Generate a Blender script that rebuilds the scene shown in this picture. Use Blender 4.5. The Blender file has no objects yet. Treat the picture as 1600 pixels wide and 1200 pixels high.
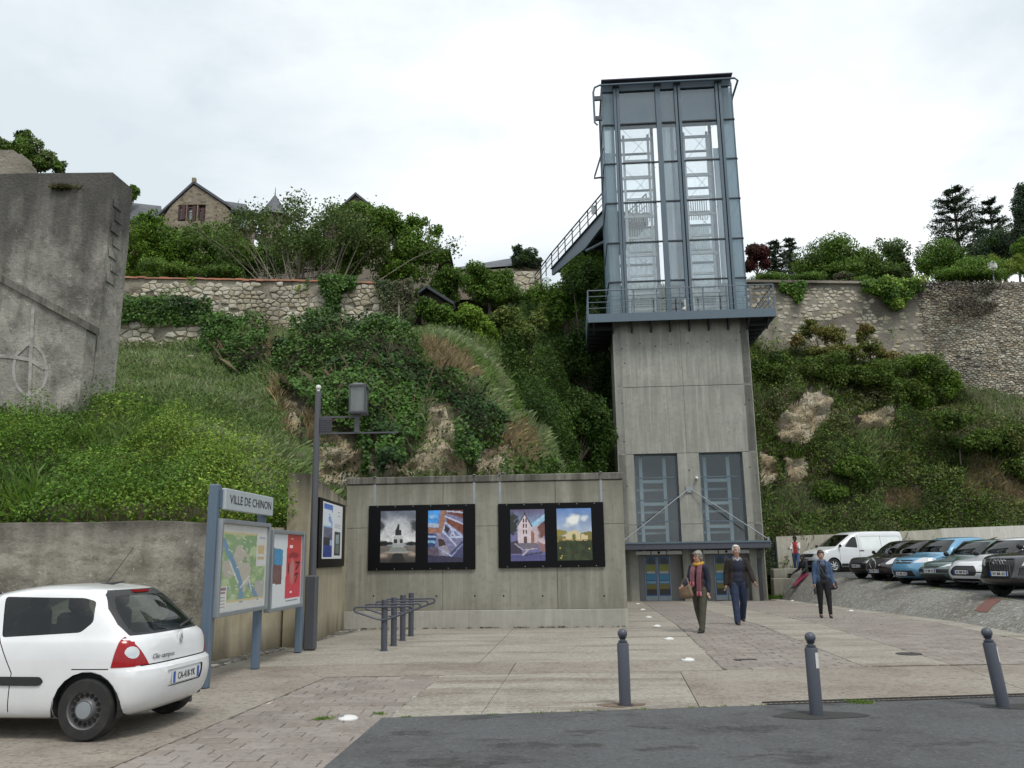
import bpy, bmesh, math, random
import numpy as np
from mathutils import Vector, Matrix, Euler
PI = math.pi
rad = math.radians
SC = bpy.context.scene
COL = SC.collection
RNG = np.random.default_rng(7)
random.seed(7)

# ------------------------------------------------------------------ camera
F, TH, RO, CH = 1300.0, rad(11.7), 0.015, 1.65
_f = np.array([0, math.cos(TH), math.sin(TH)])
_r0 = np.array([1.0, 0, 0])
_u0 = np.cross(_r0, _f)
_R = math.cos(RO) * _r0 - math.sin(RO) * _u0
_U = math.sin(RO) * _r0 + math.cos(RO) * _u0
EYE = np.array([0, 0, CH])
cam_d = bpy.data.cameras.new('camera')
cam_d.sensor_fit = 'HORIZONTAL'
cam_d.sensor_width = 36.0
cam_d.lens = 36.0 * F / 1600.0
cam_d.clip_start = 0.1
cam_d.clip_end = 3000
cam = bpy.data.objects.new('camera', cam_d)
COL.objects.link(cam)
m = Matrix.Identity(4)
for i in range(3):
    m[i][0], m[i][1], m[i][2], m[i][3] = _R[i], _U[i], -_f[i], EYE[i]
cam.matrix_world = m
SC.camera = cam

# ------------------------------------------------------------------ sky, sun, exposure
SUN_EL, SUN_AZ = 58, 150          # degrees; azimuth clockwise from +Y: behind the camera, to the right
w = bpy.data.worlds.new('World')
SC.world = w
w.use_nodes = True
nt = w.node_tree
nt.nodes.clear()
N = nt.nodes.new
out = N('ShaderNodeOutputWorld')
bg = N('ShaderNodeBackground')
bg.inputs['Strength'].default_value = 0.1
sky = N('ShaderNodeTexSky')
sky.sky_type = 'NISHITA'
sky.sun_disc = False
sky.sun_elevation = rad(SUN_EL)
sky.sun_rotation = rad(SUN_AZ)
tc = N('ShaderNodeTexCoord')
sep = N('ShaderNodeSeparateXYZ')
nt.links.new(tc.outputs['Generated'], sep.inputs[0])
addz = N('ShaderNodeMath'); addz.operation = 'MAXIMUM'; addz.inputs[1].default_value = 0.0
nt.links.new(sep.outputs['Z'], addz.inputs[0])
addz2 = N('ShaderNodeMath'); addz2.operation = 'ADD'; addz2.inputs[1].default_value = 0.30
nt.links.new(addz.outputs[0], addz2.inputs[0])
cmb = N('ShaderNodeCombineXYZ')
for ax in ('X', 'Y'):
    d = N('ShaderNodeMath'); d.operation = 'DIVIDE'
    nt.links.new(sep.outputs[ax], d.inputs[0]); nt.links.new(addz2.outputs[0], d.inputs[1])
    nt.links.new(d.outputs[0], cmb.inputs[ax])
def wnoise(scale, detail, rough, off):
    mp = N('ShaderNodeMapping'); mp.inputs['Location'].default_value = off
    nt.links.new(cmb.outputs[0], mp.inputs[0])
    n = N('ShaderNodeTexNoise'); n.inputs['Scale'].default_value = scale
    n.inputs['Detail'].default_value = detail; n.inputs['Roughness'].default_value = rough
    n.inputs['Distortion'].default_value = 0.35
    nt.links.new(mp.outputs[0], n.inputs['Vector'])
    return n.outputs['Fac']
n1 = wnoise(0.9, 8, 0.55, (4.2, 5.0, 0))
r1 = N('ShaderNodeValToRGB')
e = r1.color_ramp.elements
e[0].position = 0.40; e[0].color = (5.5, 6.1, 6.5, 1)
e[1].position = 0.68; e[1].color = (10.2, 10.35, 10.4, 1)
k = r1.color_ramp.elements.new(0.53); k.color = (7.3, 7.75, 8.0, 1)
nt.links.new(n1, r1.inputs[0])
n2 = wnoise(2.6, 6, 0.6, (9.0, 2.0, 0))
r2 = N('ShaderNodeValToRGB')
r2.color_ramp.elements[0].position = 0.30; r2.color_ramp.elements[0].color = (0.80, 0.80, 0.80, 1)
r2.color_ramp.elements[1].position = 0.50; r2.color_ramp.elements[1].color = (0.97, 0.97, 0.97, 1)
nt.links.new(n2, r2.inputs[0])
mx = N('ShaderNodeMix'); mx.data_type = 'RGBA'
nt.links.new(r2.outputs[0], mx.inputs['Factor'])
nt.links.new(sky.outputs[0], mx.inputs['A']); nt.links.new(r1.outputs[0], mx.inputs['B'])
nt.links.new(mx.outputs['Result'], bg.inputs['Color'])
nt.links.new(bg.outputs[0], out.inputs[0])

sun_d = bpy.data.lights.new('sun', 'SUN')
sun_d.energy = 1.5
sun_d.angle = rad(15)
sun_d.color = (1.0, 0.96, 0.9)
sun = bpy.data.objects.new('sun', sun_d)
COL.objects.link(sun)
sd = Vector((math.sin(rad(SUN_AZ)) * math.cos(rad(SUN_EL)), math.cos(rad(SUN_AZ)) * math.cos(rad(SUN_EL)), math.sin(rad(SUN_EL))))
sun.rotation_euler = sd.to_track_quat('Z', 'Y').to_euler()
vs = SC.view_settings
vs.view_transform = 'Standard'; vs.look = 'None'; vs.exposure = 0.46; vs.gamma = 1.0
vs.use_curve_mapping = False
SC.cycles.max_bounces = 8
SC.cycles.transparent_max_bounces = 24
SC.cycles.transmission_bounces = 6
SC.cycles.diffuse_bounces = 4
SC.cycles.caustics_reflective = False
SC.cycles.caustics_refractive = False
SC.cycles.use_denoising = True

# ------------------------------------------------------------------ helpers
def ray(px, py):
    return _f + ((px - 800) / F) * _R + ((600 - py) / F) * _U
def at(px, py, Y):
    """the place that is Y metres in front of the photographer and was seen at photo pixel px, py"""
    d = ray(px, py)
    return EYE + d * (Y / d[1])
def on(px, py, zf):
    d = ray(px, py); Y = 15.0
    for _ in range(80):
        Y = (zf(Y) - CH) / d[2] * d[1]
    p = at(px, py, Y)
    return np.array([p[0], p[1], zf(Y)])
def gz(y):
    return 0.0 if y < 20 else -0.5 * (y - 20) / 20
def pz(y):
    return 0.47 + (y - 19) * 0.008
def g(px, py): return on(px, py, gz)
def proj(P):
    v = np.asarray(P) - EYE
    z = v @ _f
    return 800 + F * (v @ _R) / z, 600 - F * (v @ _U) / z

def tag(o, label=None, cat=None, group=None, kind=None):
    if label: o['label'] = label
    if cat: o['category'] = cat
    if group: o['group'] = group
    if kind: o['kind'] = kind
    return o
def thing(name, label, cat, loc=(0, 0, 0), rz=0.0, group=None):
    o = bpy.data.objects.new(name, None)
    o.empty_display_size = 0.2
    COL.objects.link(o)
    o.location = loc; o.rotation_euler = (0, 0, rz)
    return tag(o, label, cat, group)
def copy_tree(o, parent=None):
    c = o.copy(); COL.objects.link(c)
    if parent is not None: c.parent = parent
    for ch in list(o.children): copy_tree(ch, c)
    return c
def link(name, me, mats, parent=None):
    o = bpy.data.objects.new(name, me)
    COL.objects.link(o)
    if not isinstance(mats, (list, tuple)): mats = [mats]
    for q in mats:
        if q is not None: me.materials.append(q)
    if parent is not None: o.parent = parent
    return o

class MB:
    """collects shapes, links them as ONE mesh object"""
    def __init__(s): s.v = []; s.f = []; s.mi = []
    def add(s, vs, fs, mi=0):
        b = len(s.v); s.v += [tuple(map(float, q)) for q in vs]
        s.f += [tuple(b + i for i in q) for q in fs]; s.mi += [mi] * len(fs)
    def box(s, c, d, rz=0.0, mi=0):
        x, y, z = d[0] / 2, d[1] / 2, d[2] / 2
        cr, sr = math.cos(rz), math.sin(rz)
        vs = []
        for a in (-x, x):
            for b in (-y, y):
                for e in (-z, z):
                    vs.append((c[0] + a * cr - b * sr, c[1] + a * sr + b * cr, c[2] + e))
        s.add(vs, [(0, 1, 3, 2), (4, 6, 7, 5), (0, 4, 5, 1), (2, 3, 7, 6), (0, 2, 6, 4), (1, 5, 7, 3)], mi)
    def beam(s, p, q, w, h, up=(0, 0, 1), mi=0):
        p = Vector(p); q = Vector(q); t = (q - p).normalized(); up = Vector(up)
        if abs(t.dot(up)) > 0.98: up = Vector((0, 1, 0))
        b = t.cross(up).normalized(); n = b.cross(t)
        vs = []
        for e in (p, q):
            for i, j in ((-1, -1), (1, -1), (1, 1), (-1, 1)): vs.append(e + b * (i * w / 2) + n * (j * h / 2))
        s.add(vs, [(3, 2, 1, 0), (4, 5, 6, 7), (0, 1, 5, 4), (1, 2, 6, 5), (2, 3, 7, 6), (3, 0, 4, 7)], mi)
    def tube(s, pts, r, n=8, closed=False, mi=0):
        pts = [Vector(p) for p in pts]; k = len(pts)
        rs = r if isinstance(r, (list, tuple)) else [r] * k
        vs = []; pb = None
        for i, p in enumerate(pts):
            a = pts[i - 1] if (i > 0 or closed) else p
            c = pts[(i + 1) % k] if (i < k - 1 or closed) else p
            t = (c - a)
            t = t.normalized() if t.length > 1e-9 else Vector((0, 0, 1))
            if pb is None: pb = t.orthogonal().normalized()
            pb = (pb - t * pb.dot(t))
            pb = pb.normalized() if pb.length > 1e-6 else t.orthogonal().normalized()
            nb = t.cross(pb)
            for j in range(n):
                an = 2 * PI * j / n
                vs.append(p + (pb * math.cos(an) + nb * math.sin(an)) * rs[i])
        fs = []
        for i in range(k if closed else k - 1):
            a = i * n; b = ((i + 1) % k) * n
            for j in range(n): fs.append((a + j, a + (j + 1) % n, b + (j + 1) % n, b + j))
        if not closed:
            fs.append(tuple(range(n - 1, -1, -1))); fs.append(tuple((k - 1) * n + j for j in range(n)))
        s.add(vs, fs, mi)
    def lathe(s, prof, c=(0, 0, 0), n=16, axis='z', mi=0, caps=True):
        vs = []; fs = []
        for (r, z) in prof:
            for j in range(n):
                a = 2 * PI * j / n
                if axis == 'z': q = (r * math.cos(a), r * math.sin(a), z)
                elif axis == 'y': q = (r * math.cos(a), z, r * math.sin(a))
                else: q = (z, r * math.cos(a), r * math.sin(a))
                vs.append((c[0] + q[0], c[1] + q[1], c[2] + q[2]))
        k = len(prof)
        for i in range(k - 1):
            for j in range(n): fs.append((i * n + j, i * n + (j + 1) % n, (i + 1) * n + (j + 1) % n, (i + 1) * n + j))
        if caps and prof[0][0] > 1e-6: fs.append(tuple(range(n - 1, -1, -1)))
        if caps and prof[-1][0] > 1e-6: fs.append(tuple((k - 1) * n + j for j in range(n)))
        s.add(vs, fs, mi)
    def prism(s, poly, o, ux, uy, d, mi=0):
        """polygon in the plane o + a*ux + b*uy, thickened by vector d"""
        o = Vector(o); ux = Vector(ux); uy = Vector(uy); d = Vector(d)
        a = [o + ux * p[0] + uy * p[1] for p in poly]; k = len(a)
        vs = a + [q + d for q in a]
        fs = [tuple(range(k - 1, -1, -1)), tuple(range(k, 2 * k))] + [(i, (i + 1) % k, k + (i + 1) % k, k + i) for i in range(k)]
        s.add(vs, fs, mi)
    def sphere(s, c, r, n=12, m=8, mi=0):
        rr = r if isinstance(r, (list, tuple)) else (r, r, r)
        vs = []; fs = []
        for i in range(m + 1):
            t = PI * i / m
            for j in range(n):
                a = 2 * PI * j / n
                vs.append((c[0] + rr[0] * math.sin(t) * math.cos(a), c[1] + rr[1] * math.sin(t) * math.sin(a), c[2] + rr[2] * math.cos(t)))
        for i in range(m):
            for j in range(n): fs.append((i * n + j, (i + 1) * n + j, (i + 1) * n + (j + 1) % n, i * n + (j + 1) % n))
        s.add(vs, fs, mi)
    def build(s, name, mats, parent=None, smooth=False, world=False, bevel=0.0, ang=40):
        off = parent.location if (world and parent is not None) else None
        vs = s.v if off is None else [(a - off[0], b - off[1], c - off[2]) for a, b, c in s.v]
        me = bpy.data.meshes.new(name)
        me.from_pydata(vs, [], s.f)
        bm = bmesh.new(); bm.from_mesh(me)
        bmesh.ops.remove_doubles(bm, verts=bm.verts, dist=1e-6)
        bmesh.ops.recalc_face_normals(bm, faces=bm.faces)
        if bevel > 0:
            es = [e for e in bm.edges if len(e.link_faces) == 2 and e.calc_face_angle(0) > 0.6]
            bmesh.ops.bevel(bm, geom=es, offset=bevel, segments=1, affect='EDGES', profile=0.7, clamp_overlap=True)
        bm.to_mesh(me); bm.free()
        if not bevel and len(me.polygons) == len(s.mi):
            me.polygons.foreach_set('material_index', s.mi)
        if smooth:
            me.polygons.foreach_set('use_smooth', [True] * len(me.polygons))
            me.set_sharp_from_angle(angle=rad(ang))
        return link(name, me, mats, parent)

def np_mesh(name, V, Fc, mats, parent=None, col=None, smooth=False):
    """fast mesh from arrays; Fc is (n,k); col is per vertex (n,3)"""
    V = np.asarray(V, dtype=np.float32); Fc = np.asarray(Fc, dtype=np.int32)
    me = bpy.data.meshes.new(name)
    me.vertices.add(len(V)); me.vertices.foreach_set('co', V.ravel())
    n, k = Fc.shape
    me.loops.add(n * k); me.loops.foreach_set('vertex_index', Fc.ravel())
    me.polygons.add(n); me.polygons.foreach_set('loop_start', np.arange(0, n * k, k, dtype=np.int32))
    me.polygons.foreach_set('loop_total', np.full(n, k, dtype=np.int32))
    if smooth: me.polygons.foreach_set('use_smooth', np.ones(n, dtype=bool))
    me.update(calc_edges=True)
    if col is not None:
        a = me.color_attributes.new('Col', 'FLOAT_COLOR', 'POINT')
        c4 = np.ones((len(V), 4), dtype=np.float32); c4[:, :3] = col
        a.data.foreach_set('color', c4.ravel())
    return link(name, me, mats, parent)

# value noise -----------------------------------------------------
def _h(ix, iy, iz, seed):
    n = (ix.astype(np.int64) * 374761393 + iy.astype(np.int64) * 668265263 + iz.astype(np.int64) * 2147483647 + seed * 144665) & 0xFFFFFFFF
    n = ((n ^ (n >> 13)) * 1274126177) & 0xFFFFFFFF
    n = (n ^ (n >> 16)) & 0xFFFF
    return n / 65535.0
def vnoise(P, scale=1.0, seed=0):
    P = np.asarray(P, float) * scale
    if P.shape[-1] == 2: P = np.concatenate([P, np.zeros(P.shape[:-1] + (1,))], -1)
    i = np.floor(P).astype(np.int64); t = P - i; t = t * t * (3 - 2 * t)
    r = 0
    for dx in (0, 1):
        for dy in (0, 1):
            for dz in (0, 1):
                wgt = (t[..., 0] if dx else 1 - t[..., 0]) * (t[..., 1] if dy else 1 - t[..., 1]) * (t[..., 2] if dz else 1 - t[..., 2])
                r = r + wgt * _h(i[..., 0] + dx, i[..., 1] + dy, i[..., 2] + dz, seed)
    return r
def fbm(P, scale=1.0, seed=0, oct=4):
    r = 0; a = 0.5; tot = 0
    for k in range(oct):
        r = r + a * vnoise(P, scale * 2 ** k, seed + k * 17); tot += a; a *= 0.5
    return r / tot
def inpoly(px, py, poly):
    px = np.asarray(px); py = np.asarray(py); c = np.zeros(px.shape, bool); n = len(poly); j = n - 1
    for i in range(n):
        xi, yi = poly[i]; xj, yj = poly[j]
        if yi != yj:
            c ^= ((yi > py) != (yj > py)) & (px < (xj - xi) * (py - yi) / (yj - yi) + xi)
        j = i
    return c

# ------------------------------------------------------------------ materials
def nodes_of(name):
    q = bpy.data.materials.new(name); q.use_nodes = True
    t = q.node_tree
    return q, t, t.nodes['Principled BSDF']
def mat(name, col, rough=0.6, metal=0.0, var=(), rnd=None, bump=0.0, bscale=8.0, bdetail=6, attr=False, spec=0.5, coat=0.0, space='world', bstretch=(1, 1, 1), zst=()):
    """principled surface; var = list of (scale3, colour, lo, hi, detail) noise stains over the base colour"""
    q, t, p = nodes_of(name)
    L = t.links.new; NN = t.nodes.new
    p.inputs['Roughness'].default_value = rough
    p.inputs['Metallic'].default_value = metal
    p.inputs['Specular IOR Level'].default_value = spec
    p.inputs['Coat Weight'].default_value = coat
    p.inputs['Coat Roughness'].default_value = 0.04
    if space == 'world':
        gpos = NN('ShaderNodeNewGeometry').outputs['Position']
    else:
        gpos = NN('ShaderNodeTexCoord').outputs['Object']
    rgb = NN('ShaderNodeRGB'); rgb.outputs[0].default_value = (*col, 1)
    cur = rgb.outputs[0]
    if attr:
        a = NN('ShaderNodeAttribute'); a.attribute_name = 'Col'; cur = a.outputs['Color']
    if rnd:
        oi = NN('ShaderNodeObjectInfo')
        rp = NN('ShaderNodeValToRGB')
        els = rp.color_ramp.elements
        while len(els) < len(rnd): els.new(0.5)
        for i, cc in enumerate(rnd): els[i].position = i / (len(rnd) - 1); els[i].color = (*cc, 1)
        L(oi.outputs['Random'], rp.inputs[0]); cur = rp.outputs[0]
    hgt = None
    for i, v in enumerate(var):
        sc, c2, lo, hi = v[:4]; det = v[4] if len(v) > 4 else 5
        mp = NN('ShaderNodeMapping'); mp.inputs['Scale'].default_value = sc
        mp.inputs['Location'].default_value = (i * 7.3, i * 3.1, i * 1.7)
        L(gpos, mp.inputs[0])
        n = NN('ShaderNodeTexNoise'); n.inputs['Scale'].default_value = 1.0; n.inputs['Detail'].default_value = det
        n.inputs['Roughness'].default_value = 0.62
        L(mp.outputs[0], n.inputs['Vector'])
        mr = NN('ShaderNodeMapRange'); mr.inputs['From Min'].default_value = lo; mr.inputs['From Max'].default_value = hi
        mr.inputs['To Max'].default_value = v[5] if len(v) > 5 else 1.0
        L(n.outputs['Fac'], mr.inputs['Value'])
        mxn = NN('ShaderNodeMix'); mxn.data_type = 'RGBA'
        L(mr.outputs[0], mxn.inputs['Factor']); L(cur, mxn.inputs['A']); mxn.inputs['B'].default_value = (*c2, 1)
        cur = mxn.outputs['Result']
    for z0, z1, c2, amt in zst:          # weathering that follows the height of the wall: black crust, damp foot
        sx = NN('ShaderNodeSeparateXYZ'); L(gpos, sx.inputs[0]); mp = NN('ShaderNodeMapping'); mp.inputs['Scale'].default_value = (2.2, 2.2, .35); L(gpos, mp.inputs[0])
        n = NN('ShaderNodeTexNoise'); n.inputs['Scale'].default_value = 1.0; n.inputs['Detail'].default_value = 6; L(mp.outputs[0], n.inputs['Vector'])
        ma = NN('ShaderNodeMath'); ma.operation = 'MULTIPLY_ADD'; ma.inputs[1].default_value = (z1 - z0) * 2.2; L(n.outputs['Fac'], ma.inputs[0]); L(sx.outputs['Z'], ma.inputs[2])
        mr = NN('ShaderNodeMapRange'); o_ = (z1 - z0) * 1.1; mr.inputs['From Min'].default_value = z0 + o_; mr.inputs['From Max'].default_value = z1 + o_; mr.inputs['To Max'].default_value = amt; L(ma.outputs[0], mr.inputs['Value'])
        mxn = NN('ShaderNodeMix'); mxn.data_type = 'RGBA'; L(mr.outputs[0], mxn.inputs['Factor']); L(cur, mxn.inputs['A']); mxn.inputs['B'].default_value = (*c2, 1); cur = mxn.outputs['Result']
    L(cur, p.inputs['Base Color'])
    if bump > 0:
        mp = NN('ShaderNodeMapping'); mp.inputs['Scale'].default_value = tuple(bscale * s for s in bstretch)
        L(gpos, mp.inputs[0])
        n = NN('ShaderNodeTexNoise'); n.inputs['Scale'].default_value = 1.0; n.inputs['Detail'].default_value = bdetail
        n.inputs['Roughness'].default_value = 0.65
        L(mp.outputs[0], n.inputs['Vector'])
        b = NN('ShaderNodeBump'); b.inputs['Strength'].default_value = 1.0; b.inputs['Distance'].default_value = bump
        L(n.outputs['Fac'], b.inputs['Height']); L(b.outputs[0], p.inputs['Normal'])
    return q
def leafmat(name, trans=0.3, rough=0.5):
    q, t, p = nodes_of(name)
    L = t.links.new; NN = t.nodes.new
    a = NN('ShaderNodeAttribute'); a.attribute_name = 'Col'
    L(a.outputs['Color'], p.inputs['Base Color']); p.inputs['Roughness'].default_value = rough
    p.inputs['Specular IOR Level'].default_value = 0.2
    tr = NN('ShaderNodeBsdfTranslucent'); L(a.outputs['Color'], tr.inputs['Color'])
    ms = NN('ShaderNodeMixShader'); ms.inputs[0].default_value = trans
    L(p.outputs[0], ms.inputs[1]); L(tr.outputs[0], ms.inputs[2])
    L(ms.outputs[0], t.nodes['Material Output'].inputs['Surface'])
    return q
def glassmat(name, tint, refl=0.06, rough=0.02, mx=0.75):
    q = bpy.data.materials.new(name); q.use_nodes = True
    t = q.node_tree; t.nodes.clear(); L = t.links.new; NN = t.nodes.new
    o = NN('ShaderNodeOutputMaterial'); tr = NN('ShaderNodeBsdfTransparent'); tr.inputs[0].default_value = (*tint, 1)
    gl = NN('ShaderNodeBsdfGlossy'); gl.inputs['Roughness'].default_value = rough
    lw = NN('ShaderNodeFresnel'); lw.inputs['IOR'].default_value = 1.45
    mr = NN('ShaderNodeMapRange'); mr.inputs['From Min'].default_value = 0.0; mr.inputs['From Max'].default_value = 1.0
    mr.inputs['To Min'].default_value = refl; mr.inputs['To Max'].default_value = mx
    L(lw.outputs[0], mr.inputs['Value'])
    ms = NN('ShaderNodeMixShader'); L(mr.outputs[0], ms.inputs[0]); L(tr.outputs[0], ms.inputs[1]); L(gl.outputs[0], ms.inputs[2])
    L(ms.outputs[0], o.inputs[0])
    return q
# ------------------------------------------------------------------ shared materials
M = {}
M['joint'] = mat('joint_mortar', (0.13, 0.12, 0.105), 0.95, var=[((1.1, 1.1, 1), (0.42, 0.40, 0.365), 0.47, 0.55, 3), ((6, 6, 1), (0.06, 0.055, 0.045), 0.48, 0.6, 4, .8)])
M['plaza'] = mat('plaza_concrete', (0.305, 0.282, 0.236), 0.9,
    var=[((0.45, 0.45, 1), (0.19, 0.172, 0.145), 0.42, 0.68, 6, 0.75), ((0.3, 1.6, 1), (0.125, 0.095, 0.07), 0.50, 0.66, 6, 0.75), ((2.2, 2.2, 1), (0.35, 0.325, 0.28), 0.5, 0.75, 6, 0.6),
         ((16, 16, 1), (0.12, 0.105, 0.085), 0.50, 0.66, 6, 0.7), ((21, 21, 1), (0.44, 0.42, 0.37), 0.54, 0.68, 6, 0.6)], bump=0.006, bscale=40, bdetail=5)
M['plaza_dark'] = mat('plaza_concrete_worn', (0.265, 0.238, 0.20), 0.9,
    var=[((0.5, 0.5, 1), (0.14, 0.105, 0.08), 0.42, 0.64, 6, 0.7), ((2.2, 2.2, 1), (0.30, 0.27, 0.225), 0.5, 0.75, 6, 0.5),
         ((16, 16, 1), (0.095, 0.08, 0.065), 0.50, 0.66, 6, 0.7), ((21, 21, 1), (0.36, 0.33, 0.28), 0.54, 0.68, 6, 0.6)], bump=0.006, bscale=40, bdetail=5)
M['paver'] = mat('paver_clay', (0.2, 0.17, 0.15), 0.85, rnd=[(0.185, 0.158, 0.136), (0.22, 0.192, 0.166), (0.25, 0.222, 0.194), (0.20, 0.175, 0.154), (0.27, 0.243, 0.215)],
    var=[((0.7, 0.7, 1), (0.15, 0.128, 0.112), 0.45, 0.7, 5, 0.6), ((2.0, 7, 1), (0.30, 0.28, 0.255), 0.60, 0.72, 5, 0.6), ((18, 18, 9), (0.30, 0.27, 0.25), 0.54, 0.7, 5, 0.6), ((13, 13, 9), (0.10, 0.085, 0.078), 0.52, 0.68, 5, 0.6)], bump=0.004, bscale=40, bdetail=3)
M['asphalt'] = mat('asphalt', (0.080, 0.083, 0.087), 0.85,
    var=[((0.5, 0.5, 1), (0.040, 0.040, 0.041), 0.45, 0.65, 6, 0.8), ((1.3, 2.4, 1), (0.026, 0.025, 0.024), 0.575, 0.63, 8, 0.75), ((26, 26, 1), (0.16, 0.16, 0.155), 0.54, 0.70, 6, 0.6), ((20, 20, 1), (0.022, 0.022, 0.022), 0.54, 0.68, 6, 0.7), ((4, 4, 1), (0.10, 0.102, 0.105), 0.5, 0.7, 5, 0.5)], bump=0.012, bscale=45, bdetail=5)
M['asphalt_patch'] = mat('asphalt_patch', (0.035, 0.034, 0.033), 0.9, var=[((90, 90, 1), (0.10, 0.10, 0.10), 0.62, 0.74, 2, 0.6)], bump=0.006, bscale=110)
M['washed'] = mat('washed_gravel_concrete', (0.215, 0.21, 0.19), 0.92,
    var=[((0.6, 0.6, 0.6), (0.13, 0.122, 0.10), 0.42, 0.65, 5, 0.8), ((9, 9, 9), (0.40, 0.39, 0.36), 0.54, 0.64, 4, 0.8), ((11, 11, 11), (0.055, 0.053, 0.047), 0.54, 0.66, 4, 0.8)], bump=0.05, bscale=14, bdetail=3)
M['soil'] = mat('soil', (0.085, 0.068, 0.045), 0.95, var=[((0.8, 0.8, 0.8), (0.05, 0.045, 0.028), 0.4, 0.65, 6), ((3, 3, 3), (0.14, 0.115, 0.075), 0.55, 0.75, 6, 0.7)], bump=0.06, bscale=5)
M['rock'] = mat('tuffeau_rock', (0.55, 0.47, 0.335), 0.95,
    var=[((0.5, 0.5, 0.7), (0.46, 0.345, 0.20), 0.42, 0.62, 6, 0.75), ((0.8, 0.8, 0.5), (0.68, 0.64, 0.55), 0.50, 0.64, 5, 0.7), ((1.6, 1.6, 4.0), (0.10, 0.075, 0.045), 0.56, 0.66, 7, 0.85), ((9, 9, 9), (0.22, 0.17, 0.10), 0.56, 0.75, 5, 0.6)], bump=0.45, bscale=3.5, bdetail=10)
def concrete(name, c, dark, pale, streak=0.55, low=0.44, fine=0.5, bump=0.006, zst=()):
    v = [((0.35, 0.35, 0.5), dark, 0.40, 0.70, 6, 0.7), ((2.6, 2.6, 0.22), dark, 0.50, 0.72, 5, streak), ((7, 7, 0.35), pale, 0.50, 0.70, 6, 0.65), ((9, 9, .5), dark, .52, .70, 6, streak),
         ((1.3, 1.3, 1.3), pale, 0.56, 0.75, 6, 0.5), ((6, 6, 6), dark, 0.52, 0.70, 7, fine), ((0.9, 0.9, 0.2), tuple(q * 0.45 for q in dark), 0.60, 0.74, 6, low)]
    return mat(name, c, 0.9, var=v, bump=bump, bscale=25, zst=zst)
M['wallc'] = concrete('wall_concrete', (0.275, 0.268, 0.222), (0.16, 0.155, 0.125), (0.36, 0.35, 0.30), zst=[(2.9, 3.7, (.10, .09, .065), .7), (.75, .2, (.15, .135, .10), .4)])
M['towerc'] = concrete('tower_concrete', (0.335, 0.335, 0.298), (0.20, 0.20, 0.175), (0.43, 0.43, 0.385), 0.6, 0.25, zst=[(11.6, 13.2, (.19, .185, .155), .55), (1.2, -.4, (.20, .18, .14), .5)])
M['plinth'] = concrete('plinth_render', (0.36, 0.35, 0.31), (0.26, 0.25, 0.22), (0.42, 0.41, 0.37), 0.5, 0.15)
M['coping'] = concrete('coping_stained', (0.145, 0.138, 0.118), (0.05, 0.046, 0.038), (0.30, 0.29, 0.25), 0.9, 0.6)
M['palewall'] = concrete('pale_wall_concrete', (0.40, 0.355, 0.255), (0.28, 0.245, 0.17), (0.47, 0.43, 0.33), 0.6, 0.35, zst=[(2.7, 3.35, (.05, .045, .035), .9), (.55, .0, (.10, .085, .055), .8)])
def blotchy(name, c, dark, pale, zst, hz=1.0):
    return mat(name, c, .92, bump=.035, bscale=14, bdetail=8, zst=zst, var=[((.55, .55, .55 * hz), pale, .46, .64, 7, .85), ((.8, .8, .7 * hz), dark, .47, .66, 8, .85), ((2.6, 2.6, 2.0 * hz), dark, .52, .70, 7, .7), ((3.4, 3.4, 3.0), pale, .56, .72, 7, .6), ((1.6, 1.6, .25), dark, .56, .72, 6, .6), ((12, 12, 12), tuple(min(1, v * 1.3) for v in pale), .64, .74, 3, .7), ((9, 9, 9), dark, .56, .72, 5, .6)])
M['bigwall'] = blotchy('old_render', (.25, .24, .21), (.075, .071, .063), (.42, .40, .345), [(8.4, 11.0, (.048, .046, .042), .85), (6.2, 4.6, (.30, .28, .235), .5)])
M['lowwall'] = blotchy('low_wall_concrete', (.25, .235, .195), (.08, .072, .056), (.31, .29, .24), [(1.85, 2.35, (.045, .04, .032), .85), (.7, .0, (.07, .06, .042), .7)], 2.6)
M['whitewall'] = concrete('white_render', (0.60, 0.585, 0.53), (0.45, 0.43, 0.37), (0.68, 0.665, 0.62), 0.5, 0.2)
M['mortar'] = mat('lime_mortar', (0.36, 0.33, 0.265), 0.95, var=[((0.6, 0.6, 0.6), (0.13, 0.11, 0.08), 0.42, 0.62, 6), ((5, 5, 5), (0.33, 0.30, 0.24), 0.5, 0.7, 5, 0.7), ((0.5, 0.5, 0.5), (0.30, 0.21, 0.12), 0.58, 0.7, 4, 0.5)], bump=0.05, bscale=9)
M['stone'] = mat('limestone', (0.4, 0.36, 0.27), 0.92, rnd=[(0.44, 0.40, 0.30), (0.55, 0.515, 0.42), (0.33, 0.29, 0.205), (0.58, 0.55, 0.465), (0.48, 0.42, 0.30)],
    var=[((0.5, 0.5, 0.5), (0.17, 0.15, 0.11), 0.48, 0.68, 6, 0.75), ((6, 6, 6), (0.24, 0.21, 0.15), 0.52, 0.75, 6, 0.6)], bump=0.03, bscale=12)
M['rubble'] = mat('rubble_stone', (0.3, 0.27, 0.2), 0.95, attr=True, zst=[(16.6, 18.5, (.09, .082, .072), .5)], var=[((0.28, 0.28, 0.34), (0.15, 0.142, 0.125), 0.52, 0.66, 5, 0.5), ((10, 10, 10), (0.13, 0.11, 0.075), 0.56, 0.75, 4, 0.6)], bump=0.03, bscale=14)
M['darkjoint'] = mat('dark_joint', (0.075, 0.066, 0.05), 0.95)
M['tile'] = mat('clay_tile', (0.3, 0.1, 0.05), 0.85, rnd=[(0.26, 0.095, 0.05), (0.34, 0.125, 0.065), (0.22, 0.10, 0.06), (0.38, 0.17, 0.10)], var=[((5, 5, 5), (0.13, 0.10, 0.07), 0.5, 0.7, 5, 0.8)], bump=0.01, bscale=20)
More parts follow.
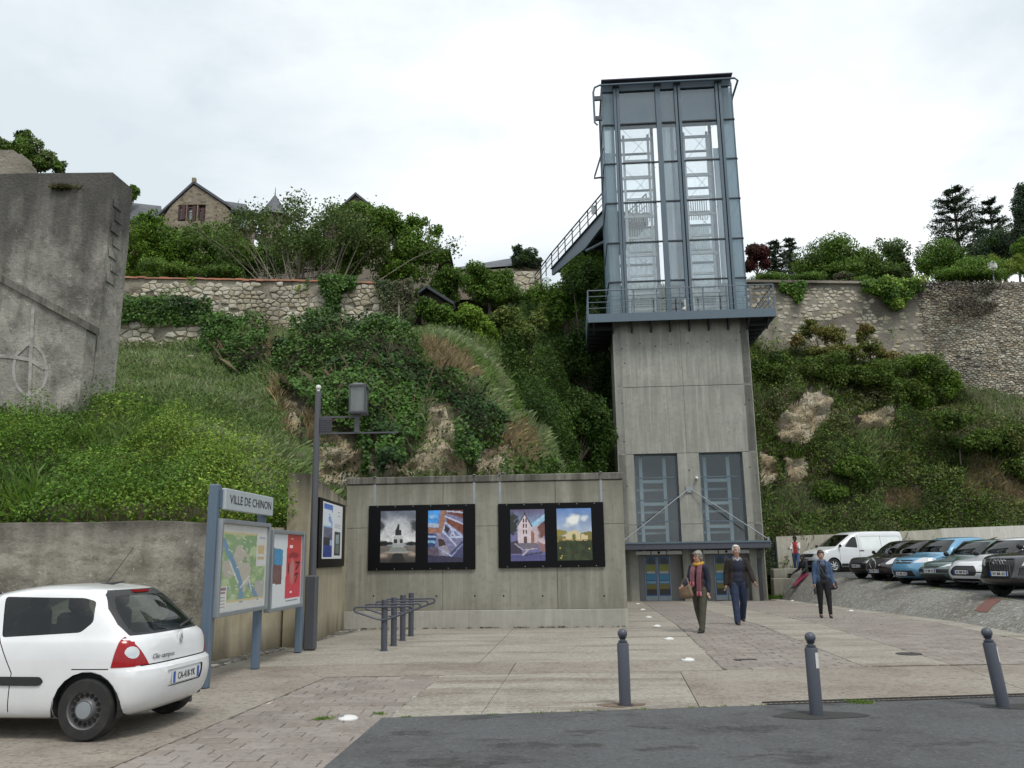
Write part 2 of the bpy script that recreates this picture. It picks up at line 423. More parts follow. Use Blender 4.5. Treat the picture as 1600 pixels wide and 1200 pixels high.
def paint(name, c, rough=0.4, metal=0.0, wear=0.25):
    d = tuple(q * 0.55 for q in c); l = tuple(min(1, q * 1.5 + 0.02) for q in c)
    return mat(name, c, rough, metal, var=[((3, 3, 1.2), d, 0.5, 0.75, 5, wear), ((7, 7, 3), l, 0.55, 0.75, 5, wear)])
M['bluegrey'] = paint('blue_grey_paint', (0.095, 0.135, 0.185), 0.45)
M['slate'] = paint('slate_paint', (0.060, 0.066, 0.086), 0.42)
M['post'] = paint('lamp_post_paint', (0.066, 0.068, 0.078), 0.42)
M['towersteel'] = paint('tower_steel_paint', (0.098, 0.138, 0.172), 0.38, 0.0, 0.2)
M['palesteel'] = paint('pale_steel', (0.30, 0.36, 0.40), 0.4)
M['whitesteel'] = paint('white_steel', (0.76, 0.80, 0.80), 0.45)
M['galv'] = paint('galvanised', (0.30, 0.33, 0.35), 0.4, 0.5)
M['darksteel'] = paint('dark_steel', (0.028, 0.034, 0.042), 0.5)
M['iron'] = mat('cast_iron', (0.05, 0.048, 0.045), 0.6, 0.4, var=[((6, 6, 6), (0.11, 0.07, 0.045), 0.52, 0.7, 4, 0.7)])
M['black'] = mat('black_panel', (0.004, 0.004, 0.005), 0.4, spec=.15)
M['void'] = mat('dark_void', (0.012, 0.012, 0.012), 0.9)
M['white'] = mat('white_enamel', (0.60, 0.60, 0.58), 0.4, var=[((5, 5, 5), (0.5, 0.48, 0.44), 0.55, 0.75, 4, 0.6)])
M['print'] = mat('print', (0.5, 0.5, 0.5), 0.35, attr=True)
M['chalk'] = mat('white_spray_paint', (0.36, 0.35, 0.325), 0.95, var=[((5, 5, 5), (0.19, 0.18, 0.165), 0.45, 0.65, 6, 0.8)])
M['redpaver'] = mat('red_gravel', (0.165, 0.075, 0.06), 0.92, var=[((25, 25, 25), (0.09, 0.05, 0.04), 0.5, 0.7, 3)])

# ------------------------------------------------------------------ ground
def patch(mb, c, nu, nv, zf, skirt=0.0, mi=0):
    """bilinear quad of ground from corners c (xy, counter-clockwise); zf(x, y)"""
    idx = {}
    vs = []; fs = []
    for i in range(nu + 1):
        for j in range(nv + 1):
            u, v = i / nu, j / nv
            p = (1 - u) * (1 - v) * np.array(c[0]) + u * (1 - v) * np.array(c[1]) + u * v * np.array(c[2]) + (1 - u) * v * np.array(c[3])
            idx[i, j] = len(vs); vs.append((p[0], p[1], zf(p[0], p[1])))
    for i in range(nu):
        for j in range(nv): fs.append((idx[i, j], idx[i + 1, j], idx[i + 1, j + 1], idx[i, j + 1]))
    if skirt:
        ring = [idx[i, 0] for i in range(nu)] + [idx[nu, j] for j in range(nv)] + [idx[i, nv] for i in range(nu, 0, -1)] + [idx[0, j] for j in range(nv, 0, -1)]
        b = len(vs)
        for r in ring: vs.append((vs[r][0], vs[r][1], vs[r][2] - skirt))
        k = len(ring)
        for q in range(k): fs.append((ring[q], b + q, b + (q + 1) % k, ring[(q + 1) % k]))
    mb.add(vs, fs, mi)
def pl(z): return lambda x, y: gz(y) + z

q = MB(); q.add([(-600, -200, -3), (600, -200, -3), (600, 900, -3), (-600, 900, -3)], [(0, 1, 2, 3)])
tag(q.build('ground', M['soil']), kind='structure')
q = MB(); patch(q, [(-16, -8), (34, -8), (34, 42), (-16, 42)], 2, 25, pl(-0.02))
plaza = tag(q.build('plaza', M['joint']), kind='structure')

xl = lambda y: -3.34 + (y - 7.29) * 0.1213          # the left paver band
xr = lambda y: -1.54 + (y - 7.19) * 0.0906
re = lambda x: 9.29 + (x + 1.4) * 0.0978             # road edge
f1l = lambda y: 2.99 + (y - 12.6) * 0.106            # middle paver field
f1r = lambda y: 5.08 + (y - 12.8) * 0.085
f2l = lambda y: 6.38 + (y - 12.8) * 0.094            # right paver field
xe = lambda y: 10.0 + (y - 17) * 0.104               # foot of the embankment
f2r = lambda y: xe(y) - 0.55
G_ = 0.008
def slab(c, nu, nv, m='plaza'):
    q = MB(); c = [np.array(p, float) for p in c]; ce = sum(c) / 4
    c = [p + (ce - p) / np.linalg.norm(ce - p) * G_ for p in c]
    patch(q, c, nu, nv, pl(0.0), 0.03)
    q.build('concrete_slab', M[m], plaza)
slab([(-14, 1), (xl(1), 1), (xl(8.9), 8.9), (-14, 8.9)], 2, 2, 'plaza_dark')
slab([(-14, 8.9), (xl(8.9), 8.9), (xl(12.5), 12.5), (-14, 12.5)], 2, 2, 'plaza_dark')
j1b, j1t = g(750, 1120), g(795, 1057)
slab([(xr(9.29), re(-1.4)), (j1b[0], re(j1b[0])), (j1t[0], 12.5), (xr(12.5), 12.5)], 2, 2)
slab([(j1b[0], re(j1b[0])), (2.0, re(2.0)), (2.35, 12.55), (j1t[0], 12.5)], 2, 2)
slab([(2.0, re(2.0)), (6.0, re(6.0)), (6.4, 12.7), (2.35, 12.55)], 2, 2, 'plaza_dark')
slab([(6.0, re(6.0)), (12.0, re(12.0)), (12.0, 12.8), (6.4, 12.7)], 2, 2, 'plaza_dark')
slab([(-5.6, 12.5), (j1t[0], 12.5), (j1t[0] + .1, 13.8), (-5.6, 13.8)], 2, 2, 'plaza_dark')
slab([(j1t[0], 12.5), (2.99, 12.6), (3.12, 13.8), (j1t[0] + .1, 13.8)], 2, 2, 'plaza_dark')
slab([(-5.0, 13.8), (-0.6, 13.8), (-0.3, 17.2), (-4.4, 17.2)], 2, 2)
slab([(-0.6, 13.8), (f1l(13.8), 13.8), (f1l(17.2), 17.2), (-0.3, 17.2)], 2, 2)
slab([(-4.4, 17.2), (-0.3, 17.2), (0, 20.9), (-4.4, 20.9)], 2, 2)
slab([(-0.3, 17.2), (f1l(17.2), 17.2), (f1l(20.9), 20.9), (0, 20.9)], 2, 2)
slab([(2.3, 20.9), (f1l(20.9), 20.9), (f1l(28), 28), (2.3, 28)], 1, 6)
slab([(2.3, 28), (f1l(28), 28), (f1l(40.5), 40.5), (2.3, 40.5)], 1, 8)
for a, b in ((12.8, 18.0), (18.0, 24.0), (24.0, 31.0), (31.0, 40.5)):
    slab([(f1r(a), a), (f2l(a), a), (f2l(b), b), (f1r(b), b)], 1, 6)
for a, b in ((12.8, 20.0), (20.0, 29.0), (29.0, 40.5)):
    slab([(f2r(a), a), (xe(a) + 0.02, a), (xe(b) + 0.02, b), (f2r(b), b)], 1, 6)

# pavers: the ones large enough to tell apart are parts, the far ones are joined
def paver_mesh(v):
    q = MB(); r = random.Random(v); a, b = 0.5, 0.5
    j = lambda: r.uniform(-0.012, 0.012)
    top = [(-a + .035 + j(), -b + .05 + j(), 0), (a - .035 + j(), -b + .05 + j(), 0), (a - .035 + j(), b - .05 + j(), 0), (-a + .035 + j(), b - .05 + j(), 0)]
    mid = [(-a, -b, -.006), (a, -b, -.006), (a, b, -.006), (-a, b, -.006)]
    bot = [(x, y, -.03) for x, y, z in mid]
    q.add(top + mid + bot, [(0, 1, 2, 3)] + [(4 + i, 4 + (i + 1) % 4, (i + 1) % 4, i) for i in range(4)] + [(8 + i, 8 + (i + 1) % 4, 4 + (i + 1) % 4, 4 + i) for i in range(4)])
    me = bpy.data.meshes.new('paver'); me.from_pydata(q.v, [], q.f); me.materials.append(M['paver']); me.update()
    return me
PAV = [paver_mesh(i) for i in range(6)]
def paver_field(name, lf, rf, y0, y1, pw, ph, limit, skip=()):
    q = MB(); n = max(2, int((y1 - y0) / 2))
    patch(q, [(lf(y0), y0), (rf(y0), y0), (rf(y1), y1), (lf(y1), y1)], 1, n, pl(-0.011))
    base = tag(q.build(name, M['joint']), kind='structure')
    ang = -0.105
    items = []
    y = y0 + ph / 2; row = 0
    while y < y1:
        x = lf(y) - (pw * 0.5 if row % 2 else 0.0) + random.uniform(0, 0.05)
        while x < rf(y):
            a = max(x, lf(y) + .004); b = min(x + pw, rf(y) - .004)
            if b - a > 0.06: items.append(((a + b) / 2, y + (((a + b) / 2) - lf(y)) * 0.0, b - a - 0.014, ph - 0.014))
            x += pw
        y += ph; row += 1
    far = MB()
    for i, (x, y, a, b) in enumerate(items):
        if any(sx0 < x < sx1 and sy0 < y < sy1 for sx0, sy0, sx1, sy1 in skip): continue
        z = gz(y) + random.uniform(-0.002, 0.003)
        if i < limit:
            o = bpy.data.objects.new('paver', PAV[i % 6]); COL.objects.link(o); o.parent = base
            o.location = (x, y, z); o.scale = (a, b, 1); o.rotation_euler = (random.uniform(-.006, .006), random.uniform(-.006, .006), random.uniform(-.01, .01))
        else: far.box((x, y, z - 0.01), (a, b, 0.02))
    if far.v:
        tag(far.build('far_pavers', M['paver'], base), kind='stuff')
paver_field('paver_band', xl, xr, 5.6, 12.5, 0.37, 0.235, 290)
paver_field('paver_field', f1l, f1r, 12.62, 40.3, 0.37, 0.235, 300)
paver_field('paver_field', f2l, f2r, 12.85, 38.0, 0.37, 0.235, 300)

# road
q = MB()
patch(q, [(-2.62, -8), (-1.55, -8), (-1.4, 9.29), (-1.42, 9.28)], 1, 20, lambda x, y: 0.006 + 0.0, 0.02)
patch(q, [(-1.55, -8), (34, -8), (34, re(34)), (-1.4, 9.29)], 24, 14, lambda x, y: 0.006, 0.02)
road = tag(q.build('road', M['asphalt']), kind='structure')
def blob(cx, cy, rx, ry, z, name, m, parent, seed, n=26):
    r = random.Random(seed); q = MB()
    ph = [r.uniform(0, 6.28) for _ in range(4)]
    vs = [(cx + rx * math.cos(a) * (1 + .16 * math.sin(2 * a + ph[0]) + .08 * math.sin(5 * a + ph[1])), cy + ry * math.sin(a) * (1 + .14 * math.sin(3 * a + ph[2])), z) for a in [2 * PI * i / n for i in range(n)]]
    q.add(vs, [tuple(range(n))]); return q.build(name, m, parent)
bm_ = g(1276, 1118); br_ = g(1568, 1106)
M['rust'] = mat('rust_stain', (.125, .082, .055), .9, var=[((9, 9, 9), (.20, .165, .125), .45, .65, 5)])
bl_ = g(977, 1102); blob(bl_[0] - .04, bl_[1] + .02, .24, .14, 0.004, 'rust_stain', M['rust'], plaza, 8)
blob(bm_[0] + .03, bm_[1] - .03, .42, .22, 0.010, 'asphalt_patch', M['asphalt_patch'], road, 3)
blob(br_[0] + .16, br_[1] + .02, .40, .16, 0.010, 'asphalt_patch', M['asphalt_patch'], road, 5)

# drain grating along the road edge
dr = thing('drain_grate', 'long iron slot drain grating along the road edge', 'drain grate', (2.75, re(2.75) + .07, 0.0))
q = MB(); fr = MB()
dx = Vector((1, 0.0978, 0)).normalized(); dn = Vector((-dx.y, dx.x, 0)); o0 = Vector((0, 0, 0))
LEN = 6.4
for s_ in (-.075, .075): fr.beam(o0 + dn * s_ + Vector((0, 0, .002)), o0 + dn * s_ + dx * LEN + Vector((0, 0, .002)), .014, .03)
fr.beam(o0 + Vector((0, 0, -.012)), o0 + dx * LEN + Vector((0, 0, -.012)), .14, .004, mi=1)
k = 0; t = 0.02
while t < LEN:
    for s_ in (-.036, .036): q.beam(o0 + dn * (s_ - .03) + dx * (t + (0.03 if s_ > 0 else 0)), o0 + dn * (s_ + .03) + dx * (t + .016 + (0.03 if s_ > 0 else 0)), .022, .012)
    t += .06
q.beam(o0, o0 + dx * LEN, .012, .012)
fr.build('frame', [M['iron'], M['void']], dr); q.build('grate_bars', M['iron'], dr)

# embankment and parking
_px = [8, 12, 19, 24, 29, 35, 40, 45]; _pv = [9.6, 10.35, 11.45, 12.45, 13.1, 13.5, 13.25, 13.0]
xp = lambda y: float(np.interp(y, _px, _pv))
q = MB(); ys = np.linspace(8, 40.3, 34); nS = 5
vs = []; fs = []
for y in ys:
    h = pz(y) * min(1, max(0.02, (y - 8) / 9))
    for s_ in range(nS + 1):
        t = s_ / nS; x = xe(y) * (1 - t) + (xp(y) - .13) * t
        vs.append((x, y, gz(y) * (1 - t) + h * t + 0.06 * math.sin(PI * t)))
for i in range(len(ys) - 1):
    for s_ in range(nS): a = i * (nS + 1) + s_; fs.append((a, a + 1, a + nS + 2, a + nS + 1))
q.add(vs, fs)
emb = tag(q.build('embankment', M['washed'], smooth=True), kind='structure')
q = MB()
for y0, y1 in zip(ys[:-1], ys[1:]):
    hh = [pz(y) * min(1, max(0.02, (y - 8) / 9)) for y in (y0, y1)]
    q.beam((xp(y0) - .06, y0, hh[0] - .06), (xp(y1) - .06, y1, hh[1] - .06), .13, .14)
tag(q.build('kerb', M['washed']), kind='structure')
q = MB(); patch(q, [(0, 8), (1, 8), (1, 46), (0, 46)], 1, 38, lambda x, y: 0)
vs = []; fs = []
for y in np.linspace(8, 46, 39):
    h = pz(y) * min(1, max(0.02, (y - 8) / 9))
    vs += [(xp(y), y, h), (40, y, h)]
for i in range(38): fs.append((2 * i, 2 * i + 1, 2 * i + 3, 2 * i + 2))
q = MB(); q.add(vs, fs)
park = tag(q.build('parking_lot', M['asphalt']), kind='structure')
q = MB()
for y in (22.9, 25.3, 27.5, 29.9, 32.4, 35.0, 38.0):
    a = rad(15); x0 = xp(y) + .5
    q.add([(x0, y - .05, pz(y) + .004), (x0 + 4.4, y - .05 + 4.4 * math.tan(a), pz(y + 1.2) + .004), (x0 + 4.4, y + .05 + 4.4 * math.tan(a), pz(y + 1.2) + .004), (x0, y + .05, pz(y) + .004)], [(0, 1, 2, 3)])
q.build('bay_line', M['white'], park)
# red strip in the embankment
c = [g(0, 0) * 0] * 0
def embz(x, y):
    t = min(1, max(0, (x - xe(y)) / (xp(y) - .13 - xe(y)))); h = pz(y) * min(1, max(0.02, (y - 8) / 9))
    return gz(y) * (1 - t) + h * t + 0.06 * math.sin(PI * t)
q = MB(); vs = []; fs = []
for i in range(7):
    t = .38 + .60 * i / 6
    for y in (19.0 + 1.5 * t, 19.75 + 1.5 * t):
        x = xe(y) * (1 - t) + (xp(y) - .13) * t; vs.append((x, y, embz(x, y) + .008))
for i in range(6): fs.append((2 * i, 2 * i + 1, 2 * i + 3, 2 * i + 2))
q.add(vs, fs); q.build('red_strip', M['redpaver'], emb)
# low step wall at the tower end of the embankment
sw = thing('step_wall', 'low concrete step wall at the head of the gravel bank by the tower', 'wall', (12.35, 40.6, -0.5))
q = MB(); q.box((0.75, 0.35, .36), (1.6, .5, 1.14)); q.build('lower_step', M['wallc'], sw, bevel=.02)
q = MB(); q.box((0.9, 0.95, .62), (1.5, .55, 1.5)); q.build('upper_step', M['wallc'], sw, bevel=.02)

# white studs set in the paving
def stud(px, py, label, grp, r=0.12):
    p = g(px, py); t = thing('ground_stud', label, 'ground stud', tuple(p), 0, grp)
    q = MB(); q.lathe([(r, 0.0), (r, .012), (r * .82, .03), (r * .4, .042), (0, .045)], (0, 0, 0), 18); q.build('dome', M['white'], t, smooth=True)
    q = MB(); q.box((-r * .55, -.02, .028), (r * .35, r * .5, .03)); q.build('clip', M['galv'], t)
stud(544, 1124, 'large white domed stud in the left paver band beside the road corner', 'white studs in the paving', .105)
for (px, py), l in zip([(1075, 1032), (1045, 999), (1026, 979), (1013, 965), (1004, 953), (996, 944)],
    ['nearest the bollards', 'second from the bollards', 'third from the bollards', 'beside the end of the poster wall', 'second from the lift doors', 'closest to the lift doors']):
    stud(px, py, 'white stud left of the middle pavers, ' + l, 'white studs in the paving', .105)
for (px, py), l in zip([(1329, 955), (1279, 946), (1238, 939), (1207, 933)], ['right of the woman in denim', 'by the legs of the woman in denim', 'between the tower corner and the woman in denim', 'next to the tower corner']):
    stud(px, py, 'white stud at the gravel bank foot, ' + l, 'white studs in the paving', .10)
# manhole covers
for px, py, lab, rr in ((1420, 1022, 'round iron cover in the right pavers between two bollards', .2), (1165, 1031, 'small rectangular iron cover in the middle pavers', 0)):
    p = g(px, py); t = thing('access_cover', lab, 'cover', (p[0], p[1], gz(p[1]) + .002), 0)
    q = MB()
    if rr: q.lathe([(rr, -.02), (rr, .006), (rr * .9, .008), (rr * .86, .004), (0, .004)], (0, 0, 0), 24)
    else: q.box((0, 0, -.004), (.34, .16, .02))
    q.build('lid', M['iron'], t)
# cobbled gutter at the foot of the left wall
q = MB(); patch(q, [(-5.9, 12.9), (-4.95, 12.7), (-3.6, 20.6), (-4.3, 20.7)], 1, 4, pl(.006)); gut = tag(q.build('gutter', M['joint']), kind='structure')
STN = []
def stone_mesh(v):
    r = random.Random(v * 7 + 1); n = 9; out = []; inn = []
    for i in range(n):
        a = 2 * PI * (i + r.uniform(-.2, .2)) / n; e = 2 / 4.2
        cx = math.copysign(abs(math.cos(a)) ** e, math.cos(a)) * .5; cz = math.copysign(abs(math.sin(a)) ** e, math.sin(a)) * .5
        s_ = r.uniform(.88, 1.0)
        out.append((cx * s_, -r.uniform(.25, .5), cz * s_)); inn.append((cx * s_ * r.uniform(.66, .82), -r.uniform(.8, 1.05), cz * s_ * r.uniform(.66, .82)))
    back = [(x * 1.0, .3, z * 1.0) for x, y, z in out]
    vs = inn + out + back + [(r.uniform(-.1, .1), -r.uniform(.95, 1.15), r.uniform(-.1, .1))]
    fs = [(i, (i + 1) % n, 3 * n) for i in range(n)] + [(n + i, n + (i + 1) % n, (i + 1) % n, i) for i in range(n)] + [(2 * n + i, 2 * n + (i + 1) % n, n + (i + 1) % n, n + i) for i in range(n)]
    me = bpy.data.meshes.new('stone'); me.from_pydata(vs, [], fs); me.materials.append(M['stone']); me.update()
    return me
STN = [stone_mesh(i) for i in range(14)]
COB = []
M['cobble'] = mat('cobble_grey', (.15, .14, .125), .9, rnd=[(.10, .093, .082), (.20, .19, .17), (.14, .13, .115)], var=[((3, 3, 1), (.05, .05, .038), .42, .6, 5, .9)])
for s_ in STN: c_ = s_.copy(); c_.name = 'cobble'; c_.materials.clear(); c_.materials.append(M['cobble']); COB.append(c_)
k = 0
for i in range(44):
    for j in range(6):
        t = (i + .5) / 44; y = 12.9 + 7.7 * t; x = -5.62 + 1.34 * t + (.13 * j + .07) * (1 - .22 * t)
        if random.random() < .3: continue
        o = bpy.data.objects.new('cobble', COB[k % 14]); k += 1; COL.objects.link(o); o.parent = gut
        o.location = (x, y, -.03); o.scale = (.125, .045, .16); o.rotation_euler = (-PI / 2, random.uniform(-.1, .1), random.uniform(-.1, .1))
# ------------------------------------------------------------------ poster wall
WL = np.array([-4.16, 20.85, -0.02]); WR = np.array([2.66, 20.4, -0.01])
wu = WR - WL; wlen = np.linalg.norm(wu[:2]); wu = np.array([wu[0], wu[1], 0]) / wlen
wn = np.array([wu[1], -wu[0], 0])                 # towards the camera
def onwall(px, py, P0=WL, n=wn, u=wu):
    d = ray(px, py); t = ((P0 - EYE) @ n) / (d @ n); p = EYE + d * t
    return float((p - P0) @ u), float(p[2])
def wp(u, z, off=0.0, P0=WL, uu=wu, n=wn): p = P0 + uu * u + n * off; return (p[0], p[1], z)
ANGW = math.atan2(wu[1], wu[0])
H_W = onwall(760, 743)[1]
pw_ = thing('poster_wall', 'long board-marked concrete wall carrying two black photo boards', 'wall', (WL[0], WL[1], 0), ANGW)
# local frame: x along the wall, y into the wall, z up
q = MB(); q.box((wlen / 2, .19, H_W / 2 - .1), (wlen - .01, .30, H_W + .1)); q.build('core', M['darkjoint'], pw_)
ujs = [0, onwall(692, 870)[0], onwall(870, 870)[0], wlen]
zj = onwall(760, 822)[1]
for a, b in zip(ujs[:-1], ujs[1:]):
    for z0, z1 in ((.40, zj), (zj, H_W - .17)):
        q = MB(); q.box(((a + b) / 2, .17, (z0 + z1) / 2), (b - a - .008, .37, z1 - z0 - .008)); q.build('concrete_panel', M['wallc'], pw_, bevel=.006)
q = MB(); q.box((wlen / 2, .17, H_W - .075), (wlen + .02, .42, .17)); q.build('coping', M['coping'], pw_, bevel=.015)
q = MB(); q.box((wlen / 2, .155, .12), (wlen + .005, .42, .56)); q.build('plinth', M['plinth'], pw_, bevel=.01)
q = MB()
for px in (584, 640, 682, 742, 787, 848, 944):      # form tie holes
    u, z = onwall(px, 931); q.lathe([(.022, -.019), (.022, -.0155), (0, -.0152)], (u, 0, z), 8, 'y')
q.build('tie_hole', M['void'], pw_)

# pictures are painted as fine coloured grids: flat print
def grid_print(name, img, o, ux, uy, parent):
    """img (h, w, 3) linear, row 0 at the top; o = lower left corner, ux, uy span the sheet"""
    h, w_ = img.shape[:2]; o = np.array(o, float); ux = np.array(ux, float); uy = np.array(uy, float)
    jj, ii = np.meshgrid(np.arange(w_), np.arange(h))
    jj = jj.ravel(); ii = ii.ravel(); V = np.zeros((h * w_, 4, 3)); n = np.cross(ux, uy)
    for k, (a, b) in enumerate(((0, 0), (1, 0), (1, 1), (0, 1))):
        V[:, k] = o + ((jj + a) / w_)[:, None] * ux + ((h - ii - 1 + b) / h)[:, None] * uy
    c = np.repeat(img.reshape(-1, 3), 4, 0)
    return np_mesh(name, V.reshape(-1, 3), np.arange(h * w_ * 4).reshape(-1, 4), M['print'], parent, c)
def lin(r, g_, b): return np.array([((c / 255) / 12.92 if c / 255 < .04045 else ((c / 255 + .055) / 1.055) ** 2.4) for c in (r, g_, b)])
class Pic:
    def __init__(s, w_, h, col):
        s.w, s.h = w_, h; s.a = np.ones((h, w_, 3)) * lin(*col)
        s.v, s.u = np.meshgrid((np.arange(h) + .5) / h, (np.arange(w_) + .5) / w_, indexing='ij')
        s.P = np.stack([s.u, s.v * h / w_], -1)
    def vgrad(s, c0, c1, v0=0, v1=1, mask=None):
        t = np.clip((s.v - v0) / (v1 - v0), 0, 1)[..., None]; c = lin(*c0) * (1 - t) + lin(*c1) * t
        mk = (s.v >= v0) & (s.v <= v1) if mask is None else mask
        s.a[mk] = c[mk]
    def poly(s, pts, col, alpha=1.0):
        mk = inpoly(s.u, s.v, pts); s.a[mk] = s.a[mk] * (1 - alpha) + lin(*col) * alpha; return mk
    def ell(s, cx, cy, rx, ry, col, alpha=1.0, soft=0.0, noise=0.0, seed=0):
        d = np.sqrt(((s.u - cx) / rx) ** 2 + ((s.v - cy) / ry) ** 2)
        if noise: d = d + (fbm(s.P, 9, seed, 4) - .5) * noise
        al = np.clip((1 - d) / max(soft, 1e-3), 0, 1) * alpha
        s.a = s.a * (1 - al[..., None]) + lin(*col) * al[..., None]
    def noise(s, scale, amt, seed=0, mask=None, oct=4):
        n = (fbm(s.P, scale, seed, oct) - .5) * 2 * amt
        k = np.exp(n)[..., None]
        if mask is None: s.a = s.a * k
        else: s.a[mask] = (s.a * k)[mask]
    def line(s, p, q_, wd, col):
        p = np.array(p); q_ = np.array(q_); d = q_ - p; k = s.h / s.w
        D = d * np.array([1, k]); L2 = D @ D
        t = np.clip(((s.u - p[0]) * D[0] + (s.v - p[1]) * k * D[1]) / L2, 0, 1)
        dist = np.hypot(s.u - p[0] - t * d[0], (s.v - p[1] - t * d[1]) * k)
        s.a[dist < wd] = lin(*col)
def pic_monument():
    p = Pic(52, 78, (150, 155, 165))
    p.vgrad((95, 102, 118), (215, 215, 215), 0, .62)
    n = fbm(p.P * np.array([1, 1.6]), 5, 3, 5); mk = p.v < .64
    p.a[mk] *= (0.55 + 1.0 * n[mk])[:, None]
    p.ell(.5, .3, .45, .25, (225, 228, 228), .45, .9, .6, 5)
    p.ell(.04, .30, .14, .12, (38, 40, 44), .9, .6, 1.2, 8); p.ell(.97, .30, .14, .14, (38, 40, 44), .9, .6, 1.2, 9)
    p.ell(.03, .1, .2, .1, (70, 75, 85), .6, .8, 1.2, 1); p.ell(.95, .12, .2, .12, (70, 75, 85), .6, .8, 1.2, 2)
    p.ell(.12, .63, .26, .055, (28, 30, 30), 1, .3, .9, 4); p.ell(.88, .64, .24, .05, (28, 30, 30), 1, .3, .9, 6)
    p.vgrad((120, 112, 106), (58, 52, 50), .68, 1)
    p.ell(.5, .80, .45, .035, (165, 158, 150), 1, .4)
    p.poly([(.27, 1), (.73, 1), (.62, .82), (.38, .82)], (46, 44, 46))
    p.ell(.08, .86, .2, .07, (185, 165, 150), .8, .8, .6, 7); p.ell(.93, .84, .16, .06, (185, 165, 150), .8, .8, .6, 3)
    p.poly([(.24, .80), (.76, .80), (.70, .70), (.30, .70)], (135, 140, 138)); p.poly([(.33, .71), (.68, .71), (.65, .62), (.36, .62)], (160, 165, 163))
    p.poly([(.36, .64), (.66, .64), (.64, .52), (.38, .52)], (178, 182, 182)); p.poly([(.34, .53), (.67, .53), (.60, .47), (.42, .47)], (190, 192, 190))
    p.poly([(.375, .63), (.475, .63), (.475, .545), (.385, .545)], (52, 50, 52)); p.poly([(.55, .63), (.645, .63), (.635, .545), (.55, .545)], (52, 50, 52))
    p.poly([(.42, .47), (.59, .47), (.60, .38), (.54, .37), (.53, .31), (.47, .31), (.43, .38)], (40, 40, 44)); p.ell(.515, .285, .035, .03, (44, 44, 48), 1, .2)
    p.noise(22, .22, 12)
    return p.a
def pic_timber():
    p = Pic(52, 78, (120, 118, 150))
    p.poly([(0, 0), (.33, 0), (.28, .25), (0, .26)], (70, 150, 222)); p.ell(.12, .12, .14, .05, (200, 222, 240), .7, .9, .9, 3)
    p.poly([(0, .24), (.32, .26), (.32, .34), (0, .32)], (170, 180, 200)); p.poly([(0, .33), (.4, .36), (.42, .44), (0, .43)], (150, 105, 85))
    p.poly([(0, .44), (.25, .46), (.2, .7), (0, .72)], (45, 62, 105)); p.line((.02, .5), (.2, .51), .03, (150, 175, 205)); p.line((.03, .6), (.18, .61), .04, (120, 165, 200))
    p.poly([(.38, 0), (.55, 0), (.42, .42), (.30, .36)], (150, 112, 92))
    p.poly([(.52, 0), (1, 0), (1, .16), (.58, .07)], (112, 62, 52)); p.poly([(.55, .13), (1, .28), (1, .46), (.53, .24)], (118, 66, 54))
    for a, b in (((.50, .12), (1.0, .27)), ((.50, .24), (1.0, .52)), ((.55, .02), (1, .05)), ((.42, .40), (.80, .68)), ((.48, .28), (.42, .42)), ((.62, .52), (.98, .52)), ((.66, .36), (.80, .54)), ((.75, .38), (.62, .52))):
        p.line(a, b, .022, (176, 186, 214))
    p.poly([(.49, .28), (.62, .36), (.56, .44), (.47, .38)], (48, 40, 44)); p.poly([(.28, .55), (.45, .56), (.52, .68), (.32, .69)], (62, 46, 44))
    p.poly([(.24, .44), (.34, .44), (.64, .82), (.42, .88)], (150, 142, 158)); p.poly([(.28, .55), (.45, .56), (.52, .68), (.32, .69)], (62, 46, 44))
    p.poly([(.64, .82), (1, .58), (1, .95), (.7, 1)], (70, 72, 104)); p.line((.66, .9), (.98, .66), .02, (130, 140, 176)); p.line((.3, .72), (.66, .88), .02, (160, 170, 200))
    p.poly([(0, .84), (1, .92), (1, 1), (0, 1)], (52, 50, 74)); p.poly([(0, .72), (.28, .70), (.34, .88), (0, .86)], (92, 82, 96))
    p.noise(16, .45, 5); p.noise(40, .25, 8)
    return p.a
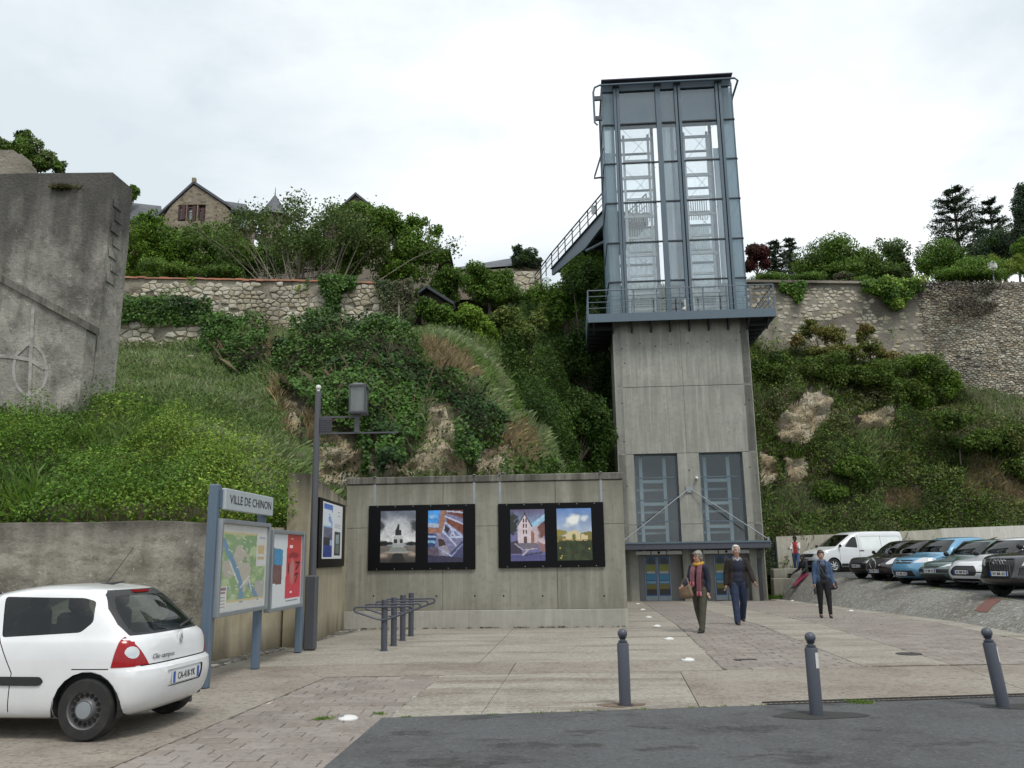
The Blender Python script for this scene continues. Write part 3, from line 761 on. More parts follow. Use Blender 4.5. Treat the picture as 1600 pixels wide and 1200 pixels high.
def pic_church():
    p = Pic(52, 78, (110, 105, 150)); p.vgrad((92, 80, 112), (150, 180, 215), 0, .45)
    p.poly([(.55, .32), (1, .1), (1, .32), (.62, .42)], (160, 205, 232), .85); p.noise(6, .35, 3, p.v < .5)
    p.poly([(.62, .36), (.86, .30), (.98, .5), (1, .68), (.60, .68)], (188, 172, 178)); p.poly([(.78, .36), (1, .22), (1, .5)], (62, 48, 52))
    p.poly([(.20, .68), (.22, .30), (.42, .10), (.62, .32), (.64, .68)], (206, 192, 198)); p.line((.2, .32), (.42, .09), .02, (92, 84, 92)); p.line((.42, .09), (.63, .33), .02, (92, 84, 92))
    p.line((.425, .06), (.425, .1), .02, (60, 50, 60))
    for y in (.21, .31, .43):
        for x in (.385, .455): p.poly([(x - .018, y - .03), (x + .018, y - .03), (x + .018, y + .045), (x - .018, y + .045)], (74, 52, 52))
    p.poly([(.395, .52), (.47, .52), (.48, .68), (.39, .68)], (92, 72, 72)); p.poly([(.60, .40), (.70, .48), (.68, .66), (.60, .66)], (150, 104, 84))
    p.ell(.03, .30, .22, .24, (46, 50, 48), 1, .3, 1.1, 6); p.ell(.92, .42, .16, .16, (112, 72, 66), 1, .4, 1.0, 2)
    p.poly([(.0, .64), (.2, .60), (.32, .78), (.34, .86), (0, .86)], (62, 56, 74)); p.poly([(.76, .62), (1, .7), (1, .84), (.86, .8)], (140, 106, 104))
    p.poly([(.20, .66), (.76, .66), (.78, .76), (.40, .79)], (112, 106, 118)); p.poly([(.36, .84), (.93, .82), (.86, .89), (.40, .90)], (88, 90, 124))
    p.vgrad((76, 78, 122), (86, 84, 132), .88, 1); p.line((.12, .66), (.36, .79), .014, (178, 172, 182)); p.line((.36, .79), (.76, .76), .014, (178, 172, 182)); p.line((.36, .88), (.5, .79), .03, (176, 170, 180)); p.line((.42, .89), (.92, .84), .012, (40, 40, 66))
    p.noise(24, .25, 9); return p.a
def pic_castle():
    p = Pic(52, 78, (150, 165, 195)); p.vgrad((92, 128, 186), (176, 186, 196), 0, .55); p.noise(5, .3, 4, p.v < .55)
    p.ell(.48, .22, .24, .13, (232, 234, 228), 1, .5, .8, 3); p.ell(.8, .2, .14, .07, (214, 220, 222), .9, .6, .8, 5); p.ell(.3, .33, .16, .06, (205, 212, 216), .8, .7, .8, 8)
    mk = p.v > .50 + .05 * np.sin(p.u * 5) + .05 * (fbm(p.P, 12, 7) - .5); p.a[mk] = lin(120, 112, 60)
    for x, w_, y in ((.36, .05, .45), (.44, .04, .43), (.53, .07, .42), (.62, .05, .46), (.74, .05, .50), (.83, .05, .53), (.30, .05, .47)): p.poly([(x - w_, y), (x + w_, y), (x + w_, .6), (x - w_, .6)], (205, 190, 150))
    p.poly([(.15, .58), (.95, .62), (.98, .68), (.2, .66)], (188, 160, 106))
    mk = p.v > .60 + .07 * (fbm(p.P, 8, 2) - .3) + .05 * np.abs(p.u - .5); p.a[mk] = lin(54, 64, 36)
    p.ell(.08, .48, .2, .08, (140, 128, 60), 1, .3, 1, 4); p.ell(.48, .56, .07, .1, (98, 104, 56), 1, .4, 1, 6)
    n = fbm(p.P, 14, 11, 4); mk = p.v > .6; p.a[mk] *= (.35 + 1.4 * n[mk] ** 1.5)[:, None]
    for x, y in ((.08, .76), (.13, .91), (.1, .95), (.92, .78)): p.ell(x, y, .03, .02, (190, 180, 80), 1, .5, .5)
    return p.a
PICS = [(pic_monument, (596, 650), (799, 798), (595, 650), (879, 879)), (pic_timber, (670, 724), (798, 797), (669, 724), (879, 878)),
        (pic_church, (798, 851), (797, 795), (798, 852), (877, 876)), (pic_castle, (870, 924), (795, 794), (871, 925), (876, 875))]
boards = [((578, 790), (743, 788), (743, 890), (575, 891), 'black board with grey monument and blue timber house photos', (586, 741)),
          ((779, 787), (943, 785), (945, 885), (779, 888), 'black board with white church and clouded castle photos', (781, 939))]
for bi, (tl, tr, br, bl, lab, straps) in enumerate(boards):
    u0 = (onwall(*tl)[0] + onwall(*bl)[0]) / 2; u1 = (onwall(*tr)[0] + onwall(*br)[0]) / 2
    z1 = (onwall(*tl)[1] + onwall(*tr)[1]) / 2; z0 = (onwall(*bl)[1] + onwall(*br)[1]) / 2
    t = thing('display_board', lab, 'display board', wp(u0, z0, .07), ANGW)
    q = MB(); q.box(((u1 - u0) / 2, .025, (z1 - z0) / 2), (u1 - u0, .05, z1 - z0)); q.build('panel', M['black'], t, bevel=.006)
    for (fn, xa, ya, xb, yb) in PICS[bi * 2: bi * 2 + 2]:
        a0 = onwall(xa[0], ya[0]); a1 = onwall(xa[1], ya[1]); b0 = onwall(xb[0], yb[0]); b1 = onwall(xb[1], yb[1])
        x0 = (a0[0] + b0[0]) / 2 - u0; x1 = (a1[0] + b1[0]) / 2 - u0; zt = (a0[1] + a1[1]) / 2 - z0; zb = (b0[1] + b1[1]) / 2 - z0
        grid_print('photo_print', fn(), (x0, -.003, zb), (x1 - x0, 0, 0), (0, 0, zt - zb), t)
    for px in straps:
        u = onwall(px, 765)[0] - u0
        q = MB(); q.box((u, .055, (z1 + H_W - 2 * z0) / 2 + .01), (.055, .012, H_W - z1 + .06)); q.box((u, .2, H_W - z0 + .022), (.055, .42, .01)); q.build('hanger', M['galv'], t)
    q = MB()
    for i in range(6):
        for z in (.03, z1 - z0 - .03): q.lathe([(.011, -.004), (.011, .0), (0, .0)], ((i + .5) * (u1 - u0) / 6, 0, z), 8, 'y')
    q.build('screw', M['galv'], t)

# ------------------------------------------------------------------ low wall on the left, running away along the bank
def sweep_wall(path, top, bot, th, name, m, parent, sub=6):
    """wall along path [(x, y)], visible face on the right of travel"""
    P = []
    for (a, b) in zip(path[:-1], path[1:]):
        for i in range(sub): P.append(np.array(a) * (1 - i / sub) + np.array(b) * i / sub)
    P.append(np.array(path[-1])); q = MB(); vs = []; fs = []
    for i, p in enumerate(P):
        d = P[min(i + 1, len(P) - 1)] - P[max(i - 1, 0)]; d = d / np.linalg.norm(d); nn = np.array([-d[1], d[0]])
        for (o, z) in ((0, bot), (0, top(p) - .02), (.02, top(p)), (th, top(p)), (th, bot)):
            vs.append((p[0] + nn[0] * o, p[1] + nn[1] * o, z))
    for i in range(len(P) - 1):
        for j in range(4): fs.append((i * 5 + j, i * 5 + 5 + j, i * 5 + 6 + j, i * 5 + 1 + j))
    fs += [(0, 1, 2, 3, 4), tuple((len(P) - 1) * 5 + j for j in (4, 3, 2, 1, 0))]
    q.add(vs, fs); return q.build(name, m, parent, smooth=True, ang=50)
cor = [(-14.0, 13.28), (-8.0, 13.25), (-6.1, 13.22)] + [(-6.1 + .85 * math.sin(a), 14.07 - .85 * math.cos(a)) for a in np.linspace(.2, 1.35, 6)]
lw = thing('retaining_wall', 'low stained concrete retaining wall curving behind the white car and signs', 'wall', (-5.6, 13.3, 0))
def rel(o, root):
    for v in o.data.vertices: v.co -= root.location
    o.parent = root
    return o
rel(sweep_wall(cor + [(-5.10, 14.6)], lambda p: 2.28 + .008 * math.sin(p[0] * 3), -.1, .35, 'front_stretch', M['lowwall'], None, 4), lw)
rel(sweep_wall([(-5.10, 14.6), (-4.46, 17.0)], lambda p: 2.27, -.1, .35, 'side_stretch', M['palewall'], None, 6), lw)
# taller pier with the sloping top
pier = thing('pier_wall', 'tall concrete end wall with sloping stained top, holding a white poster board', 'wall', (-4.1, 16.8, 0))
PA = np.array([-4.06, 16.6, 0.]); PB = np.array([-4.14, 20.86, 0.]); pu = (PB - PA) / np.linalg.norm(PB - PA); pn = np.array([pu[1], -pu[0], 0.])
q = MB(); k = 10; vs = []; fs = []; th = .42
for i in range(k + 1):
    p = PA + (PB - PA) * i / k; zt = 3.33 - .30 * i / k
    vs += [(p[0], p[1], -.1), (p[0], p[1], zt), (p[0] - th, p[1], zt + .02), (p[0] - th, p[1], -.1)]
for i in range(k):
    for j in range(3): fs.append((4 * i + j, 4 * i + j + 1, 4 * i + j + 5, 4 * i + j + 4))
fs += [(3, 2, 1, 0), tuple(4 * k + j for j in range(4))]
q.add(vs, fs); q.build('face', M['palewall'], pier, world=True)
def onpier(px, py): return onwall(px, py, PA, pn, pu)
def pp(u, z, off=0.0): return wp(u, z, off, PA, pu, pn)
ua, ub = onpier(494, 830)[0], onpier(535, 838)[0]; za, zb = onpier(515, 783)[1], onpier(515, 886)[1]
t = thing('display_board', 'black board with tall white harbour poster on the side wall behind the lamp post', 'display board', pp(ua, zb, .06))
L0 = Vector(t.location)
q = MB(); q.prism([(0, 0), (ub - ua, 0), (ub - ua, za - zb), (0, za - zb)], Vector(pp(ua, zb, .06)), pu, (0, 0, 1), -pn * .05); q.build('panel', M['black'], t, world=True)
def pic_harbour():
    p = Pic(44, 72, (232, 234, 238)); mk = p.u < .47; mk &= (p.u > .04) & (p.v > .03) & (p.v < .97)
    t_ = p.v[..., None]; sky_ = lin(52, 98, 190) * (1 - np.clip(t_ * 2.2, 0, 1)) + lin(150, 190, 232) * np.clip(t_ * 2.2, 0, 1)
    p.a[mk] = sky_[mk]
    n = fbm(p.P, 6, 4); c = mk & (p.v > .12) & (p.v < .42) & (n > .5); p.a[c] = lin(222, 232, 242)
    b = mk & (p.v > .45) & (p.v < .66); p.a[b] = lin(96, 98, 122); p.a[b] *= (.5 + 1.2 * fbm(p.P, 18, 2)[b])[:, None]
    d = mk & (p.v > .62) & (p.v < .76) & (p.u < .36); p.a[d] = lin(40, 34, 46)
    e_ = mk & (p.v > .76); p.a[e_] = (lin(64, 98, 168) * (1 - t_) + lin(30, 56, 128) * t_)[e_]; p.a[e_] *= (.6 + .9 * fbm(p.P * np.array([1, 3]), 8, 5)[e_])[:, None]
    for y in (.13, .2): p.poly([(.74, y), (.86, y), (.86, y + .015), (.74, y + .015)], (120, 130, 160))
    for y in (.33, .36, .39, .42): p.poly([(.58, y), (.92, y), (.92, y + .01), (.58, y + .01)], (176, 182, 200))
    mk = p.poly([(.60, .50), (.90, .50), (.90, .95), (.60, .95)], (52, 56, 58)); p.poly([(.66, .56), (.84, .54), (.84, .72), (.66, .72)], (150, 168, 172)); p.poly([(.66, .74), (.84, .74), (.84, .9), (.66, .9)], (104, 122, 112))
    p.noise(20, .18, 3, mk)
    return p.a
x0, x1 = onpier(499, 830)[0], onpier(530, 838)[0]; zt, zl = onpier(514, 787)[1], onpier(514, 873)[1]
o = grid_print('poster', pic_harbour(), Vector(pp(x0, zl, .064)) - L0, pu * (x1 - x0), (0, 0, zt - zl), t)

# ------------------------------------------------------------------ old rendered buttress wall, upper left
bw = thing('buttress_wall', 'tall grey blackened rendered wall rising from the bank at upper left', 'wall', (-10.3, 20.4, 4))
a0, a1 = at(139, 640, 20), at(177, 270, 20); aL = at(-300, 276, 20)
q = MB(); vs = [(-15.5, 20.0, 3.2), (a0[0], 20.0, 3.2), (a1[0], 20.0, a1[2]), (-15.5, 20.0, aL[2])]
nx_, nz_ = 14, 10
def bwgrid(y, off):
    r = []
    for j in range(nz_ + 1):
        for i in range(nx_ + 1):
            u, v = i / nx_, j / nz_
            p = (1 - u) * (1 - v) * np.array(vs[0]) + u * (1 - v) * np.array(vs[1]) + u * v * np.array(vs[2]) + (1 - u) * v * np.array(vs[3])
            nz = (vnoise(np.array([[p[0], p[2], 1.0]]), .8, 4)[0] - .5) * .10
            r.append((p[0] + off, y + nz, p[2]))
    return r
fr = bwgrid(20.0, 0); bk = bwgrid(21.0, .06); W_ = nx_ + 1
fs = [(j * W_ + i, j * W_ + i + 1, j * W_ + W_ + i + 1, j * W_ + W_ + i) for j in range(nz_) for i in range(nx_)]
nF = len(fr); q.add(fr + bk, fs + [tuple(nF + k for k in f[::-1]) for f in fs]
    + [(j * W_ + nx_, nF + j * W_ + nx_, nF + (j + 1) * W_ + nx_, (j + 1) * W_ + nx_) for j in range(nz_)]
    + [(nz_ * W_ + i, nz_ * W_ + i + 1, nF + nz_ * W_ + i + 1, nF + nz_ * W_ + i) for i in range(nx_)])
q.build('render_face', M['bigwall'], bw, smooth=True, world=True, ang=45)
q = MB()
for i in range(7):      # quoin blocks showing through on the end face
    z = a1[2] - .75 - i * .34; x = a0[0] + (a1[0] - a0[0]) * ((z - 3.2) / (a1[2] - 3.2)) + .035
    q.box((x, 20.32 + .16 * (i % 2), z), (.02, .42, .24))
q.build('quoin', M['bigwall'], bw, world=True, bevel=.01)
fw = thing('ramp_wall', 'lower sloping grey wall with dark coping and white sprayed sign', 'wall', (-11, 19.4, 4))
b1 = at(135, 508, 19.4); b0 = at(0, 433, 19.4); bb = at(118, 660, 19.4)
sl = (b0[2] - b1[2]) / (b0[0] - b1[0])
q = MB(); q.prism([(-15.5, 3.0), (bb[0], 3.0), (b1[0], b1[2]), (-15.5, b1[2] + sl * (-15.5 - b1[0]))], (0, 19.42, 0), (1, 0, 0), (0, 0, 1), (0, .5, 0)); q.build('face', M['bigwall'], fw, world=True)
q = MB(); q.prism([(b1[0] + .06, b1[2] - .12), (b1[0] + .06, b1[2] + .06), (-15.5, b1[2] + sl * (-15.5 - b1[0]) + .06), (-15.5, b1[2] + sl * (-15.5 - b1[0]) - .14)], (0, 19.36, 0), (1, 0, 0), (0, 0, 1), (0, .56, 0)); q.build('coping', M['coping'], fw, world=True)
q = MB(); so = 0
def stroke(pts, wd):
    global so
    P = [at(x, y, 19.41) for x, y in pts]; P = [Vector((p[0], 19.416, p[2])) for p in P]
    for a, b in zip(P[:-1], P[1:]): so += .0006; e_ = Vector((0, -so, 0)); q.beam(a + e_, b + e_, wd, .002, up=(0, -1, 0))
cc = [(47 + 26 * math.cos(a), 578 + 40 * math.sin(a)) for a in np.linspace(0, 2 * PI, 22)]
stroke(cc, .075); stroke([(52, 480), (48, 560), (46, 620), (42, 646)], .08); stroke([(0, 556), (22, 558), (47, 562), (70, 576)], .085); stroke([(22, 558), (48, 534)], .07)
q.build('sprayed_sign', M['chalk'], fw, world=True)

# ------------------------------------------------------------------ rubble stone walls
def cells(L, zmin, zmax, w_, h, r, drop=.16):
    """irregular stone outlines: jittered courses, each stone the ground nearest its own centre"""
    nr = max(1, int((zmax - zmin) / h)) + 2; nc = int(L / w_) + 3; pts = {}
    for a in range(-1, nr):
        for b in range(-1, nc):
            if r.random() < drop: continue
            pts[a, b] = ((b + .5 * (a % 2) + r.uniform(-.34, .34)) * w_, zmin + (a + .5 + r.uniform(-.30, .30)) * h)
    k = w_ / h
    for (a, b), (x, z) in pts.items():
        poly = [(-1.3 * w_, -1.3 * h * k), (1.3 * w_, -1.3 * h * k), (1.3 * w_, 1.3 * h * k), (-1.3 * w_, 1.3 * h * k)]
        for da in (-2, -1, 0, 1, 2):
            for db in (-2, -1, 0, 1, 2):
                o = pts.get((a + da, b + db))
                if o is None or (da == 0 and db == 0): continue
                dx, dz = o[0] - x, (o[1] - z) * k; c = (dx * dx + dz * dz) / 2; out = []
                for p, q_ in zip(poly, poly[1:] + poly[:1]):
                    sp_, sq = p[0] * dx + p[1] * dz - c, q_[0] * dx + q_[1] * dz - c
                    if sp_ <= 0: out.append(p)
                    if sp_ * sq < 0: t = sp_ / (sp_ - sq); out.append((p[0] + (q_[0] - p[0]) * t, p[1] + (q_[1] - p[1]) * t))
                poly = out
                if len(poly) < 3: break
            if len(poly) < 3: break
        if len(poly) >= 3: yield x, z, [(p[0], p[1] / k) for p in poly]
def stones(root, P0, P1, zb, zt, rowh, lens, limit, skip=None, yoff=.02, depth=.09, seed=1, cov=1.0, name='stone', gap=.016):
    """separate irregular stones on the face from P0 to P1; zb(t), zt(t) lower and upper edge; the largest are parts, the rest is returned"""
    r = random.Random(seed); P0 = np.array(P0, float); P1 = np.array(P1, float); L = np.linalg.norm(P1 - P0); u = (P1 - P0) / L; ang = math.atan2(u[1], u[0]); n = np.array([u[1], -u[0]])
    zmin = min(zb(t) for t in np.linspace(0, 1, 9)); zmax = max(zt(t) for t in np.linspace(0, 1, 9)); out = []
    for x, z, poly in cells(L, zmin, zmax, sum(lens) / 2, sum(rowh) / 2, r):
        t = x / L; zs = [p[1] + z for p in poly]
        if not 0 <= t <= 1 or min(zs) < zb(t) - .15 or max(zs) > zt(t) + .02 or r.random() > cov or (skip and skip(x, z)): continue
        A = sum(p[0] * q_[1] - q_[0] * p[1] for p, q_ in zip(poly, poly[1:] + poly[:1])) / 2; cx = sum(p[0] for p in poly) / len(poly); cz = sum(p[1] for p in poly) / len(poly); d = depth * r.uniform(.45, 1.3); k = len(poly); V = []
        for f_, y in ((1, .12), (1, -d * .45), (.74, -d)):
            for p in poly:
                a, b = p[0] - cx, p[1] - cz; ln = math.hypot(a, b); s_ = max(.3, 1 - gap / max(ln, .02)) * f_ * (r.uniform(.93, 1.0) if f_ < 1 else 1); V.append((cx + a * s_, y + (r.uniform(-.2, .2) * d if f_ < 1 else 0), cz + b * s_))
        V.append((cx, -d * r.uniform(.95, 1.25), cz)); Fc = [(i + j * k, (i + 1) % k + j * k, (i + 1) % k + (j + 1) * k, i + (j + 1) * k) for j in (0, 1) for i in range(k)] + [(2 * k + i, 2 * k + (i + 1) % k, 3 * k) for i in range(k)]
        p = P0 + u * x + n * yoff; out.append((abs(A), (p[0], p[1], z), V, Fc, ang))
    out.sort(key=lambda s: -s[0])
    for _, c, V, Fc, a in out[:limit]:
        me = bpy.data.meshes.new(name); me.from_pydata(V, [], Fc); me.materials.append(M['stone']); o = bpy.data.objects.new(name, me); COL.objects.link(o); o.parent = root; o.location = Vector(c) - root.location; o.rotation_euler = (0, 0, a)
    return out[limit:]
def joined_stones(root, rest, name, cols, seed=3):
    r = np.random.default_rng(seed); q_ = MB(); C = []
    for _, c, V, Fc, a in rest:
        ca, sa = math.cos(a), math.sin(a); q_.add([(c[0] + x * ca - y * sa - root.location[0], c[1] + x * sa + y * ca - root.location[1], c[2] + z - root.location[2]) for x, y, z in V], Fc); C.append(np.repeat(np.array(cols[r.integers(len(cols))])[None] * r.uniform(.75, 1.25), len(V), 0))
    me = bpy.data.meshes.new(name); me.from_pydata(q_.v, [], q_.f); a = me.color_attributes.new('Col', 'FLOAT_COLOR', 'POINT'); C = np.concatenate(C); c4 = np.ones((len(C), 4), dtype=np.float32); c4[:, :3] = C; a.data.foreach_set('color', c4.ravel())
    return tag(link(name, me, M['rubble'], root), kind='stuff')
LIME = [(.35, .31, .225), (.46, .425, .335), (.27, .235, .165), (.48, .45, .37), (.40, .345, .24)]
s0, s1 = at(165, 432, 36.2), at(640, 440, 36.0)
gw = thing('garden_wall', 'pale rubble stone garden wall with red tile coping on the bank', 'wall', ((s0[0] + s1[0]) / 2, 36.2, 12))
GT = lambda t: s0[2] * (1 - t) + s1[2] * t - .08
GB = lambda t: 11.9 - .9 * t
q = MB()
for i in range(24):
    t0, t1 = i / 24, (i + 1) / 24; xa, xb = s0[0] + (s1[0] - s0[0]) * t0, s0[0] + (s1[0] - s0[0]) * t1
    q.add([(xa, 36.1, 10.4), (xb, 36.1, 10.4), (xb, 36.1, GT(t1)), (xa, 36.1, GT(t0)), (xa, 36.6, 10.4), (xb, 36.6, 10.4), (xb, 36.6, GT(t1)), (xa, 36.6, GT(t0))], [(0, 1, 2, 3), (3, 2, 6, 7), (5, 4, 7, 6)] + ([(1, 5, 6, 2)] if i == 23 else []))
q.build('mortar_core', M['mortar'], gw, world=True)
def gskip(x, z): return (x < 4.2 and z < GT(.2) - .9) or (x < 5.5 and vnoise(np.array([[x * .9, z, 0.]]), 1.0, 5)[0] < .36) or vnoise(np.array([[x, z, 9.]]), .9, 2)[0] < .2
rest = stones(gw, (s0[0], 36.08), (s1[0], 36.08), GB, lambda t: GT(t) - .05, (.16, .24), (.24, .38), 300, gskip, .0, .075, 4, .95)
if rest: joined_stones(gw, rest, 'small_stones', LIME)
tv = []
tq = MB(); n = 8
for i in range(n):
    a = PI * i / (n - 1); tv.append((-.5, .62 * math.cos(a) * .5, .28 * math.sin(a) * .5)); 
for i in range(n):
    a = PI * i / (n - 1); tv.append((.5, .62 * math.cos(a) * .45, .28 * math.sin(a) * .45))
tq.add(tv, [(i, i + 1, n + i + 1, n + i) for i in range(n - 1)] + [tuple(range(n)), tuple(range(2 * n - 1, n - 1, -1))])
tme = bpy.data.meshes.new('tile'); tme.from_pydata(tq.v, [], tq.f); tme.materials.append(M['tile']); tme.update()
Lg = s1[0] - s0[0]; nt_ = 44
for i in range(nt_):
    t = (i + .5) / nt_
    if .70 < t < .80: continue
    o = bpy.data.objects.new('tile', tme); COL.objects.link(o); o.parent = gw; o.scale = (Lg / nt_ * 1.06, 1.15, 1.0 + random.uniform(-.1, .2))
    o.location = (s0[0] + Lg * t - gw.location[0], 36.34 - gw.location[1], GT(t) - .02 + random.uniform(-.012, .012) - gw.location[2]); o.rotation_euler = (random.uniform(-.05, .05), random.uniform(-.03, .03), random.uniform(-.04, .04))
# lower stub
b0_, b1_ = at(150, 500, 33), at(327, 500, 33)
st = thing('stub_wall', 'short ivy-topped rubble wall below the garden wall', 'wall', ((b0_[0] + b1_[0]) / 2, 33.2, 10))
q = MB(); q.box(((b0_[0] + b1_[0]) / 2, 33.35, 10.3), (b1_[0] - b0_[0], .5, 2.4)); q.build('mortar_core', M['mortar'], st, world=True)
stones(st, (b0_[0], 33.08), (b1_[0], 33.08), lambda t: 9.5, lambda t: 11.5, (.19, .27), (.30, .46), 120, lambda x, z: vnoise(np.array([[x, z, 3.]]), 1.1, 2)[0] < .18, .0, .11, 8)
# big fallen blocks beside it
fb = thing('ruined_wall', 'few pale blocks of a ruined wall poking out of ivy on the bank', 'wall', (-11.0, 30.5, 8.8))
for (px, py, sx, sz) in ((383, 568, .62, .44), (384, 588, .44, .26), (362, 572, .4, .3), (345, 566, .5, .3), (300, 562, .5, .28), (322, 566, .4, .24), (410, 580, .35, .2), (392, 545, .4, .22)):
    p = at(px, py, 29.6); o = bpy.data.objects.new('stone', STN[(px * 3) % 14]); COL.objects.link(o); o.parent = fb
    o.location = Vector(p) - fb.location; o.scale = (sx, .35, sz); o.rotation_euler = (0, random.uniform(-.08, .08), .1)
# right: old patched wall and long rubble wall
r0_, r1_ = at(1165, 440, 52), at(1432, 446, 52)
ow = thing('terrace_wall', 'old patched limestone terrace wall behind the lift tower', 'wall', ((r0_[0] + r1_[0]) / 2, 52.2, 14))
OT = lambda t: r0_[2] * (1 - t) + (r1_[2] + .1) * t - .05
q = MB()
for i in range(16):
    t0, t1 = i / 16, (i + 1) / 16; xa, xb = r0_[0] - 2 + (r1_[0] - r0_[0] + 2) * t0, r0_[0] - 2 + (r1_[0] - r0_[0] + 2) * t1
    q.add([(xa, 52, 11.5), (xb, 52, 11.5), (xb, 52, OT(t1)), (xa, 52, OT(t0)), (xa, 52.7, 11.5), (xb, 52.7, 11.5), (xb, 52.7, OT(t1)), (xa, 52.7, OT(t0))], [(0, 1, 2, 3), (3, 2, 6, 7), (5, 4, 7, 6)])
M['oldmortar'] = mat('old_wall_mortar', (0.28, 0.255, 0.21), 0.95, var=[((0.35, 0.35, 0.45), (0.15, 0.135, 0.11), 0.45, 0.65, 6), ((2.2, 2.2, 2.8), (0.34, 0.31, 0.25), 0.55, 0.68, 4, 0.8), ((0.2, 0.2, 0.9), (0.13, 0.11, 0.09), 0.5, 0.7, 4, 0.6)], bump=0.06, bscale=6)
q.build('mortar_core', M['oldmortar'], ow, world=True)
rest = stones(ow, (r0_[0], 51.99), (r1_[0], 51.99), lambda t: 13.5, lambda t: OT(t) - .1, (.19, .27), (.28, .44), 300, lambda x, z: (vnoise(np.array([[x, z, 1.]]), .7, 6)[0] < (.36 if z < 17.6 else .2)), -.03, .06, 12, .62, gap=.03)
if rest: joined_stones(ow, rest, 'small_stones', LIME)
# string of coping stones
q = MB(); q.beam((r0_[0] - 1, 52.2, OT(0) + .05), (r1_[0], 52.2, OT(1) + .05), .9, .16); q.build('coping', M['oldmortar'], ow, world=True)
v0_, v1_, v2_ = (r1_[0] - .05, 52.02), at(1600, 440, 50), None
v1 = (v1_[0], 50.0); dv = np.array([v1[0] - v0_[0], v1[1] - v0_[1]]); vend = (v0_[0] + dv[0] * 1.9, v0_[1] + dv[1] * 1.9)
rw = thing('rubble_wall', 'long dark-topped wall of small rubble stones at far right', 'wall', (v1[0], v1[1] + .3, 13))
RT = 18.55; RE = at(1600, 440, 50)[2]
RTf = lambda t: RT + (RE - RT) * t * 1.9
q = MB(); ln = np.linalg.norm(dv) * 1.9; du = dv / np.linalg.norm(dv); dn_ = np.array([du[1], -du[0]])
for i in range(16):
    t0, t1 = i / 16, (i + 1) / 16; pa = np.array(v0_) + dv * 1.9 * t0; pb = np.array(v0_) + dv * 1.9 * t1; pa2 = pa - dn_ * .6; pb2 = pb - dn_ * .6
    q.add([(pa[0], pa[1], 8.5), (pb[0], pb[1], 8.5), (pb[0], pb[1], RTf(t1)), (pa[0], pa[1], RTf(t0)), (pa2[0], pa2[1], RTf(t0)), (pb2[0], pb2[1], RTf(t1))], [(0, 1, 2, 3), (3, 2, 5, 4)])
M['rubjoint'] = mat('rubble_joint', (0.23, 0.208, 0.168), 0.95, var=[((0.28, 0.28, 0.34), (0.10, 0.092, 0.08), 0.48, 0.62, 5), ((4, 4, 4), (0.09, 0.075, 0.055), 0.5, 0.7, 5)], bump=0.05, bscale=9)
q.build('mortar_core', M['rubjoint'], rw, world=True)
rest = stones(rw, v0_, vend, lambda t: 9.4, RTf, (.10, .14), (.20, .28), 0, lambda x, z: x > 10.5, -.01, .08, 21, .97, gap=.016)
joined_stones(rw, rest, 'rubble_stones', [(.40, .365, .29), (.50, .465, .38), (.32, .29, .23), (.54, .51, .42), (.42, .355, .26)])
# pale low wall behind the cars
M['whitewall2'] = concrete('weathered_render', (.46, .44, .37), (.30, .28, .215), (.56, .54, .47), .6, .3)
ww = thing('boundary_wall', 'pale rendered boundary wall behind the white van and parked cars', 'wall', (13.6, 44.1, .6))
for a, b, z1, z2, mm in ((13.6, 20.0, 2.45, 2.62, 'whitewall2'), (20.0, 22.2, 2.62, 2.70, 'whitewall2'), (22.2, 36.0, 2.74, 3.05, 'whitewall')):
    q = MB(); q.prism([(a + .004, .3), (b - .004, .3), (b - .004, z2), (a + .004, z1)], (0, 44.0, 0), (1, 0, 0), (0, 0, 1), (0, .28, 0)); q.build('wall_panel', M[mm], ww, world=True)
fp = thing('garden_gate', 'narrow dark mesh gate beside the end of the boundary wall', 'gate', (13.0, 43.6, .5))
q = MB()
for x in (12.55, 13.45): q.box((x, 43.6, 1.35), (.06, .06, 1.75))
for z in (.55, 2.2): q.beam((12.55, 43.6, z), (13.45, 43.6, z), .04, .04)
q.build('gate_frame', M['darksteel'], fp, world=True)
q = MB()
for i in range(11): q.beam((12.6 + i * .08, 43.6, .55), (12.6 + i * .08, 43.6, 2.2), .012, .012)
for i in range(12): q.beam((12.55, 43.61, .65 + i * .13), (13.45, 43.61, .65 + i * .13), .008, .008)
q.build('gate_mesh', M['darksteel'], fp, world=True)
# ------------------------------------------------------------------ lift tower
YAW = -0.07
TF = np.array([5.06, 40.2, -0.5]); tu = np.array([math.cos(YAW), math.sin(YAW), 0]); tn = np.array([tu[1], -tu[0], 0])
def ont(px, py, off=0.0):
    P0 = TF + tn * off; d = ray(px, py); t = ((P0 - EYE) @ tn) / (d @ tn); p = EYE + d * t
    return float((p - P0) @ tu), float(p[2] + 0.5)          # local x, local z
tw = thing('lift_tower', 'tall lift tower of bare concrete with a blue steel and glass upper shaft', 'lift tower', tuple(TF), YAW)
TWW = ont(1184, 715)[0]; D_ = 3.4
zJ1 = ont(1070, 708)[1]; zJ2 = ont(1070, 603)[1]; zP = ont(1065, 500)[1]; zJ0 = ont(1075, 819)[1]
cL = (0.0, ont(990, 712)[0]); cM = (ont(1058, 712)[0], ont(1092, 712)[0]); cR = (ont(1160, 712)[0], TWW)
zW0 = ont(1080, 848)[1]
for z0, z1, m_ in ((zJ1, zJ2, 0), (zJ2, zP + .3, 1)):
    for a, b in ((0, TWW / 2), (TWW / 2, TWW)):
        q = MB(); q.box(((a + b) / 2, .2, (z0 + z1) / 2), (b - a - (.006 if a else .006), .4, z1 - z0 - .022)); q.build('concrete_panel', M['towerc'], tw, bevel=.008)
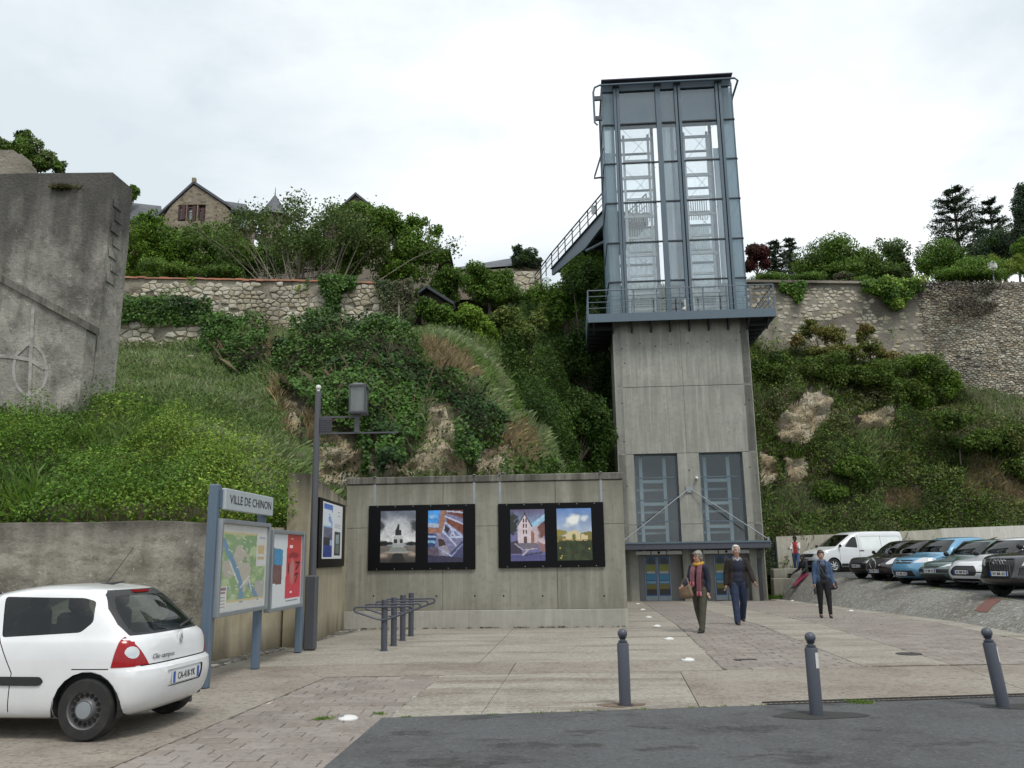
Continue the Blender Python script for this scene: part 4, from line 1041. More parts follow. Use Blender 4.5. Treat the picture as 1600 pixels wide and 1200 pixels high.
q = MB(); q.box((TWW / 2, .23, (zJ1 + zP) / 2), (TWW - .06, .3, zP - zJ1)); q.box((.22, D_ / 2, (zP + .3) / 2), (.36, D_, zP + .3)); q.box((TWW - .22, D_ / 2, (zP + .3) / 2), (.36, D_, zP + .3)); q.box((TWW / 2, D_ - .1, (zP) / 2), (TWW - .8, .25, zP)); q.build('shaft_core', M['towerc'], tw)
q = MB()
for px, py in ((972, 545), (1000, 537), (1024, 541), (1048, 538), (1075, 536), (1105, 534), (1150, 532), (1156, 519), (972, 630), (975, 690), (1170, 625), (1164, 632), (980, 760), (1077, 735), (1172, 730), (976, 568)):
    u, z = ont(px, py); q.lathe([(.035, -.004), (.035, .002), (0, .002)], (u, -.0, z), 8, 'y')
q.build('tie_hole', M['void'], tw)
for a, b in (cL, cM, cR):
    for z0, z1 in ((-.1, zJ0), (zJ0, zJ1)):
        q = MB(); q.box(((a + b) / 2, .3, (z0 + z1) / 2), (b - a, .6, z1 - z0 - .016)); q.build('pier', M['towerc'], tw, bevel=.01)
    q = MB(); q.box(((a + b) / 2, .35, zJ1 / 2), (b - a - .05, .5, zJ1)); q.build('pier_core', M['towerc'], tw)
GL = glassmat('window_glass', (0.80, 0.87, 0.90), 0.05, mx=.6)
GLT = glassmat('tower_glass', (0.955, 0.98, 0.99), 0.085, mx=.6)
def frosted(name, c, a):
    qm = bpy.data.materials.new(name); qm.use_nodes = True; t = qm.node_tree; t.nodes.clear(); L = t.links.new; NN = t.nodes.new
    o = NN('ShaderNodeOutputMaterial'); tr = NN('ShaderNodeBsdfTransparent'); tr.inputs[0].default_value = (.86, .92, .95, 1)
    df = NN('ShaderNodeBsdfDiffuse'); df.inputs[0].default_value = (*c, 1); tl = NN('ShaderNodeBsdfTranslucent'); tl.inputs[0].default_value = (*c, 1)
    gpos = NN('ShaderNodeNewGeometry'); mp = NN('ShaderNodeMapping'); mp.inputs['Scale'].default_value = (6, 6, .35); nz = NN('ShaderNodeTexNoise'); nz.inputs['Scale'].default_value = 1; nz.inputs['Detail'].default_value = 4
    L(gpos.outputs['Position'], mp.inputs[0]); L(mp.outputs[0], nz.inputs['Vector'])
    mr = NN('ShaderNodeMapRange'); mr.inputs['From Min'].default_value = .3; mr.inputs['From Max'].default_value = .7; mr.inputs['To Min'].default_value = a - .12; mr.inputs['To Max'].default_value = min(1, a + .12); L(nz.outputs['Fac'], mr.inputs['Value'])
    m1 = NN('ShaderNodeMixShader'); m1.inputs[0].default_value = .8; L(df.outputs[0], m1.inputs[1]); L(tl.outputs[0], m1.inputs[2])
    m2 = NN('ShaderNodeMixShader'); L(mr.outputs[0], m2.inputs[0]); L(tr.outputs[0], m2.inputs[1]); L(m1.outputs[0], m2.inputs[2])
    gl = NN('ShaderNodeBsdfGlossy'); gl.inputs['Roughness'].default_value = .08; m3 = NN('ShaderNodeMixShader'); m3.inputs[0].default_value = .06; L(m2.outputs[0], m3.inputs[1]); L(gl.outputs[0], m3.inputs[2])
    L(m3.outputs[0], o.inputs[0]); return qm
FRO = frosted('frosted_glass', (.60, .71, .77), .55)
FRB = frosted('milky_glass', (.86, .90, .90), .45)
FRM = frosted('shaft_screen', (.48, .57, .63), .62)
# lower windows
inner = MB()
for k, (a, b) in enumerate(((cL[1], cM[0]), (cM[1], cR[0]))):
    f_ = MB(); y = .30
    for x in (a + .035, b - .035): f_.box((x, y, (zW0 + zJ1) / 2), (.07, .12, zJ1 - zW0))
    zs = [zW0 + .04] + [ont(1020, yy)[1] for yy in (815, 781, 746)] + [zJ1 - .04]
    for z in zs: f_.box(((a + b) / 2, y - .003, z), (b - a, .11, .055))
    wf = f_.build('window_frame', M['towersteel'], tw)
    for z0, z1 in zip(zs[:-1], zs[1:]):
        q = MB(); q.box(((a + b) / 2, y, (z0 + z1) / 2), (b - a - .13, .012, z1 - z0 - .05)); q.build('pane', GL, wf)
    i0, i1 = a + .38, b - .55                      # pale lift guide frame inside
    q = MB()
    for x in (i0, i1): q.box((x, 1.0, (zW0 + zJ1) / 2 - 1.2), (.16, .16, zJ1 - zW0 + 2.2))
    for yy in (750, 786, 823): q.box(((i0 + i1) / 2, .95, ont(1020, yy)[1]), (i1 - i0, .12, .15))
    for yy in (762, 798, 832): q.box(((i0 + i1) / 2 - .1, 1.7, ont(1020, yy)[1]), (i1 - i0 + .2, .12, .11))
    q.build('guide_frame', M['whitesteel'], tw)
q = MB(); q.box((TWW / 2, 3.1, zJ1 / 2 + .2), (TWW - .9, .1, zJ1)); q.build('shaft_lining', M['darksteel'], tw)
# ground floor: soffit, doors
zc0 = ont(1090, 862)[1]
q = MB(); q.box((TWW / 2, .9, zW0 - .15), (TWW - .1, 1.6, .28)); q.build('floor_slab', M['towerc'], tw)
M['doorgrey'] = paint('door_grey', (.20, .20, .20), .5)
def pic_door():
    p = Pic(16, 64, (40, 110, 190)); p.vgrad((36, 120, 190), (30, 100, 180), 0, 1)
    p.ell(.5, .12, .45, .10, (30, 40, 46), 1, .3, .8, 3); p.poly([(0.05, .2), (.95, .2), (.95, .42), (.05, .42)], (168, 172, 40)); p.noise(14, .4, 3); p.poly([(.05, .46), (.95, .46), (.95, .60), (.05, .60)], (60, 170, 225)); p.poly([(.05, .62), (.95, .62), (.95, .68), (.05, .68)], (150, 205, 230))
    p.poly([(.1, .38), (.9, .38), (.9, .44), (.1, .44)], (220, 226, 230)); p.poly([(.05, .70), (.95, .70), (.95, .83), (.05, .83)], (150, 140, 40)); p.poly([(.05, .83), (.95, .83), (.95, .97), (.05, .97)], (48, 42, 34)); p.noise(20, .25, 6); return p.a * .5 + .02
for k, (a, b, la, lb) in enumerate(((ont(994, 900)[0], ont(1068, 900)[0], (1009, 1026), (1029, 1047)), (ont(1100, 900)[0], ont(1174, 900)[0], (1118, 1134), (1138, 1152)))):
    q = MB(); q.box(((a + b) / 2, .55, zc0 / 2 - .05), (b - a, .08, zc0 + .1)); d_ = q.build('door_screen', M['doorgrey'], tw)
    for p0, p1 in (la, lb):
        x0, x1 = ont(p0, 900, -.5)[0], ont(p1, 900, -.5)[0]
        q = MB(); q.box(((x0 + x1) / 2, .50, zc0 / 2 - .1), (x1 - x0 + .06, .05, zc0 - .2)); lf_ = q.build('lift_door', M['palesteel'], tw)
        grid_print('door_poster', pic_door(), (x0, .472, .22), (x1 - x0, 0, 0), (0, 0, zc0 - .42), lf_)
    q = MB(); n_ = 3
    for i in range(n_): q.box((a + (b - a) * (i + .5) / n_, -.02, zc0 - .02), ((b - a) / n_ - .05, .06, .16))
    q.build('lintel_panel', M['whitesteel'], tw)
    q = MB(); q.box(((a + b) / 2, -.06, zc0 - .02), (.1, .05, .1)); q.build('spotlight', M['black'], tw)
x_, z_ = ont(1083, 859); q = MB(); q.box((x_, -.08, z_ - .02), (.28, .03, .26)); q.build('lift_sign', M['bluegrey'], tw); q = MB(); q.box((x_, -.02, z_ - .42), (.26, .03, .4)); q.build('notice', mat('notice_maroon', (.12, .03, .035), .5), tw)
x_, z_ = ont(1151, 900); q = MB(); q.box((ont(1184, 900)[0] - .0, -.55, .95), (.14, .10, 1.9)); q.build('call_post', M['darksteel'], tw)
# canopy
zt, zb_ = ont(1090, 846, .9)[1], ont(1090, 858, .9)[1]
q = MB(); x0c, x1c = ont(972, 853, 1.0)[0], ont(1204, 850, 1.0)[0]
q.box(((x0c + x1c) / 2, -.5, (zt + zb_) / 2), (x1c - x0c, 1.1, zt - zb_)); cn = q.build('canopy', M['slate'], tw, bevel=.02)
q = MB(); q.beam((x0c, -1.06, zt - .04), (x1c, -1.06, zt - .04), .05, .07); q.build('gutter', M['towersteel'], cn)
px_, pz_ = ont(1077, 765)
q = MB(); q.box((px_, -.03, pz_), (.32, .06, .28)); q.build('rod_plate', M['galv'], tw)
for xx in (x0c + .05, x1c - .08):
    q = MB(); q.tube([(px_ + (.08 if xx > px_ else -.08), -.06, pz_), (xx, -.98, zt + .06)], .024, 8); q.box((xx, -.98, zt + .06), (.08, .06, .18)); q.build('tie_rod', M['galv'], tw)
x_, z_ = ont(1088, 747); q = MB(); q.sphere((x_, -.12, z_ - .02), .085, 10, 8); q.box((x_, -.03, z_ + .03), (.1, .08, .07)); q.build('camera_dome', M['white'], tw, smooth=True)
# platform
zPt, zPb = ont(1065, 486, .8)[1], ont(1065, 499, .8)[1]
pf = MB(); x0p, x1p = ont(918, 492, .8)[0], ont(1212, 483, .8)[0]; y0p, y1p = -.8, 5.6
pf.box(((x0p + x1p) / 2, y0p + .05, (zPt + zPb) / 2), (x1p - x0p, .10, zPt - zPb))
for x in (x0p + .05, x1p - .05): pf.box((x, (y0p + y1p) / 2 + .1, (zPt + zPb) / 2), (.10, y1p - y0p, zPt - zPb - .004))
plat = pf.build('platform_fascia', M['towersteel'], tw)
q = MB(); q.box(((x0p + x1p) / 2, (y0p + y1p) / 2, zPt - .10), (x1p - x0p - .2, y1p - y0p - .2, .06)); q.build('platform_deck', M['darksteel'], tw)
nj = 10
for i in range(nj):
    x = x0p + .3 + (x1p - x0p - .6) * i / (nj - 1)
    q = MB(); q.prism([(y0p + .1, zPt - .14), (-.01, zPt - .14), (-.01, zPb - .42), (y0p + .1, zPb + .04)], (x - .04, 0, 0), (0, 1, 0), (0, 0, 1), (.08, 0, 0)); q.build('bracket', M['darksteel'], tw)
for sx in (x0p, x1p):
    for i in range(6):
        y = .35 + i * .85; xa, xb = (sx + .1, -.01) if sx < 0 else (TWW + .01, sx - .1)
        q = MB(); q.beam((xa, y, zPb - .02), (xb, y, zPb - .02), .16, .22); q.build('joist', M['darksteel'], tw)
rl_top = ont(1065, 449, .8)[1]
def rail(pts, name, zs, parent, m, spacing=1.15, r=.022):
    """railing along pts: one rail object per height, posts each their own"""
    for j, z in enumerate(zs):
        q = MB(); q.tube([(p[0], p[1], p[2] + z) for p in pts], r * (1.4 if j == 0 else .8), 6); q.build(name + '_rail', m, parent)
    for a, b in zip(pts[:-1], pts[1:]):
        L = (Vector(b) - Vector(a)).length; n = max(1, round(L / spacing))
        for i in range(n + 1):
            if i == n and b is not pts[-1]: continue
            p = Vector(a).lerp(Vector(b), i / n); q = MB(); q.beam(p, p + Vector((0, 0, zs[0])), .065, .035, up=(0, 1, 0)); q.build(name + '_post', m, parent)
hr = rl_top - zPt
rail([(x0p + .04, y1p, zPt), (x0p + .04, y0p + .03, zPt), (x1p - .04, y0p + .03, zPt), (x1p - .04, y1p, zPt)], 'railing', [hr, hr * .75, hr * .5, hr * .25], tw, M['towersteel'])
# glass shaft: two steel posts to each side of every bay
zR = [zPt] + [ont(1060, y)[1] for y in (437.5, 376, 313.5, 251.5, 190)] + [ont(1060, 139)[1]]
zTop = ont(1041, 126)[1]
yb = 300
def pu_(px): return ont(px, 217)[0]
xs = [(pu_(942.5), pu_(961)), (pu_(970), pu_(1027)), (pu_(1035), pu_(1057)), (pu_(1067), pu_(1122)), (pu_(1132), pu_(1149.5))]
XL, XR = xs[0][0], xs[4][1]
for i in range(4):
    a, b = xs[i][1], xs[i + 1][0]
    for x in (a + .07, b - .07):
        q = MB(); q.box((x, .02, (zPt + zTop) / 2 - .1), (.13, .24, zTop - zPt - .2)); q.build('steel_post', M['towersteel'], tw)
    q = MB(); q.box(((a + b) / 2, .10, (zPt + zTop) / 2 - .1), (b - a - .2, .06, zTop - zPt - .25)); q.build('post_web', M['darksteel'], tw)
for sgn, x in ((0, XL + .03), (1, XR - .03)):
    q = MB(); q.box((x, .06, (zPt + zTop) / 2 - .15), (.06, .10, zTop - zPt - .3)); q.build('corner_post', M['towersteel'], tw)
M['slatepane'] = mat('back_painted_glass', (.050, .115, .165), .15, var=[((.5, .5, .5), (.085, .16, .21), .4, .65, 3, .7)], coat=.2)
for c, (a, b) in enumerate(xs):
    for r_ in range(6):
        z0, z1 = zR[r_], zR[r_ + 1]
        mt = FRO if c in (0, 4) else GLT
        q = MB(); q.box(((a + b) / 2, .05, (z0 + z1) / 2), (b - a - .03, .014, z1 - z0 - .07)); q.build('pane', mt, tw)
        if r_ < 5: q = MB(); q.box(((a + b) / 2, -.0, z1), (b - a, .10, .06)); q.build('transom', M['darksteel'], tw)
# side and back glazing
for r_ in range(6):
    z0, z1 = zR[r_], zR[r_ + 1]
    for x in (XL + .03, XR - .03):
        for j in range(2):
            q = MB(); y0, y1 = .12 + j * 1.62, .12 + (j + 1) * 1.62; q.box((x, (y0 + y1) / 2, (z0 + z1) / 2), (.014, y1 - y0 - .06, z1 - z0 - .07)); q.build('side_pane', FRO, tw)
    q = MB(); q.box((XL - .01, D_ / 2, z0 + .0), (.05, D_, .06)); q.box((XR + .01, D_ / 2, z0), (.05, D_, .06)); q.build('side_transom', M['darksteel'], tw)
    for c in (1, 3):
        a, b = xs[c]
        q = MB(); q.box(((a + b) / 2, D_, (z0 + z1) / 2), (b - a + .1, .014, z1 - z0 - .08)); q.build('back_pane', FRB if r_ in (0, 1, 2) else GLT, tw)
        q = MB(); q.box(((a + b) / 2, D_ + .02, z0), (b - a + .2, .1, .10)); q.build('back_transom', M['palesteel'], tw)
q = MB()
for x in (xs[0][1] + .1, xs[1][1] + .1, xs[3][0] - .1, xs[4][0] - .1, XL + .05, XR - .05): q.box((x, D_, (zPt + zTop) / 2), (.16, .16, zTop - zPt - .2))
q.build('back_post', M['towersteel'], tw)
for c in (0, 2, 4):
    a, b = xs[c]; q = MB(); q.box(((a + b) / 2, D_ - .25 if c != 2 else .5, (zPt + zR[5]) / 2), (b - a + (.12 if c == 2 else 0.05), .02, zR[5] - zPt)); q.build('shaft_screen', FRM, tw)
q = MB(); q.box(((XL + XR) / 2, .55, (zR[5] + zTop) / 2 + .02), (XR - XL - .25, .6, zTop - zR[5] - .25)); q.build('machine_room', M['slatepane'], tw)
# pale guide frames of both lifts, with crossed bracing rods
for c in (1, 3):
    a, b = xs[c]; i0, i1 = a + .22, b - .36
    for x in (i0, i1):
        q = MB(); q.box((x, 1.25, (zPt + zR[5]) / 2), (.12, .12, zR[5] - zPt)); q.build('guide_post', M['whitesteel'], tw)
    for r_ in range(5):
        z0, z1 = zR[r_], zR[r_ + 1]
        for zz, yy, hh in ((z1 - .28, 1.2, .13), (z0 + .72, 1.25, .12), (z0 + .35, 2.4, .09)):
            q = MB(); q.box(((i0 + i1) / 2 + (0 if yy < 2 else .12), yy, zz), (i1 - i0 + (.3 if zz > z1 - .4 else 0), .1, hh)); q.build('guide_beam', M['whitesteel'], tw)
        q = MB(); q.tube([(a + .1, .3, z0 + .1), (b - .1, .3, z1 - .1)], .010, 5); q.tube([(a + .1, .34, z1 - .1), (b - .1, .34, z0 + .1)], .010, 5); q.build('brace_rod', M['palesteel'], tw)
        if r_ in (3, 2):
            q = MB()
            for i in range(11): q.box((a + .3 + (b - a - .6) * i / 10, 2.9, z0 + .75 + (0.5 if r_ == 2 else 0)), (.05, .03, 1.3))
            q.build('baluster', M['whitesteel'], tw)
    q = MB(); q.box((b - .12, 1.7, (zPt + zR[5]) / 2), (.10, .6, zR[5] - zPt)); q.build('cable_tray', M['palesteel'], tw)
x_, z_ = ont(1065, 478, -.6)
q = MB(); q.box((xs[2][0] + .3, .4, zPt + .5), (.5, .1, 1.0)); q.build('cabinet', M['darksteel'], tw)
q = MB(); q.tube([(xs[2][1] - .12, -.35, zPt), (xs[2][1] - .12, -.35, zPt + .75)], .06, 8); q.sphere((xs[2][1] - .2, -.45, zPt + .18), .12, 10, 8); q.build('floodlight', M['white'], tw, smooth=True)
# roof and the pipe around its edge
q = MB(); q.box(((XL + XR) / 2, D_ / 2 - .1, zTop), (XR - XL + .02, D_ + .6, .08)); q.build('roof', mat('roof_metal', (.06, .055, .085), .4), tw, bevel=.02)
q = MB(); q.box(((XL + XR) / 2, .06, (zR[6] + zTop) / 2), (XR - XL - .06, .12, zTop - zR[6] - .1)); q.build('roof_fascia', M['towersteel'], tw)
zq = zTop - .28
q = MB(); q.tube([(XL - .28, -.3, zq - 2.25), (XL - .42, -.3, zq - 2.1), (XL - .44, -.3, zq - .35), (XL - .36, -.33, zq - .1), (XL - .1, -.36, zq), (XR + .1, -.36, zq), (XR + .26, -.3, zq - .12), (XR + .26, 1.2, zq - .2), (XR + .2, 2.4, zq - 1.0)], .055, 8); q.build('edge_pipe', M['towersteel'], tw, smooth=True)
for c_, d_ in [((XL - .24, -.25, z), (.42, .14, .22)) for z in (zq - .7, zq - 1.85)] + [(((xs[i][1] + xs[i + 1][0]) / 2, -.2, zq), (.36, .3, .1)) for i in range(4)]:
    q = MB(); q.box(c_, d_); q.build('pipe_clamp', M['slate'], tw)
q = MB(); q.tube([(XL - .02, .1, zR[4] + .95), (XL - .5, .1, zR[4] - .55), (XL - .55, .1, zR[4] - .7), (XL - .02, .1, zR[4] - .66)], .05, 6); q.build('side_bracket', M['slate'], tw)

# ------------------------------------------------------------------ footbridge from the tower to the hill
A0 = at(946, 327, 43.6); A1 = at(946, 341, 43.6); B0 = at(862, 421, 53.5); B1 = at(864, 428, 53.5)
for _t in np.linspace(0, 1, 200):
    H0 = A0 + (B0 - A0) * _t
    if proj(H0)[0] < 913.5: break
H1 = at(913.5, 388, H0[1])
br = thing('footbridge', 'steel footbridge with railings running from the lift tower to the hilltop', 'footbridge', (float(A0[0]), float(A0[1]), float(A0[2]) - .9))
dirb = np.array([B0[0] - A0[0], B0[1] - A0[1]]); dirb = dirb / np.linalg.norm(dirb); sideb = np.array([dirb[1], -dirb[0]])
def bp(p, off, z): return (p[0] + sideb[0] * off, p[1] + sideb[1] * off, z)
for off in (0, 2.4):
    q = MB(); P3 = [A0, H0, B0]; Zt = [A0[2], H0[2], B0[2]]; Zb = [A1[2] - .15, H1[2], B1[2] - .1]
    vs = []
    for p, zt, zb in zip(P3, Zt, Zb):
        for o_ in (off, off + .16): vs += [bp(p, o_, zb), bp(p, o_, zt)]
    fs = []
    for i in range(2):
        b_ = i * 4; fs += [(b_, b_ + 4, b_ + 5, b_ + 1), (b_ + 2, b_ + 3, b_ + 7, b_ + 6), (b_ + 1, b_ + 5, b_ + 7, b_ + 3), (b_, b_ + 2, b_ + 6, b_ + 4)]
    fs += [(0, 1, 3, 2), (8, 10, 11, 9)]
    q.add(vs, fs); q.build('girder', M['towersteel'], br, world=True)
    fl = MB(); fl.add([bp(p, off - .1 + o_, z + dz) for p, z in zip(P3, Zt) for o_, dz in ((0, 0), (.36, 0), (.36, .05), (0, .05))], [(i * 4 + j, i * 4 + (j + 1) % 4, i * 4 + 4 + (j + 1) % 4, i * 4 + 4 + j) for i in range(2) for j in range(4)] + [(0, 1, 2, 3), (8, 9, 10, 11)]); fl.build('flange', M['darksteel'], br, world=True)
q = MB(); vs = [bp(p, o_, p[2] - dz) for p in (A0, H0, B0) for o_, dz in ((.1, .05), (2.5, .05), (2.5, .2), (.1, .2))]
q.add(vs, [(i * 4 + j, i * 4 + (j + 1) % 4, i * 4 + 4 + (j + 1) % 4, i * 4 + 4 + j) for i in range(2) for j in range(4)] + [(0, 1, 2, 3), (8, 9, 10, 11)]); q.build('deck', M['darksteel'], br, world=True)
C0 = at(836, 450, 56.5)
for off in (.02, 2.5):
    pts = [bp(A0, off, A0[2] + .05), bp(B0, off, B0[2] + .05)]; pts = [tuple(np.array(p) - np.array(br.location)) for p in pts]
    rail(pts, 'railing', [1.12, .86, .45], br, M['darksteel'], 1.45, .034)
    e1 = np.array(bp(C0, off, C0[2] - .15)); pts = [pts[1], tuple(e1 - np.array(br.location))]
    rail(pts, 'railing', [1.12, .86, .45], br, M['darksteel'], 1.0, .034)
q = MB(); q.tube([bp(H0, .1, H1[2] - .15), bp(np.array([6.0, 43.2, 0]), .1, H1[2] - .62)], .09, 8); q.build('strut', M['towersteel'], br, world=True)
for i in range(7):
    t = (i + .5) / 7; p = np.array(A0) * (1 - t) + np.array(B0) * t
    q = MB(); q.beam(bp(p, .1, p[2] - .3), bp(p, 2.5, p[2] - .3), .12, .2); q.build('cross_beam', M['darksteel'], br, world=True)
q = MB(); p = np.array(A0) * .82 + np.array(B0) * .18; q.box((p[0], p[1] - .05, p[2] + .72), (.3, .03, .55)); q.build('bridge_sign', M['whitesteel'], br, world=True)
# ------------------------------------------------------------------ town signs
SL_ = np.array([-4.14, 11.58, 0.]); SM_ = np.array([-3.97, 13.48, 0.]); SR_ = np.array([-3.93, 15.66, 0.])
su = SR_ - SL_; su = su / np.linalg.norm(su); sn = np.array([su[1], -su[0], 0.])
def ons(px, py, off=0.0): return onwall(px, py, SL_ + sn * off, sn, su)
def sp(u, z, off=0.0): return Vector((SL_[0] + su[0] * u + sn[0] * off, SL_[1] + su[1] * u + sn[1] * off, z))
ANGS = math.atan2(su[1], su[0])
def quadbox(qs, off): 
    c = [ons(*p, off) for p in qs]
    return (c[0][0] + c[3][0]) / 2, (c[1][0] + c[2][0]) / 2, (c[2][1] + c[3][1]) / 2, (c[0][1] + c[1][1]) / 2     # u0 u1 z0 z1
uM = float((SM_ - SL_) @ su); uR = float((SR_ - SL_) @ su)
sg = thing('town_sign', 'blue framed town map board with white name plate above it', 'information board', tuple(SL_), ANGS)
zl = ons(337, 757)[1]
T0, T1, TZ0, TZ1 = quadbox([(351, 760), (425, 780), (422, 809), (347, 793)], .1)
B0_, B1_, BZ0, BZ1 = quadbox([(346, 806), (422, 822), (414, 955), (335, 962)], .1)
TZ0 -= .0; 
q = MB(); q.box((0, 0, zl / 2), (.13, .13, zl)); q.build('post', M['bluegrey'], sg, bevel=.015)
q = MB(); q.box((uM, 0, TZ1 / 2 + .0), (.115, .115, TZ1)); q.build('post', M['bluegrey'], sg, bevel=.015)
q = MB(); q.box(((T0 + T1) / 2, -.10, (TZ0 + TZ1) / 2), (T1 - T0, .07, TZ1 - TZ0)); tp = q.build('name_plate', mat('plate_grey', (.40, .44, .46), .4, var=[((4, 4, 2), (.30, .33, .34), .5, .75, 4, .5)]), sg, bevel=.01)
def text(body, size, loc, rot, mt, parent, name='lettering', ext=.001, sx=1.0, align='CENTER', shear=0.0):
    cu = bpy.data.curves.new(name, 'FONT'); cu.body = body; cu.size = size; cu.extrude = ext; cu.align_x = align; cu.align_y = 'CENTER'; cu.resolution_u = 2; cu.shear = shear
    o = bpy.data.objects.new(name, cu); COL.objects.link(o); cu.materials.append(mt); o.parent = parent; o.location = loc; dg = bpy.context.evaluated_depsgraph_get(); me = bpy.data.meshes.new_from_object(o.evaluated_get(dg)); bpy.data.objects.remove(o); me.name = name; me.materials.clear(); o = link(name, me, mt, parent)
    o.location = loc; o.rotation_euler = rot; o.scale = (sx, 1, 1)
    return o
M['ink'] = mat('black_ink', (.02, .02, .025), .6)
text('VILLE DE CHINON', .175, ((T0 + T1) / 2 + .03, -.138, (TZ0 + TZ1) / 2), (PI / 2, 0, 0), M['ink'], tp, sx=1.22 * (T1 - T0) / 2.0)
def frame_board(root, u0, u1, z0, z1, fr=.06):
    q = MB(); q.box(((u0 + u1) / 2, -.06, (z0 + z1) / 2), (u1 - u0 - .02, .06, z1 - z0 - .02)); q.build('backing', M['galv'], root)
    q = MB()
    for x in (u0 + fr / 2, u1 - fr / 2): q.box((x, -.08, (z0 + z1) / 2), (fr, .11, z1 - z0))
    for z in (z0 + fr / 2, z1 - fr / 2): q.box(((u0 + u1) / 2, -.08, z), (u1 - u0 - 2 * fr, .108, fr))
    q.build('frame', M['galv'], root, bevel=.006)
frame_board(sg, B0_, B1_, BZ0, BZ1)
for x in (0.10, uM - .09):
    for z in ((BZ0 * .8 + BZ1 * .2), (BZ0 * .3 + BZ1 * .7)): q = MB(); q.box((x, -.02, z), (.14, .08, .42)); q.build('clamp', M['bluegrey'], sg)
for x in (.10, uM - .08): q = MB(); q.box((x, -.05, (TZ0 + TZ1) / 2), (.16, .09, TZ1 - TZ0 - .05)); q.build('clamp', M['bluegrey'], sg)
def pic_map():
    p = Pic(66, 84, (205, 205, 200)); mp_ = (p.u > .05) & (p.u < .97) & (p.v > .09) & (p.v < .90)
    n = fbm(p.P, 7, 3, 4); p.a[mp_] = lin(142, 172, 104); p.a[mp_ & (n > .5)] = lin(112, 152, 84); p.a[mp_ & (n < .40)] = lin(170, 190, 136)
    tn_ = mp_ & (np.hypot((p.u - .45 - .25 * (p.v - .5)) / .17, (p.v - .5) / .3) + (n - .5) < 1); p.a[tn_] = lin(176, 168, 150)
    t2 = mp_ & (np.hypot((p.u - .2) / .14, (p.v - .5) / .12) + (n - .5) < 1); p.a[t2] = lin(170, 164, 148); t3 = mp_ & (p.u > .75) & (p.v > .68); p.a[t3] = lin(160, 160, 146)
    hill = mp_ & (p.u > .45) & (p.u < .8) & (p.v < .45) & (n > .42); p.a[hill] = lin(98, 146, 72)
    def river(pts, w_, c):
        for a, b in zip(pts[:-1], pts[1:]): p.line(a, b, w_, c)
    river([(.06, .20), (.14, .30), (.24, .42), (.36, .56), (.44, .70), (.46, .89)], .042, (62, 124, 164)); river([(.63, .72), (.72, .80), (.82, .89)], .035, (62, 118, 160))
    river([(.2, .44), (.3, .58), (.38, .68)], .012, (206, 214, 190)); river([(.44, .74), (.62, .62)], .012, (214, 214, 206)); river([(.62, .66), (.68, .80)], .01, (214, 214, 206)); river([(.1, .76), (.2, .74)], .02, (86, 140, 168))
    for k in range(26):
        x, y = .1 + .8 * _h(np.array(k), np.array(2), np.array(3), 1), .14 + .72 * _h(np.array(k), np.array(5), np.array(1), 2); p.line((x, y), (x + .04, y + .012), .006, (214, 216, 200))
    p.poly([(.05, .09), (.74, .09), (.74, .115), (.05, .115)], (196, 180, 110)); p.poly([(.05, .885), (.97, .885), (.97, .905), (.05, .905)], (196, 176, 112))
    p.poly([(.76, .05), (.99, .05), (.99, .50), (.76, .50)], (206, 206, 202)); p.poly([(.79, .24), (.94, .24), (.94, .34), (.79, .34)], (196, 168, 98)); p.poly([(.79, .38), (.94, .38), (.94, .42), (.79, .42)], (188, 156, 92)); p.poly([(.82, .13), (.95, .13), (.95, .15), (.82, .15)], (150, 158, 176))
    p.poly([(.03, .72), (.16, .72), (.16, .99), (.03, .99)], (210, 208, 204)); p.poly([(.04, .73), (.15, .73), (.15, .765), (.04, .765)], (120, 72, 72)); p.poly([(.04, .775), (.13, .775), (.13, .80), (.04, .80)], (130, 90, 90))
    for i in range(9): p.line((.05, .82 + i * .018), (.13, .82 + i * .018), .004, (130, 130, 134))
    p.noise(24, .12, 4); return p.a * .72 + .12
grid_print('map_sheet', pic_map(), (B0_ + .06, -.094, BZ0 + .06), (B1_ - B0_ - .12, 0, 0), (0, 0, BZ1 - BZ0 - .12), sg)
sg2 = thing('notice_board', 'blue framed notice board with red festival poster beside the lamp post', 'notice board', tuple(SR_), ANGS)
R0, R1, RZ0, RZ1 = quadbox([(426, 824), (475, 834), (470, 950), (417, 955)], .1); R0 -= uR; R1 -= uR
q = MB(); q.box((0, 0, RZ1 / 2), (.12, .12, RZ1 - .02)); q.build('post', M['bluegrey'], sg2, bevel=.015)
frame_board(sg2, R0, R1, RZ0, RZ1)
q = MB(); q.box((R0 - .02, -.03, (RZ0 + RZ1) / 2), (.16, .08, .5)); q.build('clamp', M['bluegrey'], sg2)
